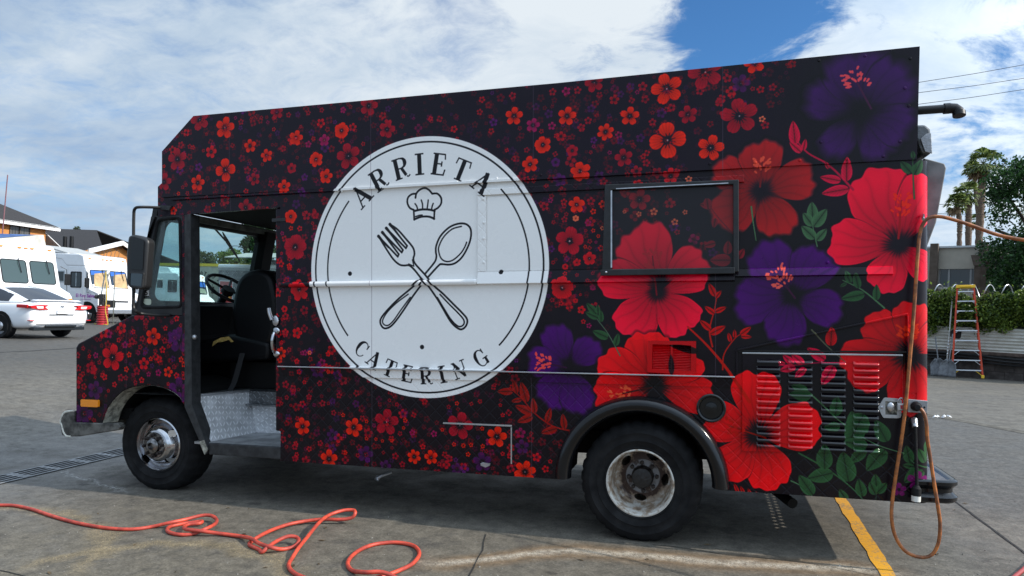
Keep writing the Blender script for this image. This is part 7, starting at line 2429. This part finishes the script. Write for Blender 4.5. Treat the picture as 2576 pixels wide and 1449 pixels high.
MB(off=b1).add([wa, wb, wb - up * hwall, wa - up * hwall, wb + en * 6.4, wb + en * 6.4 - up * hwall, wa + en * 6.4, wa + en * 6.4 - up * hwall], [(0, 1, 2, 3), (1, 4, 5, 2), (4, 6, 7, 5), (6, 0, 3, 7), (0, 6, 4, 1)]).build("wall", M_STUCCO, h1)
MB(off=b1).add([e00 - up * .10 + en * .06, e1 - up * .10 - ea * .06 + en * .06, e1 - up * .10 + en * 7.5 - ea * .06, e00 - up * .10 + en * 7.5], [(0, 1, 2, 3)]).build("soffit", mat('brown soffit', (0.10, 0.045, 0.03), 0.8), h1, fix=False)
wq = [wallhit(u, v) for u, v in ((25, 562), (74, 568.5), (73, 599), (22.5, 592))]
wo = MB(off=b1).add([p - en * .02 for p in wq], [(0, 1, 2, 3)]).build("window", mat('curtained glass', (0.13, 0.125, 0.115), 0.2, vary=0.75, vscale=1.6, stretch=(3, 3, .1)), h1, fix=False)
MB(off=b1).tube([p - en * .05 for p in wq], 0.055, 4, True).tube([wq[0].lerp(wq[1], .5) - en * .05, wq[3].lerp(wq[2], .5) - en * .05], 0.045, 4).build("window_frame", mat('dark bronze frame', (0.09, 0.075, 0.065), 0.5), wo)
gl_ = [wallhit(u, v) for u, v in ((129, 578), (149, 601), (146, 603), (129, 583))]
# lean-to roof at its corner
mb = MB(off=b1)
l0 = wb + up * -0.35
slab(mb, [l0, l0 + ea * 2.3 - up * 1.55, l0 + ea * 2.3 - up * 1.55 + en * 2.0, l0 + en * 2.0], .07)
mb.build("porch_roof", M_FASCIA, h1)

# second house: low gable with white barge boards, and its long roof behind
GL_, GP_, GR_ = at(226, 631, 44), at(308, 607.5, 48), at(371, 651, 53)
ez = (GL_.z + GR_.z) / 2
GL_.z = GR_.z = ez
RE_ = at(250, 604.5, 62)
rdir = Vector((RE_.x - GP_.x, RE_.y - GP_.y, 0))
gb = Vector((GP_.x, GP_.y, LOT))
h2 = thing("gabled_house", "low orange stucco house with white edged gable and long dark roofs", "house", gb)
mb = MB(off=gb)
slab(mb, [GL_, GP_, GP_ + rdir, GL_ + rdir], .08)
slab(mb, [GP_, GR_, GR_ + rdir, GP_ + rdir], .08)
mb.build("roof", M_ROOF, h2)
gdir = (GR_ - GL_).normalized()
gn = Vector((gdir.y, -gdir.x, 0)).normalized()
if gn.dot(rdir) > 0:
    gn = -gn
mb = MB(off=gb)
for a, b in ((GL_ - gdir * .25, GP_), (GP_, GR_ + gdir * .25)):
    mb.add([a + gn * .06 + up * .05, b + gn * .06 + up * .05, b + gn * .06 - up * .25, a + gn * .06 - up * .25, a + up * .05, b + up * .05, b - up * .25, a - up * .25], [(0, 1, 2, 3), (7, 6, 5, 4), (0, 4, 5, 1), (2, 6, 7, 3)])
mb.build("barge_board", M_FASCIA, h2)
i_ = -gn * .45
MB(off=gb).add([GL_ + i_ - up * .1, GP_ + i_ - up * .15, GR_ + i_ - up * .1, Vector((GR_.x, GR_.y, LOT)) + i_, Vector((GL_.x, GL_.y, LOT)) + i_], [(0, 1, 2, 3, 4)]).add([GL_ + i_ - up * .1, Vector((GL_.x, GL_.y, LOT)) + i_, Vector((GL_.x, GL_.y, LOT)) + rdir, GL_ + rdir - up * .1], [(0, 1, 2, 3)]).build("wall", M_STUCCO, h2, fix=False)
for u, v in ((292, 619), (303, 618)):
    p = wallhit(u, v, GP_ + i_, gn) + gn * .02
    MB(off=gb).add([p + gdir * s * .22 + up * t * .25 for s, t in ((-1, -1), (1, -1), (1, 1), (-1, 1))], [(0, 1, 2, 3)]).build("gable_vent", mat('vent brown', (0.22, 0.10, 0.04), 0.8), h2, fix=False)
r3b = at(190, 640, 64)
r3b.z = LOT
h3 = thing("back_house", "long dark shingled roof with two vent stacks between the orange houses", "house", r3b)
tops = [at(110, 574.5, 74), at(243, 592, 70)]
tops[1].z = tops[0].z - 0.35
bots = [at(104, 650, 62), at(268, 650, 60)]
mb = MB(off=r3b)
slab(mb, [bots[0], bots[1], tops[1], tops[0]], .10)
bk = Vector((-SN, CS, 0)) * 7
slab(mb, [tops[0], tops[1], bots[1] + bk * 2.6, bots[0] + bk * 2.6], .10)
mb.build("roof", M_ROOF, h3)
MB(off=r3b).add([bots[0] - up * .2 + bk * .05, bots[1] - up * .2 + bk * .05, Vector((bots[1].x, bots[1].y, LOT)) + bk * .05, Vector((bots[0].x, bots[0].y, LOT)) + bk * .05], [(0, 1, 2, 3)]).build("wall", M_STUCCO, h3, fix=False)
for u, v0, v1_ in ((163, 613, 595), (180, 612, 594.5)):
    p, q = at(u, v0, 63), at(u + .6, v1_, 63)
    MB(off=r3b).cyl(p - up * .5, q, 0.17, 10).build("vent_stack", M_BLACK, h3, smooth=True)
# razor wire loops in front of the houses
for name_, us, vv, fw_, lab in (("razor_wire", (12, 30, 57), 609, 40, "loops of razor wire above the vans in front of the taller orange house"), ("razor_wire", (256, 274, 294), 640, 40, "loops of razor wire in front of the gabled orange house")):
    p0 = at(us[0], vv, fw_)
    o_ = MB(off=p0)
    for u in us:
        c = at(u, vv, fw_)
        o_.tube([c + Vector((0.16 * math.cos(a), 0.05 * math.sin(a), 0.24 * math.sin(a))) for a in [2 * PI * k / 20 for k in range(20)]], 0.014, 4, True)
    o_.tube([at(us[0] - 40, vv + 6, fw_), at(us[-1] + 60, vv + 9, fw_)], 0.012, 4)
    ob_ = o_.build(name_, mat('rusty wire', (0.16, 0.11, 0.08), 0.6, 0.4), None)
    ob_.location = p0
    tag(ob_, lab, "razor wire")

# ---------------------------------------------------------------- what shows through the cab
yw0, yw1 = at(380, 660, 44), at(760, 690, 40)
wb0 = Vector((yw0.x, yw0.y, LOT))
yw = thing("graffiti_wall", "pale wall with a yellow band on top, seen through the truck's windscreen", "wall", wb0, math.atan2(yw1.y - yw0.y, yw1.x - yw0.x))
lenw = math.hypot(yw1.x - yw0.x, yw1.y - yw0.y)
hw_ = 1.53 + (748 - 662) / F * 43 - LOT
MB().box(0, lenw, 0, .25, 0, hw_ - .17).build("wall_face", mat('pale grey render', (0.42, 0.42, 0.34), 0.9, vary=0.2, vscale=2), yw)
MB().box(0, lenw, -.03, .28, hw_ - .168, hw_).build("yellow_band", mat('yellow paint', (0.62, 0.46, 0.03), 0.6), yw)
mb = MB()
rr_ = random.Random(4)
for k in range(16):
    x = lenw * (0.10 + 0.5 * k / 16)
    z = hw_ - .55 - rr_.uniform(0, .45)
    pts = [(x + rr_.uniform(-.16, .16), -.006, z + rr_.uniform(-.2, .2)) for _ in range(4)]
    mb.tube(pts, 0.022, 4)
mb.build("scrawl", M_BLACK, yw, kind='stuff')
tb2 = at(506, 740, 60)
tb2.z = LOT
tree("round grey green tree over the graffiti wall, seen through the windscreen", tb2, at(500, 656, 60), (1.5, 1.3, 0.9), 60, 60, 0.3, 0.2, M_LEAFG)
tb3 = at(590, 740, 58)
tb3.z = LOT
tree("light green bushy tree above the menu truck, seen through the windscreen", tb3, at(592, 656, 58), (1.7, 1.2, 0.8), 60, 60, 0.3, 0.2, M_LEAFL)
tb4 = at(660, 740, 50)
tb4.z = LOT
tree("tall dark conifer like tree behind the windscreen pillar", tb4, at(652, 612, 50), (1.15, 1.1, 2.3), 90, 70, 0.33, 0.2, M_LEAFD, "cypress_tree")
tb5 = at(196, 640, 90)
tb5.z = LOT
tree("small distant treetop peeping over the long dark roof", tb5, at(194, 583, 90), (.55, .5, .55), 14, 60, 0.25, 0.22, M_LEAFG, "distant_tree")
sl0, sl1 = at(576, 660, 70), at(578, 622, 70)
lb = Vector((sl0.x, sl0.y, LOT))
sl = thing("street_lamp", "grey street lamp with curved arm, seen through the truck's windscreen", "street lamp", lb)
MB(off=lb).tube([lb, Vector((lb.x, lb.y, sl1.z))], 0.075, 8).tube(catmull([Vector((lb.x, lb.y, sl1.z - .1)), at(585, 619, 70), at(597, 618.5, 70), at(606, 621, 70)], 5), 0.045, 6).build("pole", M_STEEL, sl, smooth=True)
MB(off=lb).cyl(at(600, 620, 70), at(609, 621.5, 70), 0.10, 8, 0.05).build("lantern", M_STEEL, sl)

# ---------------------------------------------------------------- grit and a few fallen leaves on the slab
mb = MB()
rr_ = random.Random(21)
for i in range(420):
    u, v = rr_.uniform(-40, 2600), 1449 - 330 * rr_.random() ** 1.6
    p = on_ground(u, v)
    if YS + 0.2 < p.y < YB and -5.4 < p.x < 1.4:
        continue
    s = rr_.uniform(0.002, 0.006) if rr_.random() < 0.93 else rr_.uniform(0.006, 0.011)
    a = rr_.uniform(0, 6.28)
    q = [p + Vector((s * rr_.uniform(.7, 1.3) * math.cos(a + k * 1.57), s * rr_.uniform(.7, 1.3) * math.sin(a + k * 1.57), 0.001)) for k in range(4)]
    mb.add(q + [p + Vector((rr_.uniform(-.3, .3) * s, 0, s * rr_.uniform(.7, 1.1)))], [(0, 1, 4), (1, 2, 4), (2, 3, 4), (3, 0, 4)])
gr_ = mb.build("grit", mat('grit', (0.34, 0.32, 0.28), 0.9, vary=0.8, vscale=9, vary2=(0.05, 0.045, 0.04)), None, fix=False, kind='stuff')
mb = MB()
for i in range(34):
    u, v = rr_.uniform(0, 2560), rr_.uniform(1250, 1449)
    p = on_ground(u, v)
    if YS + 0.1 < p.y < YB and -5.4 < p.x < 1.4:
        continue
    a, L = rr_.uniform(0, 6.28), rr_.uniform(0.012, 0.03)
    d, e = Vector((math.cos(a), math.sin(a), 0)), Vector((-math.sin(a), math.cos(a), 0))
    mb.add([p - d * L + Vector((0, 0, .002)), p + e * L * .4 + Vector((0, 0, .008)), p + d * L + Vector((0, 0, .004)), p - e * L * .4 + Vector((0, 0, .006))], [(0, 1, 2), (0, 2, 3)])
mb.build("fallen_leaves", mat('dry leaf', (0.13, 0.09, 0.045), 0.8, vary=0.7, vscale=6), None, fix=False, kind='stuff')
